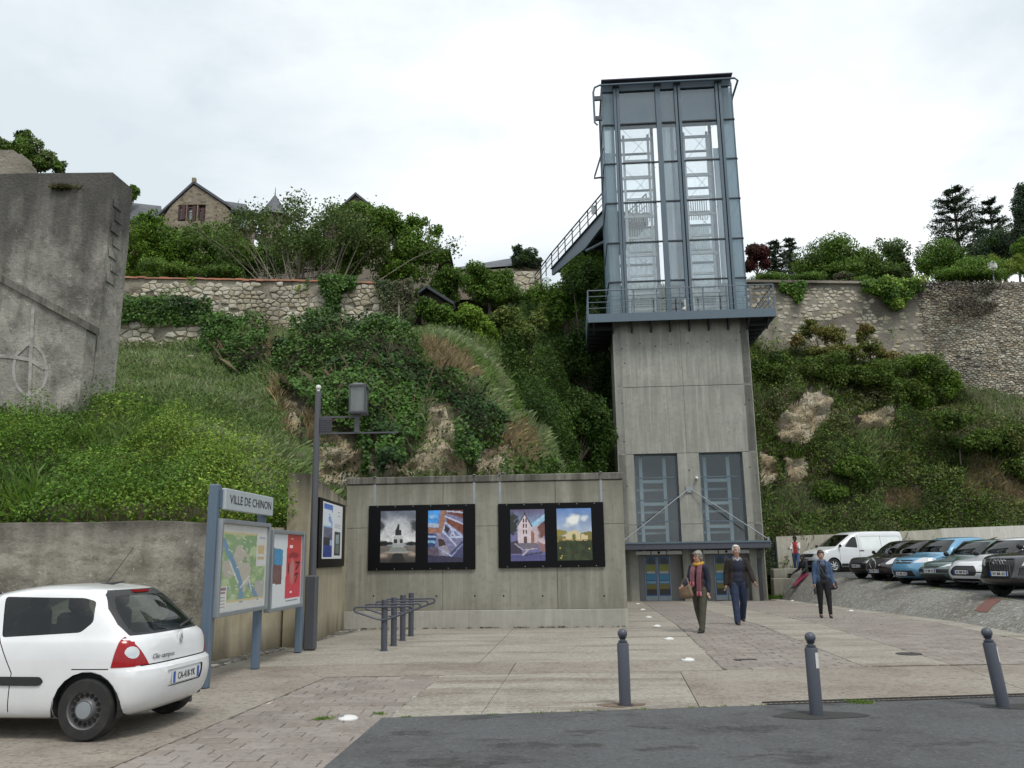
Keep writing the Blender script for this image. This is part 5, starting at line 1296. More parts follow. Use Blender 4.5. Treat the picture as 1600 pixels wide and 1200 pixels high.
def pic_notice():
    p = Pic(56, 72, (206, 210, 212)); p.poly([(.08, .20), (.36, .22), (.33, .70), (.07, .68)], (112, 84, 84)); mk = p.poly([(.09, .20), (.36, .22), (.36, .44), (.08, .42)], (74, 138, 178)); p.noise(16, .35, 3, (p.u < .37) & (p.u > .06) & (p.v > .2) & (p.v < .69))
    rd = p.poly([(.50, .0), (.99, .0), (.99, .9), (.46, .9)], (190, 62, 70)); t = p.v[..., None]; p.a[rd] = (lin(186, 66, 48) * (1 - t) + lin(200, 62, 84) * t)[rd]
    p.ell(.68, .52, .10, .20, (176, 130, 122), .9, .5, .7, 4); p.ell(.72, .3, .22, .05, (128, 34, 42), .8, .5, 1.0, 6); p.line((.80, .40), (.93, .40), .02, (70, 26, 32)); p.line((.93, .40), (.82, .50), .02, (70, 26, 32)); p.line((.78, .58), (.88, .56), .02, (60, 26, 30)); p.line((.88, .56), (.80, .68), .02, (84, 50, 36)); p.line((.56, .42), (.56, .54), .016, (96, 32, 40))
    p.poly([(.58, .15), (.68, .15), (.68, .20), (.58, .20)], (236, 214, 214)); p.poly([(.60, .06), (.70, .06), (.70, .075), (.60, .075)], (230, 190, 180)); p.poly([(.62, .81), (.70, .81), (.70, .83), (.62, .83)], (236, 210, 210)); p.poly([(.5, .93), (.9, .93), (.9, .95), (.5, .95)], (110, 116, 130))
    return p.a
grid_print('poster_sheet', pic_notice(), (R0 + .06, -.094, RZ0 + .06), (R1 - R0 - .12, 0, 0), (0, 0, RZ1 - RZ0 - .12), sg2)

# ------------------------------------------------------------------ lamp post
lp0 = g(484, 1016); YL = lp0[1]
lp = thing('lamp_post', 'slim dark lamp post with square lantern on bracket arms and white ball tip', 'lamp post', tuple(lp0))
def lz(px, py): p = at(px, py, YL); return float(p[0] - lp0[0]), float(p[2])
zt_ = lz(498, 604)[1]; tx = 0.0
q = MB(); q.box((0, 0, .68), (.22, .20, 1.36)); q.build('base_box', M['post'], lp, bevel=.03)
q = MB(); q.lathe([(.075, 1.34), (.066, 2.2), (.058, zt_ - .12), (.054, zt_ - .10)], n=14); q.build('pole', M['post'], lp, smooth=True)
q = MB(); q.sphere((0, 0, zt_ - .02), .055, 12, 8); q.lathe([(.035, zt_ - .12), (.03, zt_ - .05)], n=10); q.build('ball_tip', M['white'], lp, smooth=True)
za, zb2 = lz(520, 652)[1], lz(520, 677)[1]
q = MB(); xa = lz(563, 652)[0]; xb = lz(622, 676)[0]
q.beam((0, 0, za), (xa, 0, za), .04, .035); q.build('upper_arm', M['post'], lp)
q = MB(); q.beam((0, 0, zb2), (xb, 0, zb2), .035, .03); q.build('lower_arm', M['post'], lp)
q = MB(); c0, c1 = lz(499, 660)[0], lz(517, 660)[0]; q.box(((c0 + c1) / 2 + .02, 0, (za + zb2) / 2), (c1 - c0, .05, za - zb2 - .05))
for i in range(7): q.box(((c0 + c1) / 2 + .02, -.03, zb2 + .05 + i * (za - zb2 - .1) / 6), (c1 - c0, .02, .012))
q.build('ballast_box', M['post'], lp)
xc = (lz(548, 620)[0] + lz(573, 620)[0]) / 2; zl0, zl1 = lz(560, 646)[1], lz(560, 599)[1]
q = MB(); q.box((lz(558, 660)[0], 0, (zb2 + zl0) / 2), (.09, .07, zl0 - zb2)); q.build('bracket', M['post'], lp)
ln_ = MB(); hw = .155
for i in (-1, 1):
    for j in (-1, 1): ln_.beam((xc + i * (hw - .015), j * (hw - .015), zl0), (xc + i * hw, j * hw, zl1 - .07), .03, .03)
for z in (zl0 + .01, zl1 - .07):
    for i in (-1, 1): ln_.beam((xc - hw, i * hw, z), (xc + hw, i * hw, z), .032, .034); ln_.beam((xc + i * hw, -hw, z), (xc + i * hw, hw, z), .033, .033)
ln_.box((xc, 0, zl0 - .01), (2 * hw, 2 * hw, .03)); ln_.add([(xc - hw - .01, -hw - .01, zl1 - .05), (xc + hw + .01, -hw - .01, zl1 - .05), (xc + hw + .01, hw + .01, zl1 - .05), (xc - hw - .01, hw + .01, zl1 - .05), (xc - .06, -.06, zl1), (xc + .06, -.06, zl1), (xc + .06, .06, zl1), (xc - .06, .06, zl1)], [(3, 2, 1, 0), (4, 5, 6, 7), (0, 1, 5, 4), (1, 2, 6, 5), (2, 3, 7, 6), (3, 0, 4, 7)])
lf = ln_.build('lantern_frame', M['post'], lp)
MLK = frosted('lantern_glass', (.55, .55, .53), .4)
for i, j in ((0, -1), (0, 1), (-1, 0), (1, 0)):
    q = MB(); q.box((xc + i * (hw - .01), j * (hw - .01), (zl0 + zl1) / 2 - .03), (.006 if i else 2 * hw - .05, .006 if j else 2 * hw - .05, zl1 - zl0 - .12)); q.build('lantern_pane', MLK, lf)
q = MB(); q.sphere((xc, 0, (zl0 + zl1) / 2 + .03), (.045, .045, .07), 10, 8); q.build('bulb', M['white'], lf, smooth=True)
q = MB(); q.tube([(0, -.005, 1.36), (.0, -.10, 1.5)], .01, 5)

# ------------------------------------------------------------------ bicycle stands
def bike_stand(loc, lab):
    t = thing('bicycle_stand', lab, 'bicycle stand', tuple(loc), 0.03, 'bicycle stands by the poster wall')
    q = MB(); q.lathe([(.058, -.02), (.058, .90), (.052, .905), (0, .905)], n=16); q.lathe([(.075, 0), (.075, .012), (.06, .014)], n=16); q.build('post', M['slate'], t, smooth=True)
    pts = []
    def arc(cx, cz, r, a0, a1, n=6): return [(cx + r * math.cos(a), -.066, cz + r * math.sin(a)) for a in np.linspace(a0, a1, n)]
    loop = [(-.12, -.066, .565)] + [(-.50, -.066, .69)] + arc(-.50, .735, .045, -PI / 2 - .3, -PI * 1.5, 7) + arc(.47, .735, .045, PI / 2, -PI / 2 + .3, 7)[0:] + [(.10, -.066, .57), (0, -.066, .545)]
    q = MB(); q.tube(loop, .019, 8, closed=True); q.build('hoop', M['slate'], t, smooth=True)
for (px, py), l in zip(((600, 1017), (615, 1009), (629, 1001), (642, 994)), ('nearest of the four, in front of the others', 'second from the camera in the row', 'third from the camera in the row', 'last of the four, next to the concrete wall')):
    bike_stand(g(px, py), 'dark bicycle stand with triangular tube hoop, ' + l)

# ------------------------------------------------------------------ bollards
def bollard(loc, lab, sticker=None, lean=(0, 0)):
    t = thing('bollard', lab, 'bollard', tuple(loc), 0, 'ball-topped bollards along the road edge'); t.rotation_euler = (lean[0], lean[1], 0)
    q = MB(); q.lathe([(.066, -.05), (.066, .655), (.060, .672), (.045, .674)], n=20); q.build('shaft', M['slate'], t, smooth=True)
    q = MB(); q.lathe([(.044, .672), (.050, .682), (.050, .694), (.034, .700), (.030, .712), (.05, .726)], n=16); q.build('neck', M['slate'], t, smooth=True)
    q = MB(); q.sphere((0, 0, .772), .056, 16, 10); q.build('ball', M['slate'], t, smooth=True)
    q = MB(); q.lathe([(.10, -.005), (.095, .006), (.067, .008)], n=16); q.build('collar', M['iron'], t)
    if sticker is not None:
        q = MB(); n = 6; a = [sticker - .38 + .76 * i / n for i in range(n + 1)]
        vs = [(.0672 * math.cos(x), .0672 * math.sin(x), z) for z in (.47, .625) for x in a]
        q.add(vs, [(i, i + 1, n + 2 + i, n + 1 + i) for i in range(n)]); q.build('reflector', M['white'], t, smooth=True)
bollard(g(977, 1102), 'plain upright grey bollard with ball top standing on the concrete')
bollard(g(1276, 1118), 'upright grey ball bollard with white sticker beside the drain grating', -PI / 2 + .62)
bollard(g(1568, 1106), 'leaning grey ball bollard with white sticker at far right', -PI / 2 + .95, (0, -.10))
# ------------------------------------------------------------------ the hillside
HC = [  # photo column, then (row, distance) pairs from the foot to the top
 (-420, [(830,13.75),(780,15),(720,17),(690,18.5),(650,20.5),(600,26),(540,32),(478,35.9)]),
 (-150, [(822,13.75),(770,15),(715,17),(680,18.5),(640,20.5),(590,26),(540,32),(478,35.9)]),
 (0,    [(818,13.75),(765,15),(705,17),(660,18.6),(635,20.5),(595,25),(549,32.6),(478,35.9)]),
 (100,  [(818,13.75),(770,15),(705,17.2),(655,19),(622,21.5),(585,26),(548,32.8),(478,35.9)]),
 (185,  [(818,13.9),(775,15),(705,17.4),(650,19.5),(610,22.5),(575,27),(549,32.9),(478,35.9)]),
 (260,  [(820,14.2),(775,15.4),(710,17.8),(655,20),(612,23),(578,27.5),(550,32.9),(476,35.9)]),
 (335,  [(826,14.8),(775,16),(712,18.3),(660,20.4),(620,23),(588,27),(566,30.5),(512,35.9)]),
 (400,  [(834,16),(780,17),(720,19),(670,20.8),(628,23),(590,26),(548,30),(516,35.9)]),
 (445,  [(840,17.2),(785,18.2),(730,19.8),(680,21.2),(635,22.9),(595,25),(548,29),(518,35.9)]),
 (490,  [(812,19.3),(775,20.3),(735,21.3),(690,22.2),(640,23.2),(590,24.6),(542,28.5),(518,35.9)]),
 (560,  [(800,22.0),(765,22.4),(730,22.8),(690,23.2),(640,23.8),(580,24.6),(538,27.5),(518,35.9)]),
 (650,  [(800,22.0),(765,22.4),(730,22.8),(690,23.3),(640,23.9),(580,25.0),(540,28.0),(518,35.9)]),
 (705,  [(800,22.0),(765,22.5),(730,23.0),(690,23.6),(640,24.4),(590,25.8),(545,29.5),(520,36.2)]),
 (760,  [(800,22.2),(765,22.8),(735,23.4),(700,24.3),(655,25.6),(612,27.5),(570,31.5),(528,38.0)]),
 (820,  [(800,22.5),(770,23.5),(745,24.5),(720,26),(680,28.5),(635,33),(570,40.0),(470,50.0)]),
 (875,  [(800,24.5),(785,28.0),(765,32.0),(735,36.0),(690,39.5),(630,43),(545,48.0),(450,55.0)]),
 (925,  [(845,39.0),(815,40.5),(780,42.0),(740,43.0),(690,44.5),(620,47),(540,50.0),(448,56.0)]),
 (1000, [(868,46.5),(830,46.7),(790,47),(750,47.2),(690,47.6),(630,48.6),(560,50.0),(450,56.0)]),
 (1100, [(850,45.0),(820,45.3),(780,45.7),(740,46.2),(690,46.8),(630,47.6),(560,49.0),(450,56.0)]),
 (1185, [(862,44.5),(820,45.0),(770,45.6),(720,46.2),(670,46.9),(620,47.8),(575,49.5),(545,52.0)]),
 (1240, [(858,44.5),(815,45.1),(765,45.8),(720,46.4),(680,46.9),(625,47.5),(580,49.5),(550,52.0)]),
 (1330, [(855,44.5),(812,45.2),(765,46.0),(715,46.8),(672,47.5),(632,48.2),(592,49.8),(560,52.0)]),
 (1430, [(852,44.5),(808,45.3),(765,46.2),(718,47.2),(678,48.2),(645,49.2),(612,50.4),(580,52.0)]),
 (1520, [(850,44.5),(805,45.3),(765,46.1),(722,47.0),(690,47.9),(662,48.8),(636,49.8),(612,51.0)]),
 (1640, [(848,44.5),(805,45.2),(765,45.9),(726,46.7),(695,47.5),(668,48.4),(640,49.2),(615,50.2)]),
 (1900, [(842,44.5),(800,45.0),(765,45.6),(730,46.2),(700,46.9),(675,47.6),(645,48.2),(618,48.8)]),
]
def cr(P, n):
    """Catmull-Rom through rows of P (k, m, 3) -> n samples along axis 0"""
    k = len(P); t = np.linspace(0, k - 1, n); i = np.minimum(t.astype(int), k - 2); f = (t - i)[:, None, None]
    p0 = P[np.maximum(i - 1, 0)]; p1 = P[i]; p2 = P[i + 1]; p3 = P[np.minimum(i + 2, k - 1)]
    m1 = (p2 - p0) * .42; m2 = (p3 - p1) * .42
    return (2 * f**3 - 3 * f**2 + 1) * p1 + (f**3 - 2 * f**2 + f) * m1 + (-2 * f**3 + 3 * f**2) * p2 + (f**3 - f**2) * m2
CP = np.array([[at(px, py, Y) for py, Y in rows] for px, rows in HC])
foot = CP[:, :1].copy(); foot[:, 0, 1] -= .12; foot[:, 0, 2] = -1.3; CP = np.concatenate([foot, CP], 1)      # carry the bank down below the paving
NU, NV = 420, 120
Hs = cr(CP, NU).transpose(1, 0, 2); Hs = cr(Hs, NV).transpose(1, 0, 2)     # (NU, NV, 3)
def grid_normals(G):
    du = np.gradient(G, axis=0); dv = np.gradient(G, axis=1); n = np.cross(du, dv); n /= np.linalg.norm(n, axis=-1, keepdims=True) + 1e-9
    return n
Nh = grid_normals(Hs)
if Nh[NU // 2, NV // 2, 1] > 0: Nh = -Nh
hx, hy = proj(Hs)
ROCKS = [[(486,690),(520,672),(546,682),(556,700),(556,775),(488,770)], [(560,692),(612,690),(645,700),(648,750),(552,750)], [(672,628),(702,626),(714,690),(728,750),(638,750),(652,705),(668,662)], [(742,705),(792,700),(806,750),(738,750)],
 [(1232,636),(1262,608),(1302,622),(1292,662),(1256,698),(1214,692),(1210,660)], [(1322,652),(1400,636),(1394,670),(1345,674)], [(1184,706),(1214,718),(1212,758),(1185,766)], [(1222,716),(1264,720),(1256,752),(1226,768)], [(440,610),(470,640),(484,700),(462,690),(440,650)]]
def anyin(px, py, polys):
    m_ = np.zeros(np.shape(px), bool)
    for p in polys: m_ |= inpoly(px, py, p)
    return m_
jx = (fbm(Hs, .9, 3) - .5) * 26; jy = (fbm(Hs, .9, 8) - .5) * 26
rockm = anyin(hx + jx, hy + jy, ROCKS)
disp = (fbm(Hs, .45, 5, 4) - .5) * 1.0 * np.clip((Hs[..., 1] - 13) / 6, .25, 1)
rk = (fbm(Hs * np.array([1, 1, 1.8]), .9, 21, 5) - .5); rk = np.sign(rk) * np.abs(rk) ** .7 + (fbm(Hs * np.array([1, 1, 1.4]), 2.6, 27, 3) - .5) * .5
disp = disp * (1 - .6 * rockm) + rockm * rk * 1.3
lock = np.clip(np.minimum(np.arange(NV), 6)[None] / 6, 0, 1)
Hd = Hs + Nh * (disp * lock)[..., None]
ii, jj = np.meshgrid(np.arange(NU - 1), np.arange(NV - 1), indexing='ij')
idx = (ii * NV + jj)
Fq = np.stack([idx, idx + NV, idx + NV + 1, idx + 1], -1).reshape(-1, 4)
hill = tag(np_mesh('hillside', Hd.reshape(-1, 3), Fq, [M['soil'], M['rock']], None, None, True), kind='structure')
rf = rockm[:-1, :-1].reshape(-1)
hill.data.polygons.foreach_set('material_index', rf.astype(np.int32))
# hilltop behind the walls
def top(name, xs, ys, zf):
    q = MB(); vs = [(x, y, zf(x, y)) for x in xs for y in ys]; k = len(ys)
    q.add(vs, [(i * k + j, (i + 1) * k + j, (i + 1) * k + j + 1, i * k + j + 1) for i in range(len(xs) - 1) for j in range(k - 1)])
    return tag(q.build(name, M['soil'], smooth=True), kind='structure')
LZ = lambda x, y: 12.9 + 6.5 * min(1, max(0, (y - 37) / 15)) + 6 * min(1, max(0, (y - 50) / 10))
top('hilltop', np.linspace(-90, -4.7, 8), [36.5, 40, 44, 48, 52, 56, 62, 90, 200], LZ)
top('hilltop', [-4.7, 0, 4, 9, 15], [55.5, 58, 62, 90, 200], lambda x, y: 19.2 if y < 60 else 20.5)
top('hilltop', np.linspace(15, 120, 8), [52.4, 56, 62, 80, 200], lambda x, y: 18.3 + (y - 52) * .02)

# ------------------------------------------------------------------ leaves
LEAF = leafmat('leaves', .30, .5); IVYM = leafmat('ivy_leaves', .18, .5); GRASSM = leafmat('grass_blades', .5, .6)
BARK = mat('bark', (.10, .082, .062), .9, var=[((4, 4, 1), (.05, .04, .03), .45, .65, 5), ((9, 9, 3), (.17, .15, .12), .55, .75, 5, .7)], bump=.02, bscale=20)
BARKP = mat('pale_bark', (.21, .185, .15), .9, var=[((5, 5, 1.5), (.10, .085, .065), .45, .7, 5)], bump=.01, bscale=25)
def unit(v): return v / (np.linalg.norm(v, axis=-1, keepdims=True) + 1e-9)
def leaves(P, Nn, size, col, rng, aspect=.62, droop=.25, jit=.75):
    """one folded four-sided leaf at each point"""
    n = len(P); Nn = unit(Nn + rng.normal(0, jit, (n, 3))); t = unit(np.cross(Nn, rng.normal(0, 1, (n, 3)))); t[:, 2] -= droop; t = unit(t); b = unit(np.cross(Nn, t)); nn = np.cross(t, b)
    s = (size * rng.uniform(.65, 1.3, n))[:, None]
    V = np.empty((n, 4, 3)); V[:, 0] = P; V[:, 1] = P + t * s * .45 + b * s * aspect * .5 + nn * s * .10; V[:, 2] = P + t * s; V[:, 3] = P + t * s * .45 - b * s * aspect * .5 + nn * s * .10
    return V.reshape(-1, 3), np.repeat(col, 4, 0)
def blades(P, up, length, width, col, rng):
    n = len(P); d = unit(up + rng.normal(0, .48, (n, 3))); sd = unit(np.cross(d, rng.normal(0, 1, (n, 3)))); l = (length * rng.uniform(.5, 1.3, n))[:, None]; w_ = width
    V = np.empty((n, 4, 3)); tip = P + d * l; tip[:, 2] -= l[:, 0] * .18
    V[:, 0] = P - sd * w_; V[:, 1] = P + sd * w_; V[:, 2] = P + d * l * .6 + sd * w_ * .7; V[:, 3] = tip
    return V.reshape(-1, 3), np.repeat(col, 4, 0)
def stuff(name, V, C, m_): return tag(np_mesh(name, V, np.arange(len(V)).reshape(-1, 4), m_, None, C), kind='stuff')
def pal(rng, n, cols, var=.22, P=None, sc=.6, seed=0):
    cols = np.array(cols) * 1.3; k = len(cols)
    if P is None: ix = rng.integers(0, k, n); c = cols[ix]
    else:
        t = np.clip((fbm(P, sc, seed, 3) - .28) / .44, 0, .999) * (k - 1); t = np.clip(t + rng.normal(0, .45, n), 0, k - 1.001); i = t.astype(int); f = (t - i)[:, None]; c = cols[i] * (1 - f) + cols[np.minimum(i + 1, k - 1)] * f
    return np.clip(c * np.exp(rng.normal(0, var, n))[:, None] * (1 + rng.normal(0, .06, (n, 3))), .004, .6)
IVYC = [(.014, .034, .008), (.026, .064, .012), (.060, .120, .020), (.036, .082, .014)]
BRAM = [(.030, .068, .010), (.058, .120, .014), (.100, .175, .022), (.155, .215, .030)]
GRAC = [(.135, .205, .060), (.20, .255, .11), (.26, .29, .17), (.115, .20, .040)]
DRYC = [(.23, .185, .10), (.28, .225, .13), (.20, .16, .085), (.17, .17, .07)]
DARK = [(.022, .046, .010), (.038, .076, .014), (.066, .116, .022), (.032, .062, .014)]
MIXR = [(.022, .044, .009), (.048, .090, .014), (.085, .130, .022), (.036, .064, .012), (.115, .145, .034), (.10, .10, .05)]
# sample the hillside evenly by area
rng = np.random.default_rng(11)
a_ = np.linalg.norm(np.cross(Hd[1:, :-1] - Hd[:-1, :-1], Hd[:-1, 1:] - Hd[:-1, :-1]), axis=-1)
vis = (hx[:-1, :-1] > -60) & (hx[:-1, :-1] < 1670)
def sample(n, wfun=None):
    wgt = (a_ * vis).copy()
    if wfun is not None: wgt = wgt * wfun(hx[:-1, :-1], hy[:-1, :-1], Hd[:-1, :-1])
    p = wgt.ravel() / wgt.sum(); k = rng.choice(p.size, n, p=p); i, j = k // (NV - 1), k % (NV - 1); u = rng.random(n)[:, None]; v = rng.random(n)[:, None]
    P = Hd[i, j] * (1 - u) * (1 - v) + Hd[i + 1, j] * u * (1 - v) + Hd[i, j + 1] * (1 - u) * v + Hd[i + 1, j + 1] * u * v
    Nn = Nh[i, j]; x, y = proj(P); return P, Nn, x, y
IVYZ = [[(428,565),(468,538),(520,530),(600,534),(650,550),(690,580),(730,618),(775,668),(780,702),(735,722),(722,690),(700,626),(668,626),(652,694),(600,694),(560,694),(500,668),(446,622)], [(558,690),(578,690),(576,745),(562,745)], [(700,695),(738,700),(734,748),(706,740)],
 [(180,482),(325,474),(420,522),(418,566),(372,590),(330,572),(318,506),(182,504)], [(590,690),(630,690),(640,745),(596,745)], [(600,440),(640,440),(642,520),(590,515)]]
GRZ = [[(172,552),(300,556),(370,590),(440,640),(478,700),(480,790),(400,770),(330,700),(250,640),(172,625)], [(405,510),(645,510),(715,528),(785,600),(850,690),(895,750),(800,750),(790,672),(735,610),(690,570),(640,542),(520,526),(430,545)], [(1490,600),(1600,615),(1680,640),(1680,680),(1560,660)], [(1200,770),(1320,740),(1330,800),(1200,810)], [(182,462),(330,462),(330,482),(182,484)]]
BRZ = [[(-80,690),(40,640),(170,636),(250,660),(330,725),(420,800),(470,860),(-80,860)]]
DRZ = [[(776,668),(812,668),(842,748),(786,748)], [(418,596),(500,625),(505,705),(450,690)], [(405,530),(440,545),(432,575),(405,570)], [(640,530),(720,560),(740,600),(690,580)], [(1520,700),(1640,760),(1640,810),(1500,770)], [(1380,770),(1440,770),(1440,800),(1380,800)]]
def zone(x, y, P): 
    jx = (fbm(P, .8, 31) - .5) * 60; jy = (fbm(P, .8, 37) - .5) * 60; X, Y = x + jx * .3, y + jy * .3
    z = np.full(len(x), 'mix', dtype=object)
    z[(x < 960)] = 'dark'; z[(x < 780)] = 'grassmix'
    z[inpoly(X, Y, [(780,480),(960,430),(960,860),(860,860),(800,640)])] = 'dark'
    for zz, n in ((GRZ, 'grass'), (BRZ, 'bram'), (DRZ, 'dry')): z[anyin(X, Y, zz)] = n
    z[anyin(x + jx * .35, y + jy * .35, IVYZ)] = 'ivy'
    r = anyin(x + jx * .25, y + jy * .25, ROCKS) & ~anyin(x + jx * .2, y + jy * .2, IVYZ[1:3] + IVYZ[4:5]); z[r] = 'rock'
    return z
nearw = lambda x, y, P: np.clip(26 / P[..., 1], .3, 2.2) ** 1.6 * (y > 380) * ((y < 840) | (x > 830))
P, Nn, x, y = sample(450000, nearw); z = zone(x, y, P)
UPV = np.array([0, 0, 1.0])
# ivy
k = z == 'ivy'; Pk = P[k]; h = .10 + 1.25 * np.clip(fbm(Pk, .7, 41, 3) * 2.4 - .75, 0, 1); off = rng.uniform(.25, 1, k.sum()) ** .5 * h
V, C = leaves(Pk + Nn[k] * off[:, None], Nn[k] + UPV * .35, .105, pal(rng, k.sum(), IVYC, .25, Pk, .8, 3), rng, .85, .35, .55); ivV, ivC = [V], [C]
# brambles and undergrowth
uV, uC = [], []
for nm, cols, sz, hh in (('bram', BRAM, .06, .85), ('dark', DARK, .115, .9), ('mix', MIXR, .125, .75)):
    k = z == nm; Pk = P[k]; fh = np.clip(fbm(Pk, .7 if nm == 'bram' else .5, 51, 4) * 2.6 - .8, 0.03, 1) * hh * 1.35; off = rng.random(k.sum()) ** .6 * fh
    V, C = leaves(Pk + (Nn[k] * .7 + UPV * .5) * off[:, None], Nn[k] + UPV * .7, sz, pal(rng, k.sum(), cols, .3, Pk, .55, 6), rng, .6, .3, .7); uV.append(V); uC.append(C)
k = z == 'grassmix'; Pk = P[k]; sel = rng.random(k.sum()) < .6
V, C = leaves(Pk[sel] + UPV * (rng.random(sel.sum()) * .3)[:, None], UPV * np.ones((sel.sum(), 1)), .09, pal(rng, sel.sum(), BRAM[:3], .3, Pk[sel], .8, 9), rng); uV.append(V); uC.append(C)
# grass
gV, gC = [], []
P2, N2, x2, y2 = sample(300000, nearw); z2 = zone(x2, y2, P2)
for nm, cols, ln_, wd, keep in (('grass', GRAC, .42, .011, 1.0), ('dry', DRYC, .50, .012, 1.0), ('grassmix', GRAC, .38, .012, .8), ('mix', GRAC[:2] + MIXR[1:3], .55, .016, .6), ('bram', GRAC[:1] + BRAM[1:], .42, .01, .25), ('rock', DRYC[:1] + GRAC[:1], .25, .010, .05), ('dark', DARK[1:3] + GRAC[:1], .5, .016, .25)):
    k = (z2 == nm) & (rng.random(len(P2)) < keep); Pk = P2[k]; d = N2[k] * .45 + UPV * 1.0
    sc = (.5 + fbm(Pk, .8, 61, 3))
    V, C = blades(Pk, d, ln_ * sc, wd * np.clip(Pk[:, 1:2] / 22, .7, 2.0), pal(rng, k.sum(), cols, .25, Pk, .6, 12), rng); gV.append(V); gC.append(C)
k = z == 'grass'; sel = rng.random(k.sum()) < .42; Pk = P[k][sel]
V, C = leaves(Pk + UPV * (rng.random(len(Pk)) * .35)[:, None], UPV * np.ones((len(Pk), 1)), .08, pal(rng, len(Pk), [(.06, .11, .025), (.10, .145, .04)], .3, Pk, .8, 9), rng); uV.append(V); uC.append(C)
k = ((z2 == 'mix') | (z2 == 'ivy')) & (rng.random(len(P2)) < .018); V, C = blades(P2[k], N2[k] * .8 + UPV, .95, .007, pal(rng, k.sum(), [(.12, .09, .06), (.07, .055, .035), (.16, .13, .085)], .25), rng); gV.append(V); gC.append(C)
k = z == 'rock'; sel = rng.random(k.sum()) < .10; Pk = P[k][sel]; V, C = leaves(Pk + Nn[k][sel] * .08, Nn[k][sel] + UPV * .5, .09, pal(rng, len(Pk), IVYC, .3, Pk, 1, 4), rng); uV.append(V); uC.append(C)
stuff('undergrowth', np.concatenate(uV), np.concatenate(uC), LEAF)
stuff('grass', np.concatenate(gV), np.concatenate(gC), GRASSM)
# ivy over the stone walls: hanging patches on their faces
def face_patch(polys, Y, n, th=.25, sz=.11, seed=1, cols=IVYC):
    r = np.random.default_rng(seed); a = np.array(sum(polys, [])); lo, hi = a.min(0), a.max(0); X = r.uniform(lo[0], hi[0], n * 3); Z = r.uniform(lo[1], hi[1], n * 3)
    Pw = np.array([at(px, py, Y) for px, py in zip(X, Z)]); j = (fbm(Pw, 1.2, 5) - .5) * 22; k = anyin(X + j, Z + j, polys); Pw = Pw[k][:n]; Pw[:, 1] -= r.random(len(Pw)) * th * np.clip(fbm(Pw, 1.1, 8) * 2 - .4, .1, 1)
    V, C = leaves(Pw, np.tile([0, -1.0, .35], (len(Pw), 1)), sz, pal(r, len(Pw), cols, .28, Pw, .9, 3), r, .85, .4, .5); ivV.append(V); ivC.append(C)
face_patch([[(505,432),(560,432),(562,452),(535,462),(530,485),(515,490),(510,470),(498,455)]], 36.0, 2600, .5)
face_patch([[(585,442),(645,436),(650,525),(612,515),(600,480),(588,462)]], 35.95, 3800, .5, .10, 2, [(.03, .055, .018), (.06, .075, .03), (.10, .085, .06), (.045, .08, .02)])
face_patch([[(176,470),(330,466),(335,500),(300,508),(280,512),(262,500),(235,512),(215,500),(176,504)]], 32.95, 4200, .4, .11, 3)
face_patch([[(318,498),(345,490),(420,530),(415,565),(370,585),(330,575),(316,540)]], 31.6, 5200, .9, .11, 4)
face_patch([[(476,436),(484,436),(484,452),(474,450)], [(462,446),(470,446),(468,456),(460,454)], [(290,434),(306,432),(308,446),(294,446)]], 36.0, 420, .2, .09, 5, BRAM)
face_patch([[(1215,440),(1258,440),(1262,462),(1246,478),(1238,462),(1218,455)]], 51.9, 1500, .5, .14, 6, BRAM[:3])
face_patch([[(1345,440),(1445,436),(1440,456),(1420,470),(1408,486),(1392,484),(1375,466),(1348,456)]], 51.8, 4200, 1.0, .15, 7, BRAM)
face_patch([[(1478,472),(1520,466),(1560,474),(1540,488),(1500,492),(1480,486)], [(1440,440),(1600,440),(1600,452),(1520,458),(1440,450)]], 50.6, 2600, .35, .12, 9, [(.05, .042, .034), (.085, .07, .055), (.06, .062, .035)])
face_patch([[(1385,515),(1405,512),(1402,528),(1390,530)], [(1200,500),(1212,496),(1216,540),(1200,545)]], 51.8, 260, .3, .14, 8, BRAM)
stuff('ivy', np.concatenate(ivV), np.concatenate(ivC), IVYM)

# ------------------------------------------------------------------ trees and bushes, each one its own thing
GREEN1 = [(.060, .118, .012), (.092, .165, .018), (.135, .21, .026)]; GREEN2 = [(.042, .086, .012), (.070, .132, .018), (.108, .176, .028)]; GREEN3 = [(.042, .075, .016), (.070, .110, .028), (.105, .145, .046)]
YELG = [(.060, .085, .018), (.095, .12, .026), (.15, .16, .04), (.16, .10, .04)]; RED = [(.05, .014, .016), (.085, .022, .024), (.05, .03, .02)]; CON = [(.022, .040, .022), (.036, .060, .032), (.056, .080, .044)]; LIMEG = [(.10, .16, .022), (.16, .22, .04), (.20, .24, .05)]
def crown_pts(ell, Y, n, r, nb=9, shell=.55, clump=.34, depth=None):
    """points on a cloud of small blobs filling the ellipse ell (px) at distance Y"""
    cx, cy, rx, ry = ell; c = at(cx, cy, Y); k = Y / F * 1.02; R3 = np.array([rx * k, (depth if depth else rx * k * .9), ry * k])
    d = unit(r.normal(0, 1, (nb, 3))); rad_ = r.uniform(.25, .78, nb)[:, None]; bc = d * rad_; br_ = r.uniform(.75, 1.3, nb) * clump
    bc[0] = 0; w_ = br_ ** 2; bi = r.choice(nb, n, p=w_ / w_.sum()); dd = unit(r.normal(0, 1, (n, 3))); rr = (shell + (1.08 - shell) * r.random(n) ** .5)
    Pn = bc[bi] + dd * (br_[bi] * rr)[:, None]; Pw = c + Pn * R3; nz = fbm(Pw, 1.6, 3, 3); keep = nz > .30
    return Pw[keep], (dd * .8 + Pn * .3)[keep], c + bc * R3
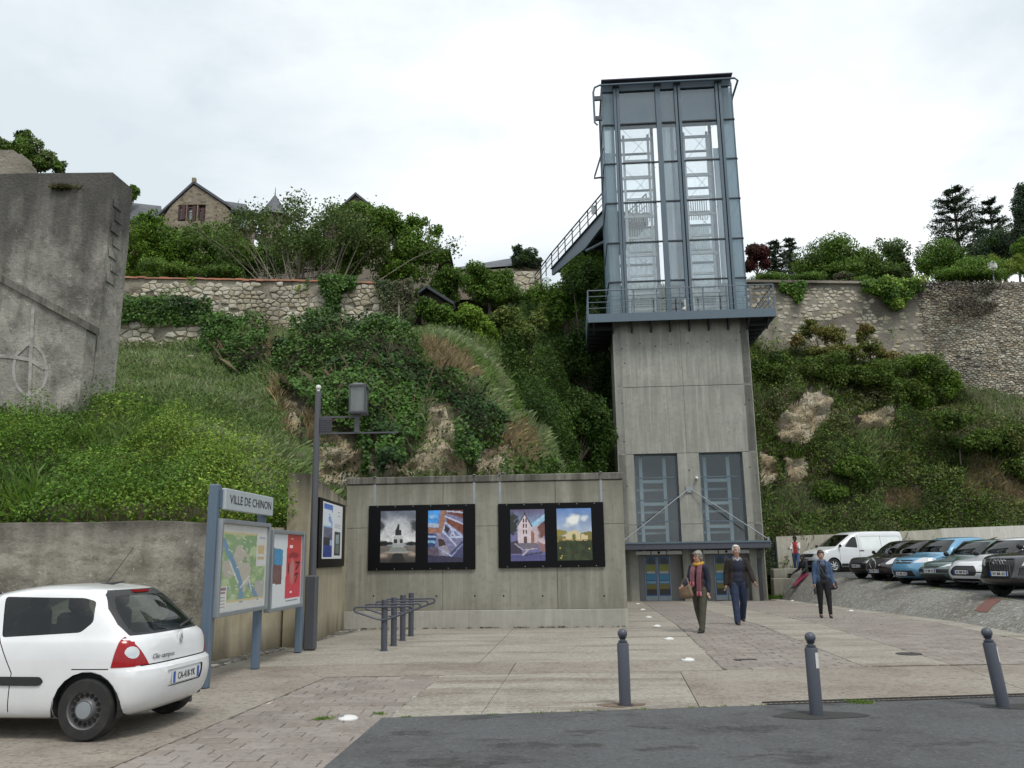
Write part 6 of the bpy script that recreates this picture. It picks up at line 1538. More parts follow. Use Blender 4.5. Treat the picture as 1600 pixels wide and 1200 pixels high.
def plant(name, cat, label, Y, ells, n, cols, leaf=.16, base=None, group=None, stems=None, seed=1, nb=12, trunk=.10, aspect=.6, clump=.34, bark=None, jit=.7, droop=.25):
    n = int(n * 2.1); leaf *= .87; nb = int(nb * 1.5); r = np.random.default_rng(seed * 13 + 5); tot = sum(e[2] * e[3] for e in ells); VV, CC, cent = [], [], []
    b = at(base[0], base[1], Y) if base else at(ells[0][0], ells[0][1] + ells[0][3] * 1.05, Y)
    root = thing(name, label, cat, tuple(float(q_) for q_ in b), 0, group)
    for e in ells:
        Pw, Nw, bc = crown_pts(e, Y, int(n * e[2] * e[3] / tot), r, nb, clump=clump); cent += list(bc)
        V, C = leaves(Pw, Nw + UPV * .4, leaf, pal(r, len(Pw), cols, .26, Pw, .9, seed), r, aspect, droop, jit); VV.append(V); CC.append(C)
    V = np.concatenate(VV) - b
    np_mesh('crown', V, np.arange(len(V)).reshape(-1, 4), LEAF, root, np.concatenate(CC))
    q = MB(); hc = np.mean(cent, 0) - b; q.tube([(0, 0, -.4), (hc[0] * .15, hc[1] * .2, hc[2] * .3), (hc[0] * .6, hc[1] * .6, hc[2] * .75), tuple(hc)], [trunk, trunk * .85, trunk * .6, trunk * .35], 7)
    for c in cent[:: max(1, len(cent) // 9)]:
        e_ = np.array(c) - b; s_ = np.array([hc[0] * .3, hc[1] * .3, hc[2] * r.uniform(.2, .55)]); mid = (s_ + e_) / 2 + r.normal(0, .12, 3); q.tube([tuple(s_), tuple(mid), tuple(e_)], [trunk * .45, trunk * .3, trunk * .12], 5)
    q.build('trunk', bark or BARK, root, smooth=True)
    return root
GB_ = 'bushes behind the tile-topped garden wall'
plant('bush', 'bush', 'bright green bush at the left end behind the tile-topped wall', 40, [(218, 378, 42, 46), (238, 350, 26, 24), (205, 412, 30, 30), (240, 412, 34, 30)], 8000, GREEN1, .15, (220, 438), GB_, seed=1)
plant('bush', 'bush', 'dense mid-green bush below the stone gable house', 41, [(285, 385, 50, 46), (262, 368, 30, 26), (290, 418, 50, 24)], 8500, GREEN2 + GREEN1[:2], .15, (285, 442), GB_, seed=2)
plant('bush', 'bush', 'wide green bush between the gable house and the bare-stemmed shrub', 42, [(345, 388, 52, 44), (322, 368, 28, 22), (385, 402, 40, 36), (350, 420, 50, 22)], 8500, GREEN2, .15, (345, 444), GB_, seed=3)
plant('bush', 'bush', 'low dark bush along the wall under the wide green bush', 38.5, [(270, 425, 62, 16), (345, 428, 50, 14)], 6000, GREEN2, .13, (300, 442), GB_, seed=4)
plant('bush', 'bush', 'dark bush directly behind the grey bare stems', 43.5, [(430, 400, 52, 40), (500, 400, 52, 42), (465, 372, 44, 28), (540, 412, 34, 34)], 6500, GREEN2, .15, (460, 446), GB_, seed=5)
# the grey shrub with many bare stems
r = np.random.default_rng(77); Yb = 38.6; b = at(470, 440, Yb)
bs = thing('bare_shrub', 'grey shrub of many bare stems with leaves only at its top', 'shrub', tuple(float(v) for v in b))
q = MB(); tips = []
for i in range(46):
    px0 = 470 + r.normal(0, 42); px1 = px0 + (px0 - 470) * r.uniform(.5, 1.2) + r.normal(0, 20); py1 = r.uniform(305, 385) + abs(px1 - 470) * .22
    p0 = at(px0, 442, Yb + r.normal(0, .5)) - b; p1 = at(px1, py1, Yb + r.normal(0, .7)) - b; m1 = p0 * .5 + p1 * .5 + r.normal(0, .14, 3) + np.array([0, 0, .25])
    pts = [tuple(p0 + (m1 - p0) * t) if t <= 1 else tuple(m1 + (p1 - m1) * (t - 1)) for t in (0, .5, 1, 1.5, 2)]; rr = r.uniform(.016, .034); q.tube(pts, [rr, rr * .9, rr * .7, rr * .5, rr * .25], 5); tips.append(p1)
    for _ in range(3):
        s_ = m1 + (p1 - m1) * r.uniform(.1, .8); e_ = s_ + unit((p1 - p0) + r.normal(0, .9, 3)) * r.uniform(.3, .9); q.tube([tuple(s_), tuple(e_)], [rr * .45, rr * .12], 4); tips.append(e_)
q.build('stems', BARKP, bs, smooth=True)
tips = np.array(tips); n_ = 13000; ti = r.integers(0, len(tips), n_); Pl = tips[ti] + r.normal(0, .26, (n_, 3)) - np.array([0, 0, .15]); V, C = leaves(Pl, np.tile([0, 0, 1.], (n_, 1)), .14, pal(r, n_, GREEN3, .3, Pl, 1, 2), r, .6, .6, .9)
np_mesh('crown', V, np.arange(len(V)).reshape(-1, 4), LEAF, bs, C)
plant('tree', 'tree', 'spreading bright green tree with layered branches at the end of the garden wall', 40, [(590, 375, 60, 54), (640, 384, 46, 48), (672, 396, 32, 32), (682, 362, 18, 12), (650, 346, 28, 14), (560, 340, 44, 32), (610, 345, 34, 22), (545, 395, 40, 40), (620, 425, 60, 20)], 15000, GREEN1[:2] + GREEN2[1:], .16, (610, 450), seed=7, trunk=.14, nb=16, clump=.28)
plant('bush', 'bush', 'green bush beside the small black shed roof', 42, [(700, 440, 36, 32), (672, 462, 30, 26)], 5500, GREEN2, .15, (695, 480), 'bushes on the saddle left of the footbridge', seed=8)
plant('bush', 'bush', 'soft green bush growing against the shed under its black roof', 35.4, [(684, 494, 30, 22), (665, 482, 20, 18), (706, 500, 22, 18)], 3600, GREEN2 + GREEN1[:1], .13, (684, 515), 'bushes on the saddle left of the footbridge', seed=41)
plant('bush', 'bush', 'tall bush below the small dark tree on the skyline', 45, [(745, 432, 30, 28), (782, 438, 32, 26), (765, 460, 40, 22)], 7000, GREEN1[:2] + GREEN2, .16, (765, 490), 'bushes on the saddle left of the footbridge', seed=9)
plant('bush', 'bush', 'low bush in front of the pale stone wall by the footbridge end', 50, [(790, 462, 46, 22), (828, 468, 30, 22), (760, 450, 30, 24)], 4500, GREEN1[:2] + GREEN2, .16, (800, 490), 'bushes on the saddle left of the footbridge', seed=45)
plant('bush', 'bush', 'bright ivy-like bush at the upper edge of the grassy ridge', 36, [(735, 500, 32, 28), (757, 530, 26, 34)], 6500, GREEN1, .13, (745, 560), 'bushes on the saddle left of the footbridge', seed=10)
plant('shrub', 'shrub', 'large dark layered shrub in the gully right of the grassy ridge', 37, [(805, 520, 46, 46), (800, 575, 48, 45), (780, 500, 26, 24), (840, 500, 22, 30)], 13000, [(.05, .082, .018), (.080, .115, .024), (.12, .15, .036)], .15, (800, 630), seed=11, nb=18, clump=.26)
plant('tree', 'tree', 'leafy green tree under the footbridge', 47, [(872, 480, 36, 50), (850, 470, 24, 34), (905, 462, 30, 44), (932, 430, 22, 46), (915, 418, 24, 30), (890, 432, 22, 24)], 9500, GREEN2 + GREEN1[:1], .18, (880, 560), seed=12, trunk=.14, nb=14)
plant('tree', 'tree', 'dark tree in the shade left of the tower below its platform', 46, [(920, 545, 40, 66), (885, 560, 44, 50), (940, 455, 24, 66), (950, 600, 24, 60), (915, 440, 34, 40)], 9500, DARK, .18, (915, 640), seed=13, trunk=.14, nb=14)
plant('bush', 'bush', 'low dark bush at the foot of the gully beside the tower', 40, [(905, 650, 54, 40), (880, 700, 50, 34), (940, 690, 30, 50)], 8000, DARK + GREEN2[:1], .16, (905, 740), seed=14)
plant('tree', 'tree', 'small dark tree on the skyline left of the footbridge', 64, [(818, 405, 26, 18), (808, 392, 10, 10), (838, 412, 14, 10)], 4200, CON + GREEN2[:1], .22, (818, 432), seed=15)
plant('tree', 'tree', 'feathery tree behind the ruined wall at top left', 32, [(40, 238, 34, 26), (60, 250, 40, 20), (92, 262, 14, 12), (38, 212, 16, 12), (5, 232, 22, 22)], 9000, GREEN2 + GREEN3, .13, (45, 290), seed=16)
plant('tree', 'tree', 'small tree tip beside the slate roof and the buttress wall', 62, [(208, 300, 12, 12), (198, 310, 10, 10)], 1800, GREEN2, .22, (205, 330), seed=17)
plant('tree', 'tree', 'dark red-leaved tree just right of the glass tower', 60, [(1182, 396, 20, 22), (1172, 412, 14, 14), (1196, 412, 12, 12)], 4800, RED, .20, (1184, 440), seed=18)
def conifer(label, cx, y0, y1, hw, Y, seed, cols=CON, tiers=9, n=3500, leaf=.25, up=.1):
    r = np.random.default_rng(seed); b = at(cx, y1, Y); t_ = at(cx, y0, Y); H = t_[2] - b[2]; k = Y / F
    root = thing('conifer', label, 'conifer', tuple(float(v) for v in b)); q = MB(); q.tube([(0, 0, -.5), (0, 0, H * .5), (0, 0, H)], [.2, .13, .02], 7); VV = []; per = n // (tiers * 7)
    for i in range(tiers):
        f_ = (i + .4) / tiers; z = H * (.08 + .9 * f_); L = hw * k * (1 - f_) ** .75 * r.uniform(.85, 1.1) + .25
        for j in range(7):
            a = 2 * PI * j / 7 + r.uniform(-.4, .4); Lb = L * r.uniform(.65, 1.15); e_ = np.array([math.cos(a) * Lb, math.sin(a) * Lb, up * Lb + r.normal(0, .1)]); q.tube([(0, 0, z), tuple(np.array([0, 0, z]) + e_ * .5 + np.array([0, 0, .05 * Lb])), tuple(np.array([0, 0, z]) + e_)], [.06, .04, .012], 4)
            s = r.random(per) ** .6; Pl = np.array([0, 0, z]) + e_ * s[:, None] + r.normal(0, 1, (per, 3)) * np.array([.16, .16, .05]) * (Lb * .9) * (.35 + .5 * s)[:, None]; VV.append(Pl)
    Pl = np.concatenate(VV); V, C = leaves(Pl, np.tile([0, 0, 1.], (len(Pl), 1)), leaf, pal(r, len(Pl), cols, .25), r, .35, .1, .45)
    np_mesh('crown', V, np.arange(len(V)).reshape(-1, 4), LEAF, root, C); q.build('trunk', BARK, root, smooth=True); return root
conifer('dark narrow conifer next to the red-leaved tree', 1214, 374, 442, 22, 64, 3, tiers=8, n=3000)
conifer('thin open conifer second right of the red-leaved tree', 1238, 370, 442, 17, 66, 4, tiers=8, n=2200)
conifer('tall dark cedar with spreading tiers on the right skyline', 1506, 288, 440, 78, 68, 5, tiers=9, n=13000, leaf=.24, up=.30)
conifer('dark cedar half hidden behind the tall cypress', 1562, 306, 440, 56, 74, 6, tiers=8, n=8500, leaf=.26, up=.28)
plant('tree', 'tree', 'wide green tree on the skyline behind the old terrace wall', 58, [(1300, 405, 58, 36), (1266, 420, 38, 24), (1345, 412, 44, 30), (1306, 384, 28, 16), (1320, 428, 80, 14)], 13000, GREEN2 + GREEN3[:1], .19, (1305, 448), seed=20, nb=16)
plant('tree', 'tree', 'loose-crowned grey-green tree right of the wide green tree', 59, [(1394, 398, 34, 32), (1372, 418, 38, 24), (1412, 418, 24, 26), (1400, 430, 50, 12)], 6200, GREEN3, .20, (1390, 446), seed=21, nb=16, clump=.26)
plant('tree', 'tree', 'round clipped green tree in front of the dark cedar', 57, [(1470, 404, 40, 32), (1455, 415, 30, 24), (1492, 418, 28, 22)], 9500, GREEN1[:2] + GREEN2[:2], .17, (1470, 440), seed=22, nb=20, clump=.4)
plant('cypress', 'cypress', 'tall black-green cypress at the right edge', 63, [(1594, 330, 15, 36), (1594, 380, 17, 44), (1596, 300, 10, 16)], 7500, CON, .18, (1594, 442), seed=23, nb=14, clump=.5)
plant('tree', 'tree', 'dense dark evergreen filling the gap between cedar and cypress', 66, [(1556, 385, 36, 44), (1530, 405, 34, 32), (1580, 400, 30, 36)], 7000, CON + GREEN2[:1], .2, (1556, 442), seed=43)
plant('hedge', 'hedge', 'low domed hedge on the wall top beside the round road sign', 54, [(1505, 422, 38, 18), (1540, 424, 34, 16), (1478, 430, 26, 12), (1510, 434, 60, 8)], 8000, GREEN1[:2] + GREEN2[1:], .15, (1515, 440), seed=24, clump=.5)
plant('shrub', 'shrub', 'yellow-green bamboo-like shrub behind the round road sign', 55, [(1572, 422, 26, 16), (1556, 414, 12, 16), (1588, 410, 10, 14)], 4200, LIMEG, .30, (1572, 442), seed=25, aspect=.2, droop=-.4)
plant('tree', 'tree', 'green tree top at the right frame edge below the cypress', 58, [(1602, 385, 24, 26), (1612, 410, 24, 24)], 5000, GREEN1[:2] + GREEN2[1:2], .18, (1605, 442), seed=26)
plant('shrub', 'shrub', 'pink-flowered shrub growing on the old terrace wall top', 52.6, [(1318, 432, 16, 11), (1314, 446, 14, 9)], 2600, [(.16, .05, .09), (.05, .09, .03), (.08, .11, .04), (.20, .07, .11)], .13, (1318, 456), seed=27)
plant('hedge', 'hedge', 'thin clipped hedge along the old terrace wall top', 53.2, [(1200, 434, 34, 7), (1262, 435, 36, 7), (1345, 438, 20, 6)], 4200, GREEN2, .13, (1240, 446), seed=28, clump=.5)
SG = 'shrubs on the bank right of the tower'
plant('shrub', 'shrub', 'dense green shrub on the bank touching the tower side', 49, [(1215, 580, 40, 34), (1195, 600, 24, 40)], 7000, MIXR[:3] + YELG[:1], .17, (1215, 630), SG, trunk=.045, seed=30)
plant('shrub', 'shrub', 'wide yellowish shrub above the large bare rock', 49, [(1290, 578, 50, 32), (1320, 590, 40, 26)], 8500, YELG[:2] + MIXR[1:3], .17, (1300, 625), SG, trunk=.045, seed=31)
plant('shrub', 'shrub', 'broad shrub mass in the middle of the right bank top', 49.5, [(1380, 588, 48, 34), (1405, 610, 40, 26)], 8500, YELG[:2] + MIXR[1:3], .17, (1385, 640), SG, trunk=.045, seed=32)
plant('shrub', 'shrub', 'bright green shrub at the foot of the rubble wall', 50, [(1455, 582, 40, 36), (1478, 604, 28, 30), (1430, 568, 30, 20), (1450, 620, 40, 22)], 7500, GREEN1[:2] + MIXR[2:4], .17, (1455, 630), SG, trunk=.045, seed=33)
plant('shrub', 'shrub', 'tall thin sumac shrub with reddish tips against the terrace wall', 50.5, [(1268, 512, 26, 18), (1300, 525, 28, 24), (1285, 550, 40, 18), (1245, 530, 16, 14)], 3200, YELG, .17, (1290, 590), SG, trunk=.045, seed=34, nb=10, clump=.24)
plant('shrub', 'shrub', 'second sumac shrub with reddish tips nearer the rubble wall', 50.5, [(1350, 518, 20, 22), (1365, 545, 30, 20), (1390, 560, 28, 16), (1330, 552, 30, 16)], 2800, YELG, .17, (1365, 595), SG, trunk=.045, seed=35, nb=10, clump=.24)
plant('shrub', 'shrub', 'dark bush on the bank above the parked black cars', 46.5, [(1480, 655, 36, 18), (1520, 690, 44, 22)], 5200, MIXR[1:4], .17, (1500, 715), SG, trunk=.045, seed=36)
plant('shrub', 'shrub', 'russet-tipped bush on the bank at the right frame edge', 46.5, [(1575, 690, 40, 28), (1590, 735, 36, 24)], 5200, MIXR[1:] + [(.14, .08, .03)], .17, (1580, 760), SG, trunk=.045, seed=37)
plant('shrub', 'shrub', 'low green bush on the bank above the white van', 46, [(1340, 735, 44, 26), (1290, 770, 40, 22)], 5600, MIXR[1:3] + GREEN1[:1], .16, (1320, 785), SG, trunk=.045, seed=38)
# garden stakes and poppies by the garden wall
for (x0, y0, x1, y1, l) in ((484, 462, 476, 518, 'grey wooden stake leaning on the garden wall below the ivy patch'), (623, 470, 624, 516, 'grey upright stake by the overgrown end of the garden wall'), (344, 460, 343, 484, 'short grey stake above the stub wall')):
    p0, p1 = at(x1, y1, 35.4), at(x0, y0, 35.7); t = thing('garden_stake', l, 'stake', tuple(float(v) for v in p0)); q = MB(); q.tube([tuple(p0 - np.array([0, 0, .3])), tuple(p1)], [.055, .045], 7); q.build('stake_pole', BARKP, t, world=True)
PET = mat('poppy_red', (.45, .06, .03), .6)
for (px, py, l) in ((620, 517, 'red poppy at the foot of the stake by the overgrown wall end'), (498, 521, 'red poppy in the dry grass under the garden wall')):
    p = at(px, py, 35.0); t = thing('poppy', l, 'flower', (float(p[0]), float(p[1]), float(p[2]) - .6)); q = MB()
    for a in range(5): q.sphere((.06 * math.cos(a * 1.257), .06 * math.sin(a * 1.257), .6), (.06, .06, .035), 6, 4)
    q.build('petals', PET, t, smooth=True); q = MB(); q.tube([(0, 0, 0), (.02, 0, .6)], .008, 4); q.build('stem', BARK, t)
# weeds at the road edge, wall feet and gutter
wV, wC = [], []
rw_ = np.random.default_rng(5)
def weeds(pts, n, ln_, cols=BRAM[1:] + GRAC[:1], sp=.05, wd=.004):
    pts = np.array(pts); i = rw_.integers(0, len(pts), n); P_ = pts[i] + np.concatenate([rw_.normal(0, sp, (n, 2)), np.zeros((n, 1))], 1)
    V, C = blades(P_, np.tile([0, 0, 1.0], (n, 1)) + rw_.normal(0, .45, (n, 3)), ln_, wd, pal(rw_, n, cols, .3), rw_); wV.append(V); wC.append(C)
xs_ = rw_.uniform(-1.4, 2.7, 26); weeds([(x_, re(x_) + rw_.normal(0, .015), 0) for x_ in xs_], 700, .024, sp=.025)
weeds([(p[0], p[1], 0) for p in (g(917, 1093), g(1335, 1098), g(1345, 1098), g(1352, 1099))][1:], 500, .04, sp=.06)
weeds([(p[0], p[1], 0) for p in (g(594, 1116), g(500, 1124), g(508, 1123))], 300, .035, sp=.04)
weeds([tuple(WL + wu * t + wn * .06) for t in rw_.uniform(0, wlen, 60)], 1500, .06, [(.05, .06, .02), (.08, .09, .03), (.04, .04, .02)], .03)
weeds([(-5.35 + 1.2 * t + .0, 13.2 + 7.4 * t, 0) for t in rw_.uniform(0, 1, 40)], 900, .07, sp=.06)
weeds([(p[0], p[1], 0) for p in (g(497, 990), g(501, 985))], 260, .28, BRAM[1:3], .06, .012)
P_ = np.array([g(497, 990)] * 120) + np.concatenate([rw_.normal(0, .09, (120, 2)), rw_.uniform(.02, .35, (120, 1))], 1); V, C = leaves(P_, np.tile([0, 0, 1.], (120, 1)), .12, pal(rw_, 120, BRAM[1:3], .2), rw_); wV.append(V); wC.append(C)
weeds([(12.0 + t, 40.05, -.45) for t in rw_.uniform(0, 1.6, 20)], 700, .25, BRAM[:3], .1, .012)
weeds([(x_, 43.9, .55) for x_ in rw_.uniform(13.6, 15, 20)], 400, .3, BRAM[:3], .12, .015)
weeds([(xp(y_) - .1, y_, pz(y_) - .01) for y_ in rw_.uniform(19, 36, 26)], 700, .06, BRAM[1:] + DRYC[:1], .05, .006)
# moss and litter at the wall foot and grass tuft on top of the buttress wall
p = at(100, 292, 19.95); weeds([tuple(p + np.array([t, -.02, -.05])) for t in rw_.uniform(-.35, .35, 20)], 700, .16, [(.05, .06, .02), (.10, .09, .04)], .04, .008)
stuff('weeds', np.concatenate(wV), np.concatenate(wC), GRASSM)
# ------------------------------------------------------------------ houses and ruins on the hill
M['slateroof'] = mat('slate_roof', (.085, .092, .105), .6, var=[((1.5, 1.5, 6), (.05, .055, .065), .45, .7, 4), ((.4, .4, .4), (.13, .135, .14), .55, .7, 4, .6)], bump=.02, bscale=12)
M['gable'] = mat('gable_stone', (.235, .20, .15), .95, var=[((2.2, 2.2, 4.5), (.12, .098, .07), .50, .62, 3), ((1.2, 1.2, 2.6), (.32, .28, .21), .54, .66, 3, .8)], bump=.04, bscale=6)
M['tileroof'] = mat('old_tile_roof', (.10, .072, .058), .85, var=[((1, 1, 5), (.065, .05, .042), .45, .7, 4)], bump=.03, bscale=9)
M['redbrown'] = paint('red_brown_wood', (.055, .018, .016), .5)
Yh = 60.0
def hp(px, py, Y=Yh): p = at(px, py, Y); return float(p[0]), float(p[2])
hb = hp(313, 352)
ho = thing('gable_house', 'stone gabled house with slate roofs and three red-framed windows', 'house', (hb[0], Yh, hb[1] - 4))
W = lambda o: o
gl, gr, ga = hp(252, 335), hp(374, 335), hp(303, 289)
pts = [(gl[0], gl[1] - 6), (gr[0], gr[1] - 6), (gr[0], gr[1]), (ga[0], ga[1]), (gl[0], gl[1])]
wins = [(279, 290, 320, 343), (292.5, 306.5, 322, 345), (309.5, 320, 325, 345)]
# gable front assembled round its openings
wx = []
for a, b, t, bo in wins: x0, z1 = hp(a, t); x1, z0 = hp(b, bo); wx.append((x0, x1, z0, z1))
zt = max(q_[3] for q_ in wx); zb = min(q_[2] for q_ in wx)
q = MB()
def gz_at(x): return gl[1] + (ga[1] - gl[1]) * (x - gl[0]) / (ga[0] - gl[0]) if x < ga[0] else gr[1] + (ga[1] - gr[1]) * (gr[0] - x) / (gr[0] - ga[0])
q.prism([(gl[0], gl[1] - 6), (gr[0], gr[1] - 6), (gr[0], zb), (gl[0], zb)], (0, Yh, 0), (1, 0, 0), (0, 0, 1), (0, .4, 0))
sx_ = lambda e, z: e[0] + (ga[0] - e[0]) * max(0, (z - e[1]) / (ga[1] - e[1]))
q.prism([(sx_(gl, zt), zt), (sx_(gr, zt), zt), (ga[0], ga[1])], (0, Yh, 0), (1, 0, 0), (0, 0, 1), (0, .4, 0))
ed = [gl[0]] + [v for q_ in wx for v in (q_[0], q_[1])] + [gr[0]]
for e_, w0 in ((gl, ed[1]), (gr, ed[-2])): q.prism([(sx_(e_, zb), zb), (w0, zb), (w0, zt), (sx_(e_, zt), zt)], (0, Yh, 0), (1, 0, 0), (0, 0, 1), (0, .4, 0))
for a, b in list(zip(ed[::2], ed[1::2]))[1:-1]: q.box(((a + b) / 2, Yh + .2, (zb + zt) / 2), (b - a, .4, zt - zb))
q.build('wall', M['gable'], ho, world=True)
for x0, x1, z0, z1 in wx:
    f_ = MB()
    for x in (x0 + .06, x1 - .06): f_.box((x, Yh + .15, (z0 + z1) / 2), (.12, .2, z1 - z0))
    for z in (z0 + .05, z1 - .1): f_.box(((x0 + x1) / 2, Yh + .15, z), (x1 - x0 - .2, .2, .12))
    f_.box((x1 - .2, Yh - .02, (z0 + z1) / 2), (.26, .05, z1 - z0))
    wf = f_.build('window', M['redbrown'], ho, world=True)
    q = MB(); q.box(((x0 + x1) / 2, Yh + .2, (z0 + z1) / 2), (x1 - x0 - .2, .03, z1 - z0 - .2)); o = q.build('pane', M['white'] if False else mat('dull_pane', (.22, .26, .28), .1, spec=.8), wf); o.location = Vector((0, 0, 0)) - Vector(ho.location)
    q = MB(); q.box(((x0 + x1) / 2, Yh + .16, (z0 + z1) / 2 + .1), (.04, .05, z1 - z0 - .2)); q.box(((x0 + x1) / 2, Yh + .16, (z0 + z1) / 2 + .2), (x1 - x0 - .24, .05, .04)); o = q.build('glazing_bar', M['white'], wf); o.location = Vector((0, 0, 0)) - Vector(ho.location)
# gable roof, verge and finial
q = MB()
for s_, e_ in ((gl, ga), (gr, ga)):
    d = np.array([e_[0] - s_[0], e_[1] - s_[1]]); d = d / np.linalg.norm(d)
    s2 = (s_[0] - d[0] * .25, s_[1] - d[1] * .25)
    q.beam((s2[0], Yh + 3.4, s2[1] + .12), (e_[0], Yh + 3.4, e_[1] + .12), 7.2, .16, up=(0, 0, 1)) if False else q.add([(s2[0], Yh - .12, s2[1] + .06), (e_[0], Yh - .12, e_[1] + .10), (e_[0], Yh + 7, e_[1] + .10), (s2[0], Yh + 7, s2[1] + .06), (s2[0], Yh - .12, s2[1] + .26), (e_[0], Yh - .12, e_[1] + .32), (e_[0], Yh + 7, e_[1] + .32), (s2[0], Yh + 7, s2[1] + .26)], [(0, 1, 5, 4), (4, 5, 6, 7), (3, 2, 1, 0), (0, 4, 7, 3), (1, 2, 6, 5)])
q.build('roof', M['slateroof'], ho, world=True)
q = MB(); q.box((ga[0], Yh, ga[1] + .35), (.26, .3, .4)); q.build('finial', M['gable'], ho, world=True)
# main roofs to both sides
for (a, b, c, d_, nm) in (((200, 316), (252, 322), (252, 345), (196, 345), 'l'), ((330, 311), (385, 319), (398, 348), (350, 345), 'r')):
    P4 = []
    for (px, py), yy in ((a, Yh + 3.2), (b, Yh + 3.2), (c, Yh + .8), (d_, Yh + .8)): p = at(px, py, yy); P4.append(tuple(float(v) for v in p))
    q = MB(); q.add(P4 + [(x, y + .1, z - .2) for x, y, z in P4], [(3, 2, 1, 0), (4, 5, 6, 7), (0, 1, 5, 4), (1, 2, 6, 5), (2, 3, 7, 6), (3, 0, 4, 7)]); q.build('roof', M['slateroof'], ho, world=True)
    q = MB(); q.add([(x, y + .12, z) for x, y, z in (P4[3], P4[2])] + [(P4[2][0], P4[2][1] + .12, P4[2][2] - 5), (P4[3][0], P4[3][1] + .12, P4[3][2] - 5)], [(0, 1, 2, 3)]); q.build('wall', M['gable'], ho, world=True)
    q = MB(); q.beam(P4[3], P4[2], .2, .18); q.build('eaves', M['darksteel'], ho, world=True)
x0, z1 = hp(362, 331); x1, z0 = hp(392, 350)
q = MB(); q.box(((x0 + x1) / 2, Yh + .9, (z0 + z1) / 2 - .3), (x1 - x0 - .2, 1.2, z1 - z0)); dm = q.build('dormer', M['gable'], ho, world=True)
q = MB(); q.box(((x0 + x1) / 2, Yh + .8, z1 + .05), (x1 - x0 + .2, 1.6, .14)); o = q.build('dormer_roof', M['slateroof'], dm); o.location = Vector((0, 0, 0)) - Vector(ho.location)
q = MB(); q.box(((x0 + x1) / 2 + .1, Yh + .28, (z0 + z1) / 2 - .3), (.55, .05, .8)); o = q.build('pane', mat('pale_pane', (.30, .38, .42), .1, spec=.8), dm); o.location = Vector((0, 0, 0)) - Vector(ho.location)
x0, z1 = hp(259, 306); x1, z0 = hp(275, 330)
q = MB(); q.box(((x0 + x1) / 2, Yh + 4, (z0 + z1) / 2 - .6), (x1 - x0, 1.2, z1 - z0 + 1.6)); ch = q.build('chimney', M['gable'], ho, world=True)
q = MB()
for dx_ in (-.15, .25): q.lathe([(.09, 0), (.08, .45), (.1, .5)], ((x0 + x1) / 2 + dx_, Yh + 4, z1 + .1), 8)
o = q.build('chimney_pot', M['gable'], ch); o.location = Vector((0, 0, 0)) - Vector(ho.location)
# turret
tc_, tz = hp(430, 305, 62); _, tzb = hp(430, 340, 62)
tu_ = thing('turret', 'slender slate-roofed turret with finial behind the bare shrub', 'turret', (tc_, 62, tzb - 5))
q = MB(); q.lathe([(1.0, 0), (1.0, 5)], (0, 0, 0), 12); q.build('wall', M['gable'], tu_)
q = MB(); q.lathe([(1.5, 4.9), (.95, 5.5), (.35, 5 + (tz - tzb) * .75), (.06, 5 + (tz - tzb))], (0, 0, 0), 8); q.build('roof', M['slateroof'], tu_)
q = MB(); q.tube([(0, 0, 5 + tz - tzb - .1), (0, 0, 5 + tz - tzb + .65)], [.05, .02], 6); q.build('finial', M['slateroof'], tu_)
# brown-roofed gable
a, b, c = hp(505, 352, 66), hp(556, 306, 66), hp(610, 348, 66)
bh = thing('brown_roofed_house', 'house gable with steep brown tiled roof behind the layered tree', 'house', (b[0], 66, a[1] - 4))
q = MB(); q.prism([(a[0], a[1] - 4), (c[0], c[1] - 4), (c[0], c[1]), (b[0], b[1]), (a[0], a[1])], (0, 66, 0), (1, 0, 0), (0, 0, 1), (0, .4, 0)); q.build('wall', M['tileroof'], bh, world=True)
q = MB()
for s_ in (a, c): q.add([(s_[0], 65.8, s_[1] + .02), (b[0], 65.8, b[1] + .05), (b[0], 73, b[1] + .05), (s_[0], 73, s_[1] + .02), (s_[0], 65.8, s_[1] + .22), (b[0], 65.8, b[1] + .27), (b[0], 73, b[1] + .27), (s_[0], 73, s_[1] + .22)], [(0, 1, 5, 4), (4, 5, 6, 7), (3, 2, 1, 0), (0, 4, 7, 3)])
q.build('roof', M['slateroof'], bh, world=True)
# low roof on the saddle and wall by the footbridge landing
a, b, c, d_ = at(712, 418, 66), at(830, 398, 68), at(846, 412, 64), at(716, 421, 64)
lr = thing('low_roofed_house', 'long low grey-roofed building on the skyline left of the footbridge', 'house', (float(c[0]) - 4, 66, float(c[2]) - 3))
P4 = [tuple(float(v) for v in p) for p in (a, b, c, d_)]
q = MB(); q.add(P4 + [(x, y, z - .2) for x, y, z in P4], [(3, 2, 1, 0), (4, 5, 6, 7), (0, 1, 5, 4), (1, 2, 6, 5), (2, 3, 7, 6), (3, 0, 4, 7)]); q.build('roof', M['slateroof'], lr, world=True)
q = MB(); q.add([P4[3], P4[2], (P4[2][0], P4[2][1], P4[2][2] - 3), (P4[3][0], P4[3][1], P4[3][2] - 3)], [(0, 1, 2, 3)]); q.build('wall', M['gable'], lr, world=True)
x0, z1 = hp(795, 424, 57); x1, z0 = hp(848, 462, 57)
lw_ = thing('landing_wall', 'pale stone wall beside the far end of the footbridge', 'wall', ((x0 + x1) / 2, 57.2, z0 - 1))
q = MB(); q.box(((x0 + x1) / 2, 57.3, (z0 + z1) / 2 - 1), (x1 - x0, .5, z1 - z0 + 2)); q.build('mortar_core', M['mortar'], lw_, world=True)
stones(lw_, (x0, 57.03), (x1, 57.03), lambda t: z0, lambda t: z1, (.22, .4), (.3, .7), 40, None, 0, .1, 31)
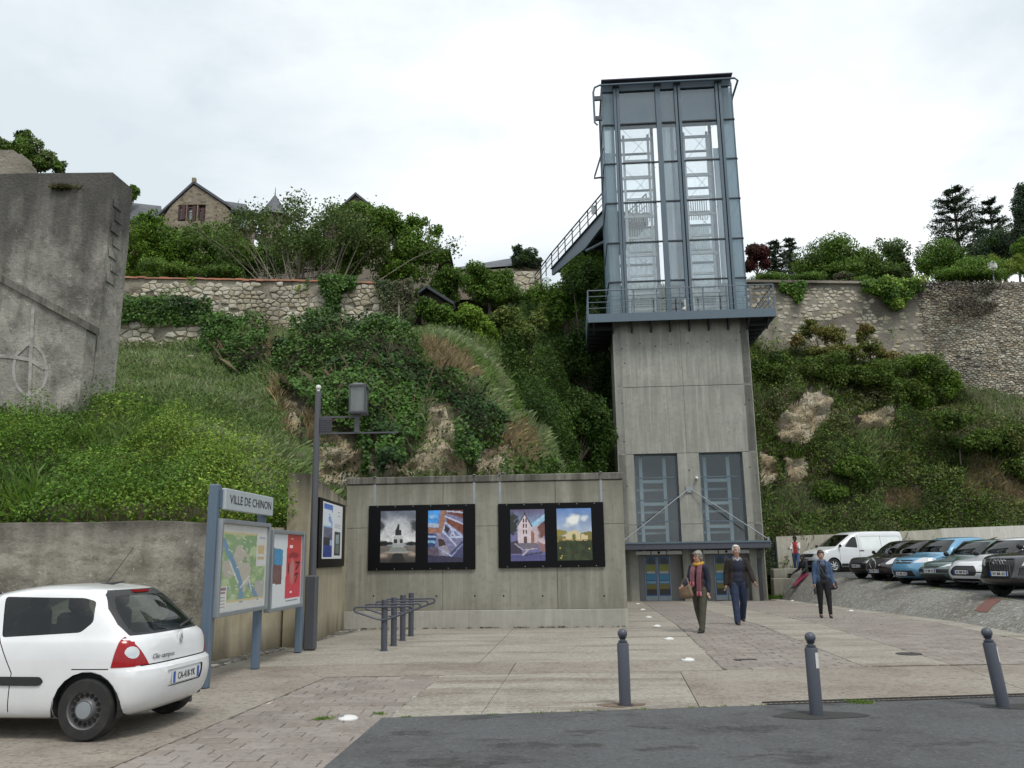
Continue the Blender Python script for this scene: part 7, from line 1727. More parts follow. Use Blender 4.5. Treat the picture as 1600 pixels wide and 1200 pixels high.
# ruin at top left
x0, z1 = hp(-40, 236, 29); x1, z0 = hp(34, 290, 29)
ru = thing('ruin', 'fragment of old stone ruin above the buttress wall', 'ruin', ((x0 + x1) / 2, 29.3, z0 - 1))
q = MB(); q.prism([(x0, z0 - 1), (x1 + .1, z0 - 1), (x1 + .04, z1 - .42), (x1 - .13, z1 - .40), (x1 - .15, z1 - .14), (x1 - .46, z1 - .12), (x1 - .48, z1 + .03), (x0, z1 + .06)], (0, 29.02, 0), (1, 0, 0), (0, 0, 1), (0, .7, 0)); q.build('masonry', M['oldmortar'], ru, world=True)
# small shed below the garden wall end
a, b, c = at(655, 462, 36.4), at(668, 452, 36.4), at(710, 478, 36.4)
sh = thing('shed', 'small shed with black sloping roof half buried in bushes', 'shed', (float(b[0]), 36.8, float(c[2]) - .6))
q = MB()
q.beam(tuple(map(float, a)), tuple(map(float, b)), .9, .10, up=(0, 0, 1)); q.beam(tuple(map(float, b)), tuple(map(float, c)), .9, .12, up=(0, 0, 1)); q.build('roof', M['darksteel'], sh, world=True)
q = MB(); q.prism([(float(a[0]) + .1, float(c[2]) - .8), (float(c[0]) - .1, float(c[2]) - .8), (float(c[0]) - .1, float(c[2]) - .05), (float(b[0]), float(b[2]) - .06), (float(a[0]) + .1, float(a[2]) - .05)], (0, 36.5, 0), (1, 0, 0), (0, 0, 1), (0, .5, 0)); q.build('wall', M['palewall'], sh, world=True)
# round road sign seen from behind
p = at(1551, 416, 53); pb_ = at(1553, 440, 53)
rs = thing('road_sign', 'round white road sign on a post above the rubble wall', 'road sign', tuple(float(v) for v in pb_))
hz = float(p[2] - pb_[2])
q = MB(); q.tube([(0, 0, -.3), (0, 0, hz + .2)], .05, 8); q.build('post', M['galv'], rs)
q = MB(); q.lathe([(.33, -.05), (.35, -.02), (.33, .0)], (0, -.04, hz), 20, 'y'); q.build('disc', M['white'], rs, smooth=True)
# ------------------------------------------------------------------ vehicles
def carpaint(name, c, rough=.28, coat=.8, flake=0.0):
    q_ = mat(name, c, rough, flake, coat=coat, var=[((2.5, 2.5, 2.5), tuple(v * .88 for v in c), .45, .7, 3, .5)]); return q_
M['tyre'] = mat('tyre_rubber', (.018, .018, .018), .85, var=[((9, 9, 9), (.05, .046, .04), .5, .75, 4, .6)])
M['rimsteel'] = mat('wheel_steel', (.115, .115, .12), .45, .3, var=[((8, 8, 8), (.10, .085, .07), .5, .75, 4, .6)])
M['alloy'] = mat('wheel_alloy', (.52, .54, .55), .3, .6)
M['trim'] = mat('black_plastic', (.018, .018, .02), .5)
M['cabin'] = mat('cabin_cloth', (.022, .022, .026), .9)
M['chrome'] = mat('chrome', (.62, .63, .65), .15, 1.0)
M['redlens'] = mat('red_lens', (.30, .006, .010), .2, spec=.3, coat=.35)
M['clearlens'] = mat('clear_lens', (.58, .60, .62), .08, .35, coat=1.0)
M['plate'] = mat('plate_white', (.62, .63, .62), .4); M['plateblue'] = mat('plate_blue', (.03, .08, .36), .4)
CARGL = glassmat('car_glass', (.60, .68, .63), .035, .02, .8)
WINGL = glassmat('windscreen_glass', (.28, .33, .33), .07, .02, .95)
def pchip(x, y, xi):
    x = np.asarray(x, float); y = np.asarray(y, float); h = np.diff(x); d = np.diff(y) / h; m_ = np.zeros(len(x)); m_[1:-1] = np.where(d[:-1] * d[1:] > 0, 2 * d[:-1] * d[1:] / (d[:-1] + d[1:] + 1e-12), 0); m_[0] = d[0]; m_[-1] = d[-1]
    i = np.clip(np.searchsorted(x, xi) - 1, 0, len(x) - 2); t = (xi - x[i]) / h[i]
    return (2*t**3-3*t**2+1)*y[i] + (t**3-2*t**2+t)*h[i]*m_[i] + (-2*t**3+3*t**2)*y[i+1] + (t**3-t**2)*h[i]*m_[i+1]
def body_mesh(prof, nz=46, nq=13, ns=22, ef=3.0, er=3.4, bow=.05):
    """stack of rounded plan outlines; prof rows are (z, x front, x rear, half width, front rounding, rear rounding)"""
    P = np.array(prof, float); s = np.concatenate([[0], np.cumsum(np.hypot(np.hypot(np.diff(P[:, 0]), np.diff(P[:, 1]) * .6), np.hypot(np.diff(P[:, 2]) * .6, np.diff(P[:, 3]))))]); si = np.linspace(0, s[-1], nz); Q = np.stack([pchip(s, P[:, k], si) for k in range(6)], 1)
    rings = []
    for z, xf, xr_, hw, af, ar in Q:
        L = xr_ - xf; af = min(af, L * .48); ar = min(ar, L * .48); pts = []
        for i in range(nq): th = PI / 2 * i / (nq - 1); pts.append((xf + af * (1 - math.cos(th) ** (2 / ef)), hw * math.sin(th) ** (2 / ef)))
        for i in range(1, ns): pts.append((xf + af + (L - af - ar) * i / ns, hw))
        for i in range(nq): th = PI / 2 * (1 - i / (nq - 1)); pts.append((xr_ - ar * (1 - math.cos(th) ** (2 / er)), hw * math.sin(th) ** (2 / er)))
        pts = [(x, y * (1 - bow * ((x - xf) / max(L, .01) - .52) ** 2 * 4)) for x, y in pts]
        ring = [(x, -y, z) for x, y in pts] + [(x, y, z) for x, y in pts[-2:0:-1]]; rings.append(ring)
    n = len(rings[0]); vs = [p for r_ in rings for p in r_]; fs = []
    for i in range(len(rings) - 1):
        for j in range(n): fs.append((i * n + j, i * n + (j + 1) % n, (i + 1) * n + (j + 1) % n, (i + 1) * n + j))
    half = n // 2
    for b_, flip in ((0, True), ((len(rings) - 1) * n, False)):
        for j in range(half):
            a, b2, c, d = b_ + j, b_ + j + 1, b_ + (n - j - 1) % n, b_ + (n - j) % n
            f_ = [a, b2, c, d]; f_ = list(dict.fromkeys(f_))
            if len(f_) >= 3: fs.append(tuple(f_ if flip else f_[::-1]))
    me = bpy.data.meshes.new('body'); me.from_pydata(vs, [], fs); bm = bmesh.new(); bm.from_mesh(me); bpy.data.meshes.remove(me)
    bmesh.ops.remove_doubles(bm, verts=bm.verts, dist=1e-5); bmesh.ops.recalc_face_normals(bm, faces=bm.faces); return bm
def region(bm, poly, ax, sgn, nmin=.15):
    """cut the convex outline poly into the skin seen along axis ax from side sgn; returns the faces inside"""
    ia = 0 if ax == 'x' else 1; ib = 1 if ax == 'x' else 0
    pts = [Vector((0, p[0], p[1])) if ax == 'x' else Vector((p[0], 0, p[1])) for p in poly]
    c = sum(pts, Vector()) / len(pts); lo = [min(p[k] for p in pts) for k in range(3)]; hi = [max(p[k] for p in pts) for k in range(3)]
    def cand():
        out = []
        for f in bm.faces:
            if f.normal[ia] * sgn < nmin: continue
            ok = True
            for k in (ib, 2):
                v = [q_.co[k] for q_ in f.verts]
                if max(v) < lo[k] - 1e-5 or min(v) > hi[k] + 1e-5: ok = False
            if ok: out.append(f)
        return out
    d = Vector((1, 0, 0)) if ax == 'x' else Vector((0, 1, 0))
    for a, b in zip(pts, pts[1:] + pts[:1]):
        n = (b - a).cross(d)
        if n.length < 1e-9: continue
        n.normalize(); fs = cand(); geom = list({e for f in fs for e in f.edges}) + list({v for f in fs for v in f.verts}) + fs
        bmesh.ops.bisect_plane(bm, geom=geom, dist=1e-5, plane_co=a, plane_no=n)
    bm.normal_update(); res = []
    s0 = 1 if ((pts[1] - pts[0]).cross(pts[2] - pts[1])).dot(d) > 0 else -1
    for f in cand():
        m_ = f.calc_center_median(); ok = True
        for a, b in zip(pts, pts[1:] + pts[:1]):
            e_ = b - a; w_ = m_ - a; w_[ia] = 0
            if e_.cross(w_).dot(d) * s0 < -1e-6: ok = False; break
        if ok: res.append(f)
    return res
def lift(bm, faces, name, mt, root, off=0.0, delete=True, smooth=True, thick=0.0):
    """take faces off the body skin as a mesh of their own"""
    if not faces: return None
    vm = {}; vs = []; fs = []
    for f in faces:
        for v in f.verts:
            if v not in vm: vm[v] = len(vs); vs.append(v.co + v.normal * off)
        fs.append(tuple(vm[v] for v in f.verts))
    me = bpy.data.meshes.new(name); me.from_pydata([tuple(v) for v in vs], [], fs)
    if smooth: me.polygons.foreach_set('use_smooth', [True] * len(me.polygons))
    if delete: bmesh.ops.delete(bm, geom=faces, context='FACES')
    o = link(name, me, mt, root)
    if thick: md = o.modifiers.new('thickness', 'SOLIDIFY'); md.thickness = thick; md.offset = 0
    return o
def rounded(pts, r=.05, n=3):
    """round the corners of a convex outline"""
    out = []; k = len(pts)
    for i in range(k):
        p = np.array(pts[i], float); a = np.array(pts[i - 1], float) - p; b = np.array(pts[(i + 1) % k], float) - p; la, lb = np.linalg.norm(a), np.linalg.norm(b); q_ = min(r, la * .4, lb * .4); p0 = p + a / la * q_; p1 = p + b / lb * q_
        for t in np.linspace(0, 1, n): out.append(tuple((1 - t) ** 2 * p0 + 2 * t * (1 - t) * p + t * t * p1))
    return out
def wheel(root, x, y, r, side, style='steel', w_=.19):
    """tyre, rim and hub; side = -1 faces -y"""
    t = MB(); s = side; R_ = r; ri = r * .62
    prof = [(ri, -w_ / 2), (R_ * .93, -w_ / 2 - .0), (R_ * .985, -w_ / 2 + .025), (R_, -w_ / 4), (R_, w_ / 4), (R_ * .985, w_ / 2 - .025), (R_ * .93, w_ / 2), (ri, w_ / 2)]
    t.lathe(prof, (x, y, r), 28, 'y', caps=False); o = t.build('wheel', M['tyre'], root, smooth=True, ang=35)
    q_ = MB(); yo = y + s * w_ / 2
    if style == 'steel':
        q_.lathe([(ri + .004, s * .0), (ri * .94, -s * .012), (ri * .90, -s * .04), (ri * .62, -s * .035), (ri * .55, -s * .005), (ri * .50, s * .004), (0.0, s * .008)], (x, yo, r), 26, 'y', caps=False)
        rim = q_.build('rim', M['rimsteel'], o, smooth=True, ang=35)
        h = MB()
        for k in range(16): a = 2 * PI * k / 16; h.lathe([(.023, s * .0), (0, s * .001)], (x + ri * .74 * math.cos(a), yo - s * .033, r + ri * .74 * math.sin(a)), 8, 'y')
        h.build('rim_hole', M['void'], o)
        c = MB(); c.lathe([(ri * .44, s * .006), (ri * .42, s * .014), (0, s * .017)], (x, yo, r), 20, 'y'); c.build('hub_cap', M['galv'], o, smooth=True)
    else:
        q_.lathe([(ri + .004, 0), (ri * .93, -s * .01), (ri * .90, -s * .06)], (x, yo, r), 26, 'y', caps=False)
        ns = 7 if style == 'alloy' else 9
        for k in range(ns):
            a = 2 * PI * k / ns; ca, sa = math.cos(a), math.sin(a); q_.beam((x + .03 * ca, yo - s * .01, r + .03 * sa), (x + ri * .95 * ca, yo - s * .02, r + ri * .95 * sa), .045, .03, up=(0, 1, 0))
        q_.lathe([(ri * .2, -s * .03), (ri * .18, s * .006), (0, s * .008)], (x, yo, r), 14, 'y'); q_.build('rim', M['alloy'], o)
        d = MB(); d.lathe([(ri * .92, 0), (0, .0)], (x, yo - s * .065, r), 20, 'y'); d.build('brake_disc', M['void'], o)
    return o
def num_plate(root, x, z, txt, facing, w_=.50, y=0.0, rot=0.0):
    """registration plate at the front (facing -1) or rear (+1)"""
    q_ = MB(); q_.box((0, 0, 0), (w_, .012, .11)); pl_ = q_.build('number_plate', M['plate'], root); pl_.location = (x, y, z); pl_.rotation_euler = (0, 0, facing * PI / 2)
    if rot: pl_.rotation_euler = Euler((rot, 0, facing * PI / 2), 'XYZ')
    for s in (-1, 1): b = MB(); b.box((s * (w_ / 2 - .022), -.0065, 0), (.042, .003, .108)); b.build('plate_band', M['plateblue'], pl_)
    if txt: text(txt, .098, (0, -.009, 0), (PI / 2, 0, 0), M['ink'], pl_, sx=.74)
    else:            # too far off to read: dark character strokes only
        b = MB()
        for i in (-3, -2, -.7, 0, .7, 2, 3): b.box((i * .052, -.0075, random.uniform(-.004, .004)), (.026, .003, .062))
        b.build('plate_marks', M['ink'], pl_)
    return pl_
def car(name, label, cat, loc, rz, sp, group=None):
    root = thing(name, label, cat, tuple(float(v) for v in loc), rz, group); bm = body_mesh(sp['prof'], **sp.get('mesh', {}))
    pm = sp['paint']; r = sp['wr']; hw = max(p[3] for p in sp['prof'])
    # wheel arches
    for xw in sp['wx']:
        ar = r + sp.get('archgap', .055); poly = [(xw + ar * math.cos(2 * PI * k / 22), r + .01 + ar * math.sin(2 * PI * k / 22)) for k in range(22)]
        for s in (-1, 1):
            f = region(bm, poly, 'y', s, .02); bmesh.ops.delete(bm, geom=f, context='FACES')
            q_ = MB(); n = 16; vs = []; fs = []
            for k in range(n + 1):
                a = -.25 + (PI + .5) * k / n
                for yy in (s * (hw - .015), s * (hw - .36)): vs.append((xw + (ar + .004) * math.cos(a), yy * (1.0), r + .01 + (ar + .004) * math.sin(a)))
            for k in range(n): fs.append((2 * k, 2 * k + 1, 2 * k + 3, 2 * k + 2))
            fs.append(tuple(2 * k + 1 for k in range(n + 1))); q_.add(vs, fs); q_.build('wheel_arch', M['void'], root)
    for nm, mt, ax, sides, poly, kw in sp['cuts']:
        for s in sides:
            pp_ = [(p[0] * (s if (ax == 'x' and kw.get('mirror')) else 1), p[1]) for p in poly] if not kw.get('mirror') else poly
            f = region(bm, pp_, ax, s, kw.get('nmin', .15)); lift(bm, f, nm, mt, root, kw.get('off', -.004))
        if kw.get('pair'):
            f = region(bm, [(-p[0], p[1]) for p in poly][::-1], ax, sides[0], kw.get('nmin', .15)); lift(bm, f, nm, mt, root, kw.get('off', -.004))
    bm.normal_update(); me = bpy.data.meshes.new('body'); bm.to_mesh(me); bm.free(); me.polygons.foreach_set('use_smooth', [True] * len(me.polygons)); me.set_sharp_from_angle(angle=rad(34)); link('body', me, pm, root)
    for xw in sp['wx']:
        for s in (-1, 1): wheel(root, xw, s * (hw - sp.get('win', .125)), r, s, sp.get('style', 'alloy'))
    # dark cabin and seats
    x0, x1, zb, zt = sp['cabin']
    q_ = MB(); q_.box(((x0 + x1) / 2, 0, (.3 + zb) / 2), (x1 - x0, hw * 1.72, zb - .3)); q_.build('cabin_tub', M['cabin'], root)
    for xs_ in sp['seats']:
        for s in (-1, 1):
            q_ = MB(); q_.box((xs_, s * .36, zb + .08), (.13, .46, .44)); q_.box((xs_ + .03, s * .36, zb + .40), (.10, .27, .20)); q_.build('seat', M['cabin'], root, bevel=.04)
    if sp.get('wheelx'):
        q_ = MB(); a = [(sp['wheelx'] + .06 * math.sin(t), -.36 + .18 * math.cos(t), zb + .06 + .17 * math.sin(t)) for t in np.linspace(0, 2 * PI, 15)[:-1]]; q_.tube(a, .016, 6, closed=True); q_.build('steering_wheel', M['trim'], root)
    if sp.get('mirror'):
        mx_, mz = sp['mirror']
        for s in (-1, 1):
            q_ = MB(); q_.sphere((mx_, s * (hw + .07), mz), (.06, .10, .075), 10, 8); q_.beam((mx_ + .02, s * (hw - .08), mz - .05), (mx_, s * (hw + .03), mz - .03), .05, .05); q_.build('mirror', sp.get('mirmat', M['trim']), root, smooth=True)
    return root
def strip(pts, w_):
    """thin outline (x, z) band between two points, for shut lines"""
    (a, b), (c, d) = pts; L = math.hypot(c - a, d - b); nx, nz = -(d - b) / L * w_ / 2, (c - a) / L * w_ / 2
    return [(a + nx, b + nz), (a - nx, b - nz), (c - nx, d - nz), (c + nx, d + nz)]

# ---- the white hatchback in the foreground
white = carpaint('white_car_paint', (.70, .71, .72), .3)
clio = dict(paint=white, wr=.285, wx=(.72, 3.19), archgap=.05, win=.115, style='steel', cabin=(.9, 3.45, .86, 1.4), seats=(1.75, 2.72), wheelx=1.32, mirror=(1.16, .98), mirmat=M['trim'],
  prof=[(.19, .30, 3.50, .70, .5, .45), (.22, .16, 3.62, .765, .5, .42), (.30, .06, 3.715, .800, .55, .42), (.42, .01, 3.755, .815, .55, .42), (.52, .0, 3.77, .820, .55, .42), (.60, .02, 3.765, .820, .55, .42), (.645, .05, 3.745, .820, .55, .40), (.66, .07, 3.700, .820, .55, .36), (.72, .14, 3.695, .818, .55, .35), (.80, .35, 3.685, .812, .55, .34), (.87, .68, 3.665, .800, .5, .34), (.915, .98, 3.640, .786, .45, .36),
        (.935, 1.05, 3.615, .772, .42, .40), (1.02, 1.19, 3.545, .740, .40, .42), (1.12, 1.37, 3.450, .705, .40, .44), (1.24, 1.60, 3.325, .660, .42, .46), (1.33, 1.80, 3.22, .620, .5, .48), (1.375, 1.97, 3.13, .585, .55, .5), (1.400, 2.14, 2.98, .52, .5, .5), (1.420, 2.30, 2.82, .42, .4, .4), (1.428, 2.45, 2.66, .25, .2, .2)],
  cuts=[('side_window', CARGL, 'y', (-1, 1), rounded([(1.43, .965), (2.18, .945), (2.05, 1.315), (1.78, 1.29)], .03), {}),
        ('quarter_window', CARGL, 'y', (-1, 1), rounded([(2.245, .945), (3.05, .985), (3.15, 1.08), (3.10, 1.27), (2.98, 1.305), (2.125, 1.325)], .03), {}),
        ('windscreen', WINGL, 'x', (-1,), rounded([(-.64, .965), (.64, .965), (.53, 1.33), (-.53, 1.33)], .05), {'nmin': .25}),
        ('rear_window', CARGL, 'x', (1,), rounded([(-.60, .968), (.60, .968), (.60, 1.06), (.545, 1.20), (.45, 1.315), (-.45, 1.315), (-.545, 1.20), (-.60, 1.06)], .06), {'nmin': .2}),
        ('rear_window_surround', M['trim'], 'x', (1,), [(-.645, .945), (.645, .945), (.65, 1.05), (.595, 1.20), (.50, 1.33), (.42, 1.37), (-.42, 1.37), (-.50, 1.33), (-.595, 1.20), (-.65, 1.05)], {'nmin': .12, 'off': -.002}),
        ('reversing_lens', M['clearlens'], 'x', (1,), [(.70 + .052 * math.cos(a), .795 + .056 * math.sin(a)) for a in np.linspace(0, 2 * PI, 15)[:-1]], {'off': .006, 'pair': True, 'nmin': .3}),
        ('tail_light', M['redlens'], 'y', (-1, 1), [(3.42, .665), (3.75, .665), (3.75, .99), (3.56, 1.00), (3.47, .93)], {'off': .004, 'nmin': .5}),
        ('tail_light', M['redlens'], 'x', (1,), [(.545, .672), (.86, .672), (.86, .99), (.745, .99)], {'off': .004, 'pair': True, 'nmin': .5}),
        ('side_moulding', M['trim'], 'y', (-1, 1), rounded([(1.05, .515), (2.72, .505), (2.76, .54), (2.72, .585), (1.05, .595)], .02), {'off': .012}),
        ('shut_line', M['void'], 'y', (-1, 1), strip([(2.20, .945), (2.02, 1.345)], .010), {'off': -.006}),
        ('shut_line', M['void'], 'y', (-1, 1), strip([(2.22, .945), (2.28, .86)], .010), {'off': -.006}), ('shut_line', M['void'], 'y', (-1, 1), strip([(2.28, .86), (2.42, .62)], .010), {'off': -.006}), ('shut_line', M['void'], 'y', (-1, 1), strip([(2.42, .62), (2.40, .26)], .010), {'off': -.006}),
        ('shut_line', M['void'], 'y', (-1, 1), strip([(3.03, .652), (3.40, .652)], .010), {'off': -.006}),
        ('shut_line', M['void'], 'x', (1,), strip([(-.64, .668), (.64, .668)], .012), {'off': -.006}),
        ('plate_recess', white, 'x', (1,), rounded([(-.33, .43), (.33, .43), (.36, .59), (-.36, .59)], .03), {'off': -.016}),
        ('headlight', M['clearlens'], 'x', (-1,), [(.42, .66), (.80, .70), (.80, .80), (.44, .76)], {'pair': True, 'off': .003, 'nmin': .05})])
wn_, wf_ = g(137, 1157), g(266, 1112)
axd = np.array([wf_[0] - wn_[0], wf_[1] - wn_[1]]); axd = axd / np.linalg.norm(axd); CRZ = math.atan2(-axd[0], axd[1])
cen = wn_[:2] + axd * .70; CLO = np.array([cen[0], cen[1], .002]) - np.array([math.cos(CRZ) * 3.19, math.sin(CRZ) * 3.19, 0])
cl = car('parked_car', 'white three-door hatchback parked by the low concrete wall, rear towards the road', 'car', CLO, CRZ, clio)
num_plate(cl, 3.764, .51, 'CA-418-YK', 1, .52)
# badge, script, rear wiper, aerial, exhaust, handle, lamp lenses, third brake light
def on_rear(bmx, y, z): return bmx
q = MB(); q.prism([(-.045, .05), (0, .075), (.045, .05), (.05, -.05), (0, -.075), (-.05, -.05)], (3.672, .0, .865), (0, 1, 0), (0, 0, 1), (.014, 0, 0)); bd = q.build('badge_base', white, cl, bevel=.004)
q = MB(); dm_ = [(0, .055), (.032, 0), (0, -.055), (-.032, 0)]; di = [(0, .032), (.017, 0), (0, -.032), (-.017, 0)]
for k in range(4): q.prism([dm_[k], dm_[(k + 1) % 4], di[(k + 1) % 4], di[k]], (3.687, 0, .865), (0, 1, 0), (0, 0, 1), (.006, 0, 0))
q.build('diamond_badge', M['chrome'], cl)
text('Clio campus', .066, (3.70, -.345, .735), (PI / 2 - .02, 0, PI / 2 - .14), M['ink'], cl, sx=1.0, shear=.25)
q = MB(); q.tube([(3.665, .0, .975), (3.63, .10, .99), (3.545, .48, 1.03)], [.016, .013, .006], 6); q.beam((3.60, .20, 1.0), (3.535, .50, 1.03), .010, .018); q.build('rear_wiper', M['trim'], cl)
q = MB(); q.tube([(2.72, 0, 1.405), (2.86, 0, 1.425), (3.00, -.0, 1.445)], [.022, .014, .008], 6); q.tube([(2.80, 0, 1.42), (3.02, .10, 1.80)], [.005, .003], 5); q.build('aerial', M['trim'], cl)
q = MB(); q.box((3.19, 0, 1.352), (.05, .26, .025), 0); q.build('brake_light', M['redlens'], cl)
q = MB(); q.box((1.95 + .25, -.80, .80), (.17, .03, .035)); q.build('door_handle', white, cl, bevel=.008)
q = MB(); q.tube([(3.4, .42, .20), (3.62, .42, .19)], .025, 8); q.build('exhaust', M['rimsteel'], cl)
q = MB(); q.box((3.1, 0, .33), (.7, .9, .14)); q.box((3.19, 0, .27), (.08, 1.4, .08)); q.build('rear_axle', M['void'], cl)

# ---- the row of cars on the car park
def hatch(L, H, hw, hood, base, top0, paint, wr=.30, rear=0.0, nose=0.0, belt=.92, seats=None, style='alloy', wx=None, headl=None, extra=(), tail=.55, lowz=.20):
    """small hatchback of length L, height H; hood = height of bonnet edge, base = x of windscreen foot, top0 = x where the roof begins"""
    xr_ = L
    pr = [(lowz, .30, xr_ - .28, hw - .12, .55, .45), (lowz + .05, .14, xr_ - .14, hw - .05, .6, .45), (.36, .03, xr_ - .05, hw - .015, .65, .45), (.48, .0, xr_, hw, .65, .45), (.58, .02 + nose * .2, xr_ - .01, hw, .65, .42), (hood - .12, .08 + nose * .6, xr_ - .05, hw, .65, .40), (hood, .22 + nose, xr_ - .06, hw - .01, .6, .40), (hood + (belt - hood) * .5, (.22 + nose + base) * .52, xr_ - .08, hw - .015, .55, .40), (belt, base, xr_ - .11, hw - .03, .5, .42),
          (belt + .03, base + .08, xr_ - .14, hw - .045, .45, .44), (belt + (H - belt) * .45, base + (top0 - base) * .45, xr_ - .14 - tail * .35, hw - .13, .45, .46), (belt + (H - belt) * .78, base + (top0 - base) * .82, xr_ - .14 - tail * .72, hw - .20, .5, .48), (H - .045, top0 + .05, xr_ - .16 - tail, hw - .25, .55, .5), (H - .015, top0 + .28, xr_ - .30 - tail, hw - .34, .5, .5), (H - .003, top0 + .5, xr_ - .5 - tail, hw - .48, .4, .4), (H, top0 + .7, xr_ - .7 - tail, .2, .2, .2)]
    zt = H - .13; m1 = base + (top0 - base) * .5
    cuts = [('windscreen', WINGL, 'x', (-1,), rounded([(-hw + .16, belt + .05), (hw - .16, belt + .05), (hw - .29, H - .085), (-hw + .29, H - .085)], .06), {'nmin': .25}),
            ('side_window', CARGL, 'y', (-1, 1), rounded([(base + .42, belt + .045), (base + 1.30, belt + .03), (base + 1.28, zt), (top0 + .34, zt - .015)], .04), {}),
            ('side_window', CARGL, 'y', (-1, 1), rounded([(base + 1.37, belt + .03), (base + 2.15, belt + .05), (base + 1.95, zt - .02), (base + 1.35, zt)], .04), {}),
            ('rear_window', CARGL, 'x', (1,), rounded([(-.56, belt + .06), (.56, belt + .06), (.46, H - .12), (-.46, H - .12)], .06), {'nmin': .15}),
            ('shut_line', M['void'], 'y', (-1, 1), strip([(base + 1.335, .30), (base + 1.335, belt)], .012), {'off': -.006}), ('shut_line', M['void'], 'y', (-1, 1), strip([(base + .25, .34), (base + .25, belt)], .012), {'off': -.006})]
    if headl: cuts.append(('headlight', M['clearlens'], 'x', (-1,), headl, {'pair': True, 'off': .004, 'nmin': .04}))
    return dict(paint=paint, wr=wr, wx=wx or (.80, L - .72), style=style, prof=pr, cuts=list(extra) + cuts, cabin=(base + .05, L - .45, belt - .06, H), seats=seats or (base + .95, base + 1.75), wheelx=base + .45, mirror=(base + .42, belt + .09), mesh=dict(ef=2.5))
ROW = 'cars parked nose out above the gravel bank'
def pk(px, py): return on(px, py, pz)
def place(px, py): p = pk(px, py); return p
RZ = rad(16)
def at_nose(px, py, rz, dx=0.0): p = pk(px, py); return (p[0], p[1], p[2])
black1 = carpaint('black_paint', (.012, .013, .015)); aub = carpaint('aubergine_paint', (.022, .014, .018)); blue = carpaint('blue_paint', (.12, .30, .47), .25, .9, .1); green = carpaint('green_paint', (.075, .125, .118), .28, .9, .2); wht2 = carpaint('pearl_white_paint', (.66, .67, .69)); audi = carpaint('black_suv_paint', (.010, .011, .014))
intake = lambda z0, z1, w_: [(-w_, z0), (w_, z0), (w_ * .92, z1), (-w_ * .92, z1)]
# white van
van = dict(paint=carpaint('white_van_paint', (.66, .68, .70)), wr=.33, wx=(.93, 4.03), style='alloy', cabin=(1.0, 2.2, 1.15, 1.8), seats=(1.75,), wheelx=1.35, mirror=(1.28, 1.27), mesh=dict(ef=2.6, er=6, bow=.02),
  prof=[(.24, .30, 4.92, .84, .5, .2), (.30, .10, 4.97, .93, .5, .2), (.45, .01, 5.0, .965, .55, .2), (.65, .0, 5.0, .975, .55, .2), (.85, .05, 5.0, .978, .55, .2), (.98, .16, 5.0, .975, .55, .2), (1.08, .42, 4.995, .972, .5, .2), (1.15, .78, 4.99, .968, .45, .2), (1.20, .98, 4.985, .962, .42, .2), (1.40, 1.28, 4.97, .93, .42, .2), (1.62, 1.62, 4.95, .89, .45, .2), (1.82, 1.95, 4.93, .85, .5, .22), (1.92, 2.2, 4.90, .80, .5, .25), (1.96, 2.5, 4.80, .70, .5, .3), (1.97, 2.8, 4.6, .5, .4, .3)],
  cuts=[('windscreen', WINGL, 'x', (-1,), rounded([(-.80, 1.24), (.80, 1.24), (.70, 1.82), (-.70, 1.82)], .08), {'nmin': .2}), ('side_window', CARGL, 'y', (-1, 1), rounded([(1.56, 1.22), (2.28, 1.16), (2.28, 1.70), (2.06, 1.70)], .06), {}),
        ('shut_line', M['void'], 'y', (-1, 1), strip([(2.36, .42), (2.36, 1.76)], .014), {'off': -.006}), ('shut_line', M['void'], 'y', (-1, 1), strip([(1.28, .55), (1.28, 1.15)], .014), {'off': -.006}), ('shut_line', M['void'], 'y', (-1, 1), strip([(3.62, .42), (3.62, 1.76)], .012), {'off': -.006}),
        ('side_press', M['whitesteel'], 'y', (-1, 1), rounded([(2.55, 1.06), (4.75, 1.10), (4.75, 1.72), (2.50, 1.72)], .12), {'off': -.012}),
        ('headlight', M['clearlens'], 'x', (-1,), [(.52, .78), (.95, .86), (.95, 1.02), (.60, .92)], {'pair': True, 'off': .004, 'nmin': .03}), ('grille', M['trim'], 'x', (-1,), [(-.5, .74), (.5, .74), (.55, .90), (-.55, .90)], {'off': .003}), ('lower_grille', M['trim'], 'x', (-1,), [(-.72, .34), (.72, .34), (.66, .58), (-.66, .58)], {'off': -.01}), ('sill', M['trim'], 'y', (-1, 1), [(1.35, .30), (3.6, .30), (3.6, .42), (1.35, .42)], {'off': .006})])
vp = pk(1268, 895); VRZ = rad(12)
vn = car('parked_van', 'white panel van parked by the pale boundary wall at the far end of the row', 'van', (vp[0] + .1, vp[1] + .9, vp[2]), VRZ, van)
q = MB(); q.box((2.50, -.972, 1.02), (.24, .03, .05)); q.build('door_handle', M['trim'], vn); num_plate(vn, -.005, .62, None, -1)
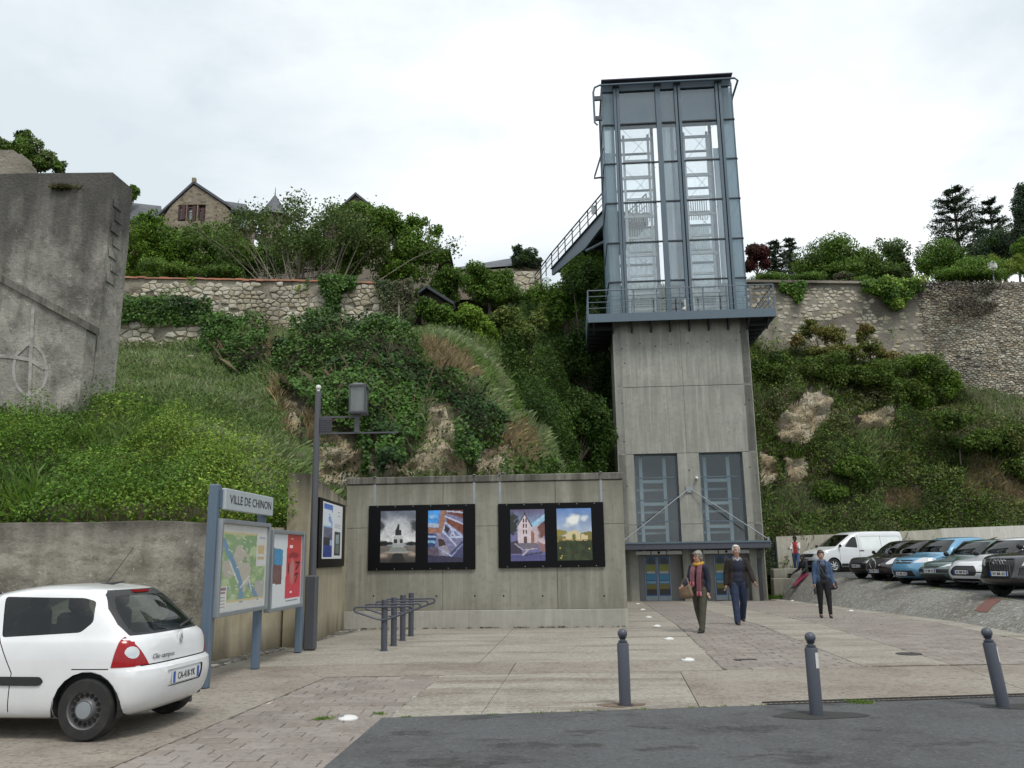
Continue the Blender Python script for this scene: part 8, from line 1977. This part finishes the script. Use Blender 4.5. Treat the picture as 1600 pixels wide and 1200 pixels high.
specs = [
 (1339, 905, 'black hatchback mostly hidden between the white van and the dark purple car', hatch(4.0, 1.46, .86, .80, 1.22, 1.95, black1, headl=[(.45, .62), (.84, .68), (.84, .80), (.52, .74)], extra=[('lower_grille', M['trim'], 'x', (-1,), intake(.28, .44, .5), {'off': -.01})]), 16, None),
 (1367, 908, 'dark purple-black car with oval headlights next to the light blue car', hatch(4.06, 1.45, .86, .82, 1.18, 1.92, aub, nose=.10, headl=rounded([(.44, .60), (.66, .60), (.80, .84), (.60, .84)], .09), extra=[('grille', M['trim'], 'x', (-1,), [(-.12, .40), (.12, .40), (.20, .80), (-.20, .80)], {'off': -.01}), ('lower_grille', M['trim'], 'x', (-1,), intake(.26, .40, .45), {'off': -.012})]), 17, None),
 (1410, 914, 'light blue rounded hatchback with chrome wheel trims', hatch(3.85, 1.52, .835, .86, 1.02, 1.75, blue, nose=.06, belt=.98, headl=rounded([(.40, .70), (.76, .72), (.82, .84), (.56, .88)], .05), extra=[('lower_grille', M['trim'], 'x', (-1,), intake(.28, .46, .46), {'off': -.012}), ('grille', M['trim'], 'x', (-1,), [(-.34, .68), (.34, .68), (.36, .73), (-.36, .73)], {'off': -.006}), ('grille', M['trim'], 'x', (-1,), [(-.36, .76), (.36, .76), (.38, .80), (-.38, .80)], {'off': -.006})]), 18, None),
 (1455, 918, 'dark green hatchback with black bumper strips', hatch(3.84, 1.43, .825, .74, 1.15, 1.85, green, nose=.05, belt=.90, headl=[(.34, .60), (.76, .68), (.82, .76), (.48, .70)], extra=[('bumper_strip', M['trim'], 'x', (-1,), [(-.82, .46), (.82, .46), (.82, .55), (-.82, .55)], {'off': .012, 'nmin': .02}), ('grille', M['trim'], 'x', (-1,), [(-.26, .58), (.26, .58), (.28, .64), (-.28, .64)], {'off': -.008}), ('lower_grille', M['trim'], 'x', (-1,), intake(.24, .40, .5), {'off': -.012})]), 17, None),
 (1505, 922, 'white hatchback with large black grille beside the black off-roader', hatch(4.0, 1.47, .87, .80, 1.15, 1.88, wht2, nose=.06, belt=.93, headl=[(.46, .66), (.86, .76), (.86, .84), (.60, .80)], extra=[('grille', M['trim'], 'x', (-1,), rounded([(-.42, .40), (.42, .40), (.48, .52), (.36, .68), (-.36, .68), (-.48, .52)], .06), {'off': -.012}), ('lower_grille', M['trim'], 'x', (-1,), intake(.25, .32, .5), {'off': -.012})]), 17, None)]
for px, py, lab, sp_, a, plt in specs:
    p = pk(px, py); c_ = car('parked_car', lab, 'car', p, rad(a), sp_, ROW)
    num_plate(c_, -.008, .50 if 'light blue' not in lab else .36, plt, -1)
    if 'light blue' in lab:
        q = MB(); 
        for z in (.745, .775): q.tube([(.0, -.07, z - .02), (-.012, 0, z + .02), (.0, .07, z - .02)], .008, 5)
        q.build('chevron_badge', M['chrome'], c_)
    if 'purple-black' in lab: q = MB(); q.tube([(-.02, .155 * math.cos(t), .62 + .2 * math.sin(t)) for t in np.linspace(0, 2 * PI, 17)[:-1]], .012, 5, closed=True); q.build('grille_surround', M['chrome'], c_)
p = pk(1566, 935)
suv = hatch(5.05, 1.70, .985, 1.00, 1.50, 2.30, audi, wr=.38, belt=1.13, nose=.10, headl=[(.52, .76), (.97, .86), (.97, .97), (.58, .91)], lowz=.28, wx=(.92, 3.93), extra=[('grille', M['trim'], 'x', (-1,), rounded([(-.30, .46), (.30, .46), (.37, .76), (.33, .93), (-.33, .93), (-.37, .76)], .06), {'off': -.015}), ('lower_grille', M['trim'], 'x', (-1,), [(.46, .54), (.92, .54), (.92, .72), (.48, .72)], {'pair': True, 'off': -.01})])
sv = car('parked_car', 'large black off-roader with upright ringed grille at the right frame edge', 'off-roader', (p[0], p[1], p[2]), rad(17), suv, ROW)
num_plate(sv, -.008, .58, None, -1)
q = MB()
for i in range(9): q.box((.045, -.28 + .07 * i, .70), (.02, .010, .40))
q.build('grille_bars', M['rimsteel'], sv)
q = MB()
for i in range(4): q.tube([(.06, -.135 + .09 * i + .055 * math.cos(t), .85 + .055 * math.sin(t)) for t in np.linspace(0, 2 * PI, 13)[:-1]], .010, 5, closed=True)
q.build('ring_badge', M['chrome'], sv)
q = MB()
for s in (-1, 1): q.box((.18, s * .70, .60), (.04, .36, .03))
q.build('bumper_strip', M['chrome'], sv)
q = MB()
for s in (-1, 1): q.tube([(2.75, s * .66, 1.69), (2.9, s * .68, 1.745), (4.2, s * .68, 1.745), (4.35, s * .66, 1.69)], .02, 6)
q.build('roof_rail', M['trim'], sv)
# ------------------------------------------------------------------ people
def fabric(name, c, c2=None): return mat(name, c, .85, var=[((9, 9, 9), tuple(v * .6 for v in c), .42, .68, 4, .7)] + ([((22, 22, 22), c2, .5, .62, 2, .8)] if c2 else []), bump=.022, bscale=11)
M['skin'] = mat('skin', (.42, .24, .17), .5, var=[((25, 25, 25), (.34, .16, .11), .5, .7, 3, .6)]); M['skin_dark'] = mat('skin_dark', (.06, .032, .022), .5)
M['eye'] = mat('eye_white', (.5, .48, .45), .3); M['iris'] = mat('iris', (.02, .015, .012), .2); M['lips'] = mat('lips', (.26, .08, .07), .5)
class Soft:
    """overlapping tapered limbs fused into one continuous skin"""
    def __init__(s): s.mb = MB()
    def cap(s, a, ra, b, rb, n=12):
        a = Vector(a); b = Vector(b); d = b - a; L = d.length
        if L < 1e-6: s.mb.sphere(a, ra, n, 8); return
        t = d / L; pts = []; rs = []
        for k in range(5): th = PI / 2 * (1 - k / 4); pts.append(a - t * ra * math.sin(th)); rs.append(max(ra * math.cos(th), .0008))
        for k in range(5): th = PI / 2 * k / 4; pts.append(b + t * rb * math.sin(th)); rs.append(max(rb * math.cos(th), .0008))
        s.mb.tube(pts, rs, n)
    def chain(s, pts, rs):
        for i in range(len(pts) - 1): s.cap(pts[i], rs[i], pts[i + 1], rs[i + 1])
    def ell(s, c, r, rot=None):
        m2 = MB(); m2.sphere((0, 0, 0), r, 16, 10); R_ = rot if rot is not None else Matrix.Identity(3); c = Vector(c); s.mb.add([c + R_ @ Vector(v) for v in m2.v], m2.f)
    def skin(s, name, mt, parent, vox=.011, it=5):
        me = bpy.data.meshes.new(name); me.from_pydata(s.mb.v, [], s.mb.f); bm = bmesh.new(); bm.from_mesh(me); bmesh.ops.remove_doubles(bm, verts=bm.verts, dist=1e-6); bmesh.ops.recalc_face_normals(bm, faces=bm.faces); bm.to_mesh(me); bm.free()
        o = bpy.data.objects.new('tmp', me); COL.objects.link(o)
        r_ = o.modifiers.new('r', 'REMESH'); r_.mode = 'VOXEL'; r_.voxel_size = vox; r_.use_smooth_shade = True
        if it: sm = o.modifiers.new('s', 'SMOOTH'); sm.factor = .5; sm.iterations = it
        dc = o.modifiers.new('d', 'DECIMATE'); dc.ratio = .22
        dg = bpy.context.evaluated_depsgraph_get(); me2 = bpy.data.meshes.new_from_object(o.evaluated_get(dg)); me2.name = name; bpy.data.objects.remove(o); bpy.data.meshes.remove(me)
        me2.polygons.foreach_set('use_smooth', [True] * len(me2.polygons)); me2.materials.clear(); return link(name, me2, mt, parent)
def dirv(pitch, ab=0.0):
    """unit vector: 0 hangs straight down, pitch swings it forward (-y), ab out along x"""
    v = Vector((math.sin(ab), -math.sin(pitch) * math.cos(ab), -math.cos(pitch) * math.cos(ab))); return v
def person(name, label, loc, rz, H, legs, arms, look=0.0, lean=0.0, skin='skin', fem=False, hip_z=None, nod=0.0):
    """legs = ((hip, knee) left, right), arms = ((swing, out, elbow) left, right); left is +x seen from the front"""
    k = H / 1.75; J = {}; hipc = Vector((0, 0, .92 * k)); R_ = Matrix.Rotation(lean, 3, 'X'); up = lambda v: hipc + R_ @ (Vector(v) * k)
    for s, (h, kn) in zip((1, -1), legs):
        hp_ = hipc + Vector((s * .095 * k, 0, -.02 * k)); d1 = dirv(h, s * .03); kn_ = hp_ + d1 * .43 * k; d2 = dirv(h - kn, 0); an = kn_ + d2 * .42 * k; J['hip', s], J['knee', s], J['ank', s] = hp_, kn_, an
    lowest = min(J['ank', s].z for s in (1, -1)); dz = .075 * k - lowest if hip_z is None else hip_z - hipc.z
    sh = .195 if not fem else .175
    J['neck'] = up((0, .01, .56)); J['head'] = up((0, -.01, .715)); J['chest'] = up((0, 0, .36)); J['waist'] = up((0, 0, .14))
    for s, (sw, ab, el) in zip((1, -1), arms):
        s0 = up((s * sh, .01, .50)); d1 = R_ @ dirv(sw, s * ab); e_ = s0 + d1 * .28 * k; d2 = R_ @ dirv(sw + el, s * ab * .5); w_ = e_ + d2 * .25 * k; J['sh', s], J['elb', s], J['wri', s], J['hd', s] = s0, e_, w_, d2
    for q_ in list(J):
        if q_[0] != 'hd': J[q_] = J[q_] + Vector((0, 0, dz))
    root = thing(name, label, 'person', tuple(float(v) for v in loc), rz); root['H'] = 0; del root['H']
    hd = J['head']; RH = Matrix.Rotation(look, 3, 'Z') @ Matrix.Rotation(nod, 3, 'X'); hh = lambda v: hd + RH @ (Vector(v) * k)
    b = Soft()
    b.ell(hh((0, .005, .045)), (.076 * k, .094 * k, .098 * k), RH); b.ell(hh((0, -.022, -.035)), (.058 * k, .066 * k, .075 * k), RH); b.cap(hh((0, -.05, -.075)), .028 * k, hh((0, -.062, -.085)), .02 * k)
    b.cap(hh((0, -.082, .035)), .010 * k, hh((0, -.108, -.008)), .015 * k)
    for s in (-1, 1): b.ell(hh((s * .078, .012, .005)), (.012 * k, .022 * k, .034 * k), RH); b.ell(hh((s * .04, -.062, -.01)), (.024 * k, .024 * k, .024 * k), RH)
    b.cap(J['neck'] - Vector((0, 0, .03)), .058 * k, hd - Vector((0, 0, .03 * k)), .052 * k)
    b.ell(J['chest'], (.155 * k, .10 * k, .2 * k)); b.ell(J['waist'], (.135 * k, .095 * k, .18 * k))
    for s in (1, -1):
        b.chain([J['sh', s], J['elb', s], J['wri', s]], [.048 * k, .038 * k, .026 * k]); b.chain([J['hip', s], J['knee', s], J['ank', s]], [.08 * k, .052 * k, .038 * k]); b.cap(J['ank', s], .034 * k, J['ank', s] + Vector((0, -.09 * k, -.04 * k)), .022 * k)
        d = J['hd', s]; side = Vector((0, -1, 0)) - d * d.dot(Vector((0, -1, 0))); side = side.normalized() if side.length > .2 else Vector((0, 0, 1)); nrm = d.cross(side); w_ = J['wri', s]
        b.cap(w_, .026 * k, w_ + d * .075 * k + side * .012 * k, .024 * k); b.cap(w_ + d * .02 * k - side * .012 * k, .02 * k, w_ + d * .08 * k - side * .018 * k, .018 * k)
        for i, L in enumerate((.070, .082, .076, .058)):
            o_ = side * ((.032 - .021 * i) * k); p0 = w_ + d * .085 * k + o_; p1 = p0 + d * L * .5 * k - nrm * s * .010 * k; p2 = p1 + d * L * .42 * k - nrm * s * .026 * k; b.chain([p0, p1, p2], [.0105 * k, .0095 * k, .008 * k])
        b.chain([w_ + d * .025 * k + side * .022 * k, w_ + d * .06 * k + side * .052 * k, w_ + d * .095 * k + side * .058 * k], [.014 * k, .0115 * k, .009 * k])
    body = b.skin('body', M[skin], root, .0078, 3)
    for s in (-1, 1):
        q_ = MB(); q_.sphere(hh((s * .032, -.078, .03)), .012 * k, 8, 6); q_.build('eye', M['eye'], root, smooth=True); q_ = MB(); q_.sphere(hh((s * .032, -.087, .03)), .0062 * k, 6, 5); q_.build('iris', M['iris'], root, smooth=True)
        q_ = MB(); q_.tube([hh((s * .014, -.089, .052)), hh((s * .034, -.086, .058)), hh((s * .054, -.072, .05))], .0045 * k, 5); q_.build('eyebrow', M['iris'], root)
    q_ = MB(); q_.tube([hh((-.024, -.082, -.046)), hh((0, -.092, -.044)), hh((.024, -.082, -.046))], [.004 * k, .007 * k, .004 * k], 6); q_.build('mouth', M['lips'], root, smooth=True)
    return root, J, k, hh, RH
def shoes(root, J, k, mt, toe=.15):
    for s in (1, -1):
        a = J['ank', s]; sh_ = J['ank', s] - J['knee', s]; b = Soft(); fwd = Vector((0, -1, 0)); 
        b.cap(a + Vector((0, .03, -.035)) * k, .036 * k, a + Vector((0, -toe, -.046)) * k, .030 * k); b.cap(a + Vector((0, -.06, -.035)) * k, .040 * k, a + Vector((0, -.11, -.045)) * k, .034 * k); b.cap(a, .045 * k, a + Vector((0, 0, -.03)) * k, .04 * k)
        b.skin('shoe', mt, root, .009, 2)
def trousers(root, J, k, mt, r=(.105, .072, .055), low=.0):
    b = Soft(); b.ell(J['hip', 1] * .5 + J['hip', -1] * .5 + Vector((0, 0, .04 * k)), (.168 * k, .125 * k, .12 * k))
    for s in (1, -1):
        e_ = J['ank', s] + (J['knee', s] - J['ank', s]) * low; b.chain([J['hip', s], J['hip', s] * .5 + J['knee', s] * .5 + Vector((0, -.004, 0)), J['knee', s], e_], [r[0] * k, (r[0] + r[1]) / 2 * k * 1.02, r[1] * k, r[2] * k])
    return b.skin('trousers', mt, root, .010, 4)
def torso(b, J, k, x=.178, y=.122, hem=-.10, flare=1.0):
    b.ell(J['chest'] + Vector((0, 0, .02 * k)), (x * k, y * k, .20 * k)); b.ell(J['waist'] + Vector((0, 0, 0)), (x * .93 * k * flare, y * 1.02 * k * flare, .2 * k)); b.ell(J['waist'] + Vector((0, 0, hem * k)), (x * .98 * k * flare, y * 1.08 * k * flare, .14 * k)); b.cap(J['sh', 1] * .8 + J['sh', -1] * .2, .07 * k, J['sh', -1] * .8 + J['sh', 1] * .2, .07 * k)
def sleeves(b, J, k, r=(.072, .060, .048), end=1.0):
    for s in (1, -1): b.chain([J['sh', s], J['elb', s], J['elb', s] + (J['wri', s] - J['elb', s]) * end], [r[0] * k, r[1] * k, r[2] * k])
def hair(root, hh, RH, k, mt, vol=1.0, low=-.0, fringe=.0):
    b = Soft(); b.ell(hh((0, .030, .062)), (.089 * k * vol, .090 * k * vol, .094 * k * vol), RH); b.ell(hh((0, .058, .01 + low)), (.080 * k * vol, .058 * k * vol, .085 * k * vol), RH); b.ell(hh((0, -.030, .120)), (.066 * k, .05 * k, .034 * k), RH)
    for s in (-1, 1): b.ell(hh((s * .074, .010, .04)), (.018 * k * vol, .042 * k, .05 * k), RH)
    if fringe: b.cap(hh((-.045, -.078, .098)), .02 * k, hh((.05, -.072, .10)), .02 * k)
    rr = random.Random(4)
    for _ in range(26):
        th = rr.uniform(0, 2 * PI); ph = rr.uniform(.1, 1.5); v = Vector((math.sin(ph) * math.cos(th) * .084, .03 + math.sin(ph) * math.sin(th) * .085, .062 + math.cos(ph) * .088)) * vol
        if v.y < -.035 and v.z < .1: continue
        b.ell(hh(v), (.018 * k, .018 * k, .014 * k), RH)
    return b.skin('hair', mt, root, .0075, 2)
def glasses(root, hh, k, mt):
    q_ = MB()
    for s in (-1, 1): q_.tube([hh((s * .033 + .024 * math.cos(t), -.098 + .004 * abs(math.cos(t)), .028 + .019 * math.sin(t))) for t in np.linspace(0, 2 * PI, 13)[:-1]], .003 * k, 5, closed=True); q_.tube([hh((s * .057, -.092, .032)), hh((s * .081, .012, .03))], .003 * k, 5)
    q_.tube([hh((-.010, -.1, .032)), hh((.010, -.1, .032))], .003 * k, 5); q_.build('glasses', mt, root)
M['greyhair'] = mat('grey_hair', (.30, .285, .26), .7, var=[((40, 40, 14), (.09, .08, .075), .42, .6, 4, .9)], bump=.006, bscale=70); M['whitehair'] = mat('white_hair', (.56, .55, .53), .7, var=[((40, 40, 14), (.34, .33, .31), .45, .65, 4, .7)], bump=.006, bscale=70); M['brownhair'] = mat('brown_hair', (.045, .022, .016), .6, var=[((40, 40, 14), (.09, .045, .03), .5, .65, 4, .7)], bump=.006, bscale=70); M['blackhair'] = mat('black_hair', (.010, .009, .009), .8)
navy = fabric('navy_jacket', (.014, .018, .036)); shoeb = mat('shoe_leather', (.014, .013, .013), .45); maroon = fabric('maroon_knit', (.07, .018, .024)); pinkst = fabric('striped_scarf', (.20, .075, .085), (.10, .07, .10)); pinkend = fabric('pink_scarf_end', (.48, .14, .17)); yel = fabric('yellow_scarf', (.48, .28, .03)); olive = fabric('olive_corduroy', (.062, .060, .042)); tan_ = mat('tan_leather', (.15, .10, .06), .6, var=[((8, 8, 8), (.13, .08, .04), .45, .7, 4, .6)])
# woman with scarf, walking towards the left of the photographer
p = g(1097, 988); w1, J, k, hh, RH = person('person', 'woman with grey hair, navy jacket and long pink scarf, walking with a tan bag', (p[0], p[1], p[2]), rad(-42), 1.66, ((.24, .06), (-.16, .22)), ((-.12, .10, .25), (.28, .16, .75)), look=rad(-14), fem=True)
trousers(w1, J, k, olive, (.112, .082, .066)); shoes(w1, J, k, shoeb); hair(w1, hh, RH, k, M['greyhair'], 1.10, .0, 1); glasses(w1, hh, k, M['trim'])
b = Soft(); torso(b, J, k, .168, .112, -.10); b.skin('jumper', maroon, w1, .011, 4)
b = Soft(); torso(b, J, k, .182, .118, -.16, 1.04); b.mb.v = [(v[0], v[1] + .022 * k, v[2]) for v in b.mb.v]; sleeves(b, J, k, (.076, .066, .052), .98); b.ell(J['neck'] + Vector((0, .06, -.03)), (.11 * k, .06 * k, .06 * k)); b.skin('jacket', navy, w1, .011, 4)
b = Soft(); b.mb.tube([J['neck'] + Vector((.088 * math.cos(t), .005 + .08 * math.sin(t), .025 + .02 * math.sin(t))) * 1.0 for t in np.linspace(0, 2 * PI, 13)[:-1]], .042 * k, 8, closed=True); b.skin('neck_scarf', yel, w1, .009, 3)
for s, z1 in ((1, -.60), (-1, -.40)):
    b = Soft(); n0 = J['neck']; pts = [n0 + Vector((s * .075, -.06, .0)), n0 + Vector((s * .085, -.135, -.14)), n0 + Vector((s * .08, -.165, -.32)), n0 + Vector((s * .08, -.175, z1))]
    for o_ in (-.035, 0, .035): b.chain([q_ + Vector((o_, 0, 0)) for q_ in pts], [.022] * 4)
    b.skin('scarf', pinkst, w1, .009, 3); b = Soft(); b.cap(pts[-1] + Vector((-.035, -.004, .03)), .026, pts[-1] + Vector((-.035, -.004, -.03)), .026); b.cap(pts[-1] + Vector((.035, -.004, .03)), .026, pts[-1] + Vector((.035, -.004, -.03)), .026); b.skin('scarf_end', pinkend, w1, .009, 2)
# small rucksack on her back
Mw = Matrix.Translation(Vector(w1.location)) @ Matrix.Rotation(rad(-42), 4, 'Z')
def carried(name, label, cat, J_pt, Mx, rz):
    return thing(name, label, cat, tuple(Mx @ Vector(J_pt)), rz)
t = carried('rucksack', 'small dark rucksack on the back of the woman with the pink scarf', 'rucksack', J['chest'] + Vector((0.0, .19, -.06)), Mw, rad(-42)); b = Soft(); b.ell((0, 0, 0), (.14, .085, .20)); b.ell((0, .05, -.06), (.11, .06, .12)); b.skin('pack', navy, t, .011, 3)
t = carried('handbag', 'slouchy tan shoulder bag held by the woman with the pink scarf', 'bag', J['wri', -1] + Vector((.06, -.04, -.03)), Mw, rad(-42)); b = Soft(); b.ell((0.02, 0, -.16), (.17, .06, .09)); b.cap((-.11, 0, -.10), .05, (.09, 0, .02), .04); b.cap((.13, 0, -.14), .05, (.09, 0, .02), .04); b.ell((.02, .0, -.09), (.12, .05, .09)); b.skin('bag_body', tan_, t, .011, 3)
q = MB(); q.tube([(-.09, 0, .05), (-.04, .02, .17), (.0, .03, .20), (.05, .02, .17), (.09, 0, .05)], .013, 6); q.build('strap', tan_, t, smooth=True)
# man with white hair
brownj = fabric('dark_brown_jacket', (.017, .012, .010)); jean = fabric('dark_jeans', (.016, .028, .066), (.03, .045, .09)); nav2 = fabric('navy_jumper', (.012, .016, .034)); lining = fabric('grey_collar', (.16, .155, .15))
p = g(1158, 976); w2, J, k, hh, RH = person('person', 'man with white hair, open dark jacket and jeans striding towards the camera', (p[0], p[1], p[2]), rad(-3), 1.80, ((-.22, .30), (.22, .04)), ((.30, .30, .35), (-.14, .22, .25)), look=rad(2))
trousers(w2, J, k, jean, (.108, .082, .07)); shoes(w2, J, k, mat('brown_shoe', (.035, .026, .022), .5)); hair(w2, hh, RH, k, M['whitehair'], 1.02); glasses(w2, hh, k, M['galv'])
b = Soft(); torso(b, J, k, .165, .128, -.08); b.skin('jumper', nav2, w2, .011, 4)
q_ = MB(); b = Soft(); b.cap(J['neck'] + Vector((-.05, -.055, .0)), .022, J['neck'] + Vector((0, -.10, -.05)), .018); b.cap(J['neck'] + Vector((.05, -.055, .0)), .022, J['neck'] + Vector((0, -.10, -.05)), .018); b.skin('shirt_collar', mat('pale_collar', (.30, .33, .40), .8), w2, .008, 2)
b = Soft()
for s in (1, -1):
    b.ell(J['chest'] + Vector((s * .115, .03, .0)), (.095 * k, .115 * k, .22 * k)); b.ell(J['waist'] + Vector((s * .135, .03, -.06)), (.085 * k, .12 * k, .26 * k)); b.ell(J['waist'] + Vector((s * .165, .01, -.16)), (.07 * k, .105 * k, .14 * k))
b.ell(J['chest'] + Vector((0, .06, -.04)), (.17 * k, .09 * k, .25 * k)); b.ell(J['waist'] + Vector((0, .06, -.10)), (.17 * k, .09 * k, .2 * k)); b.cap(J['sh', 1], .075 * k, J['sh', 1] * .7 + J['sh', -1] * .3 + Vector((0, .02, .0)), .06 * k); b.cap(J['sh', -1], .075 * k, J['sh', -1] * .7 + J['sh', 1] * .3 + Vector((0, .02, .0)), .06 * k); sleeves(b, J, k, (.078, .070, .056), .98); b.skin('jacket', brownj, w2, .011, 4)
b = Soft(); b.chain([J['neck'] + Vector(v) for v in ((-.085, -.08, -.045), (-.085, -.03, .0), (-.05, .07, .035), (.05, .07, .035), (.085, -.03, .0), (.085, -.08, -.045))], [.022, .03, .03, .03, .03, .022]); b.skin('jacket_collar', lining, w2, .009, 3)
# woman in denim jacket
denim = fabric('denim_jacket', (.040, .075, .145), (.06, .10, .18)); blackf = fabric('black_trousers', (.008, .008, .010)); bluesc = fabric('blue_scarf', (.10, .13, .20), (.05, .07, .13)); nudes = mat('dark_pump', (.03, .02, .022), .4)
p = g(1291, 966); w3, J, k, hh, RH = person('person', 'woman with short dark hair, denim jacket and black trousers walking beside the gravel bank', (p[0], p[1], p[2]), rad(-8), 1.70, ((.10, .02), (-.06, .12)), ((.04, .16, .35), (.04, .16, .22)), look=rad(2), fem=True)
trousers(w3, J, k, blackf, (.108, .072, .050), .13); shoes(w3, J, k, nudes, .14); hair(w3, hh, RH, k, M['brownhair'], 1.06, .015, 1)
b = Soft(); torso(b, J, k, .155, .112, -.10); b.skin('top', blackf, w3, .011, 4)
b = Soft()
for s in (1, -1): b.ell(J['chest'] + Vector((s * .105, .01, -.02)), (.095 * k, .115 * k, .22 * k)); b.ell(J['waist'] + Vector((s * .115, .01, -.02)), (.085 * k, .115 * k, .18 * k))
b.ell(J['chest'] + Vector((0, .05, -.04)), (.165 * k, .085 * k, .24 * k)); b.ell(J['waist'] + Vector((0, .05, -.03)), (.165 * k, .085 * k, .17 * k)); b.cap(J['sh', 1], .07 * k, J['sh', -1], .07 * k); sleeves(b, J, k, (.074, .064, .05), .97); b.skin('jacket', denim, w3, .011, 4)
b = Soft(); b.mb.tube([J['neck'] + Vector((.085 * math.cos(t), -.01 + .085 * math.sin(t), .02)) for t in np.linspace(0, 2 * PI, 13)[:-1]], .042 * k, 8, closed=True); b.ell(J['neck'] + Vector((0, -.11, -.06)), (.07, .035, .07)); b.skin('scarf', bluesc, w3, .009, 3)
Mw = Matrix.Translation(Vector(w3.location)) @ Matrix.Rotation(rad(-8), 4, 'Z')
t = carried('handbag', 'dark blue shoulder bag at the side of the woman in denim', 'bag', J['hip', 1] + Vector((.14, -.05, .0)), Mw, rad(-8)); b = Soft(); b.ell((0, 0, -.02), (.11, .07, .12)); b.ell((0, 0, -.10), (.13, .07, .07)); b.skin('bag_body', fabric('bag_blue', (.03, .04, .06)), t, .011, 3)
rel_ = J['hip', 1] + Vector((.14, -.05, 0)); pts = [Vector((0, -.03, .08)), J['waist'] + Vector((.02, -.155, .06)) - rel_, J['chest'] + Vector((-.09, -.15, .10)) - rel_, J['sh', -1] + Vector((.06, -.02, .085)) - rel_]; q = MB(); q.tube(pts, .012, 6); q.build('strap', fabric('strap_grey', (.07, .075, .08)), t, smooth=True)
wr = J['wri', -1] + J['hd', -1] * .10
t = carried('bottle', 'small dark bottle in the hand of the woman in denim', 'bottle', wr + Vector((0, -.02, -.18)), Mw, 0); q = MB(); q.lathe([(.034, 0), (.036, .15), (.02, .18), (.016, .21)], (0, 0, 0), 12); q.build('bottle_body', M['trim'], t, smooth=True); q = MB(); q.lathe([(.018, .205), (.018, .235), (0, .236)], (0, 0, 0), 10); q.build('cap', M['slate'], t)
# person in white jacket and red top by the boundary wall
wj = fabric('white_jacket', (.62, .60, .58)); redt = fabric('red_top', (.40, .03, .035)); jean2 = fabric('blue_jeans', (.055, .095, .19), (.09, .14, .25))
p = on(1246, 895, pz); w4, J, k, hh, RH = person('person', 'person in white jacket, red top and blue jeans standing by the boundary wall', (p[0], p[1], p[2]), rad(-30), 1.72, ((.24, .10), (-.18, .10)), ((.5, .1, 1.1), (.4, .1, 1.2)), look=rad(-30), skin='skin_dark', fem=True, nod=.25)
trousers(w4, J, k, jean2, (.105, .075, .06)); shoes(w4, J, k, M['white']); hair(w4, hh, RH, k, M['blackhair'], 1.12, .01, 1)
b = Soft(); torso(b, J, k, .158, .12, -.10); b.skin('top', redt, w4, .012, 4)
b = Soft()
for s in (1, -1): b.ell(J['chest'] + Vector((s * .11, .015, -.02)), (.075 * k, .11 * k, .22 * k)); b.ell(J['waist'] + Vector((s * .12, .015, -.04)), (.07 * k, .11 * k, .2 * k))
b.ell(J['chest'] + Vector((0, .055, -.04)), (.165 * k, .08 * k, .24 * k)); b.ell(J['waist'] + Vector((0, .055, -.05)), (.165 * k, .08 * k, .18 * k)); sleeves(b, J, k, (.072, .062, .05), .95); b.skin('jacket', wj, w4, .012, 4)
# person sitting on the bank with legs stretched out
crim = fabric('crimson_trousers', (.20, .022, .055)); dkj = fabric('charcoal_jacket', (.014, .014, .018))
ys_ = 38.6; t_ = .93; sx_ = xe(ys_) * (1 - t_) + (xp(ys_) - .13) * t_; sz_ = embz(sx_, ys_)
w5, J, k, hh, RH = person('person', 'person in dark jacket and crimson trousers sitting on the gravel bank, legs stretched out', (sx_, ys_, sz_), rad(-72), 1.70, ((1.02, .10), (.88, .06)), ((.35, .25, .9), (.35, .25, .8)), look=rad(20), lean=rad(8), skin='skin_dark', hip_z=.12)
trousers(w5, J, k, crim, (.105, .078, .062), .04); shoes(w5, J, k, mat('canvas_shoe', (.05, .05, .05), .7)); hair(w5, hh, RH, k, M['blackhair'], 1.1, .0, 1)
b = Soft(); torso(b, J, k, .185, .14, -.08); sleeves(b, J, k, (.078, .068, .055), .96); b.ell(J['neck'] + Vector((0, .02, .02)), (.10, .09, .06)); b.skin('jacket', dkj, w5, .012, 4)
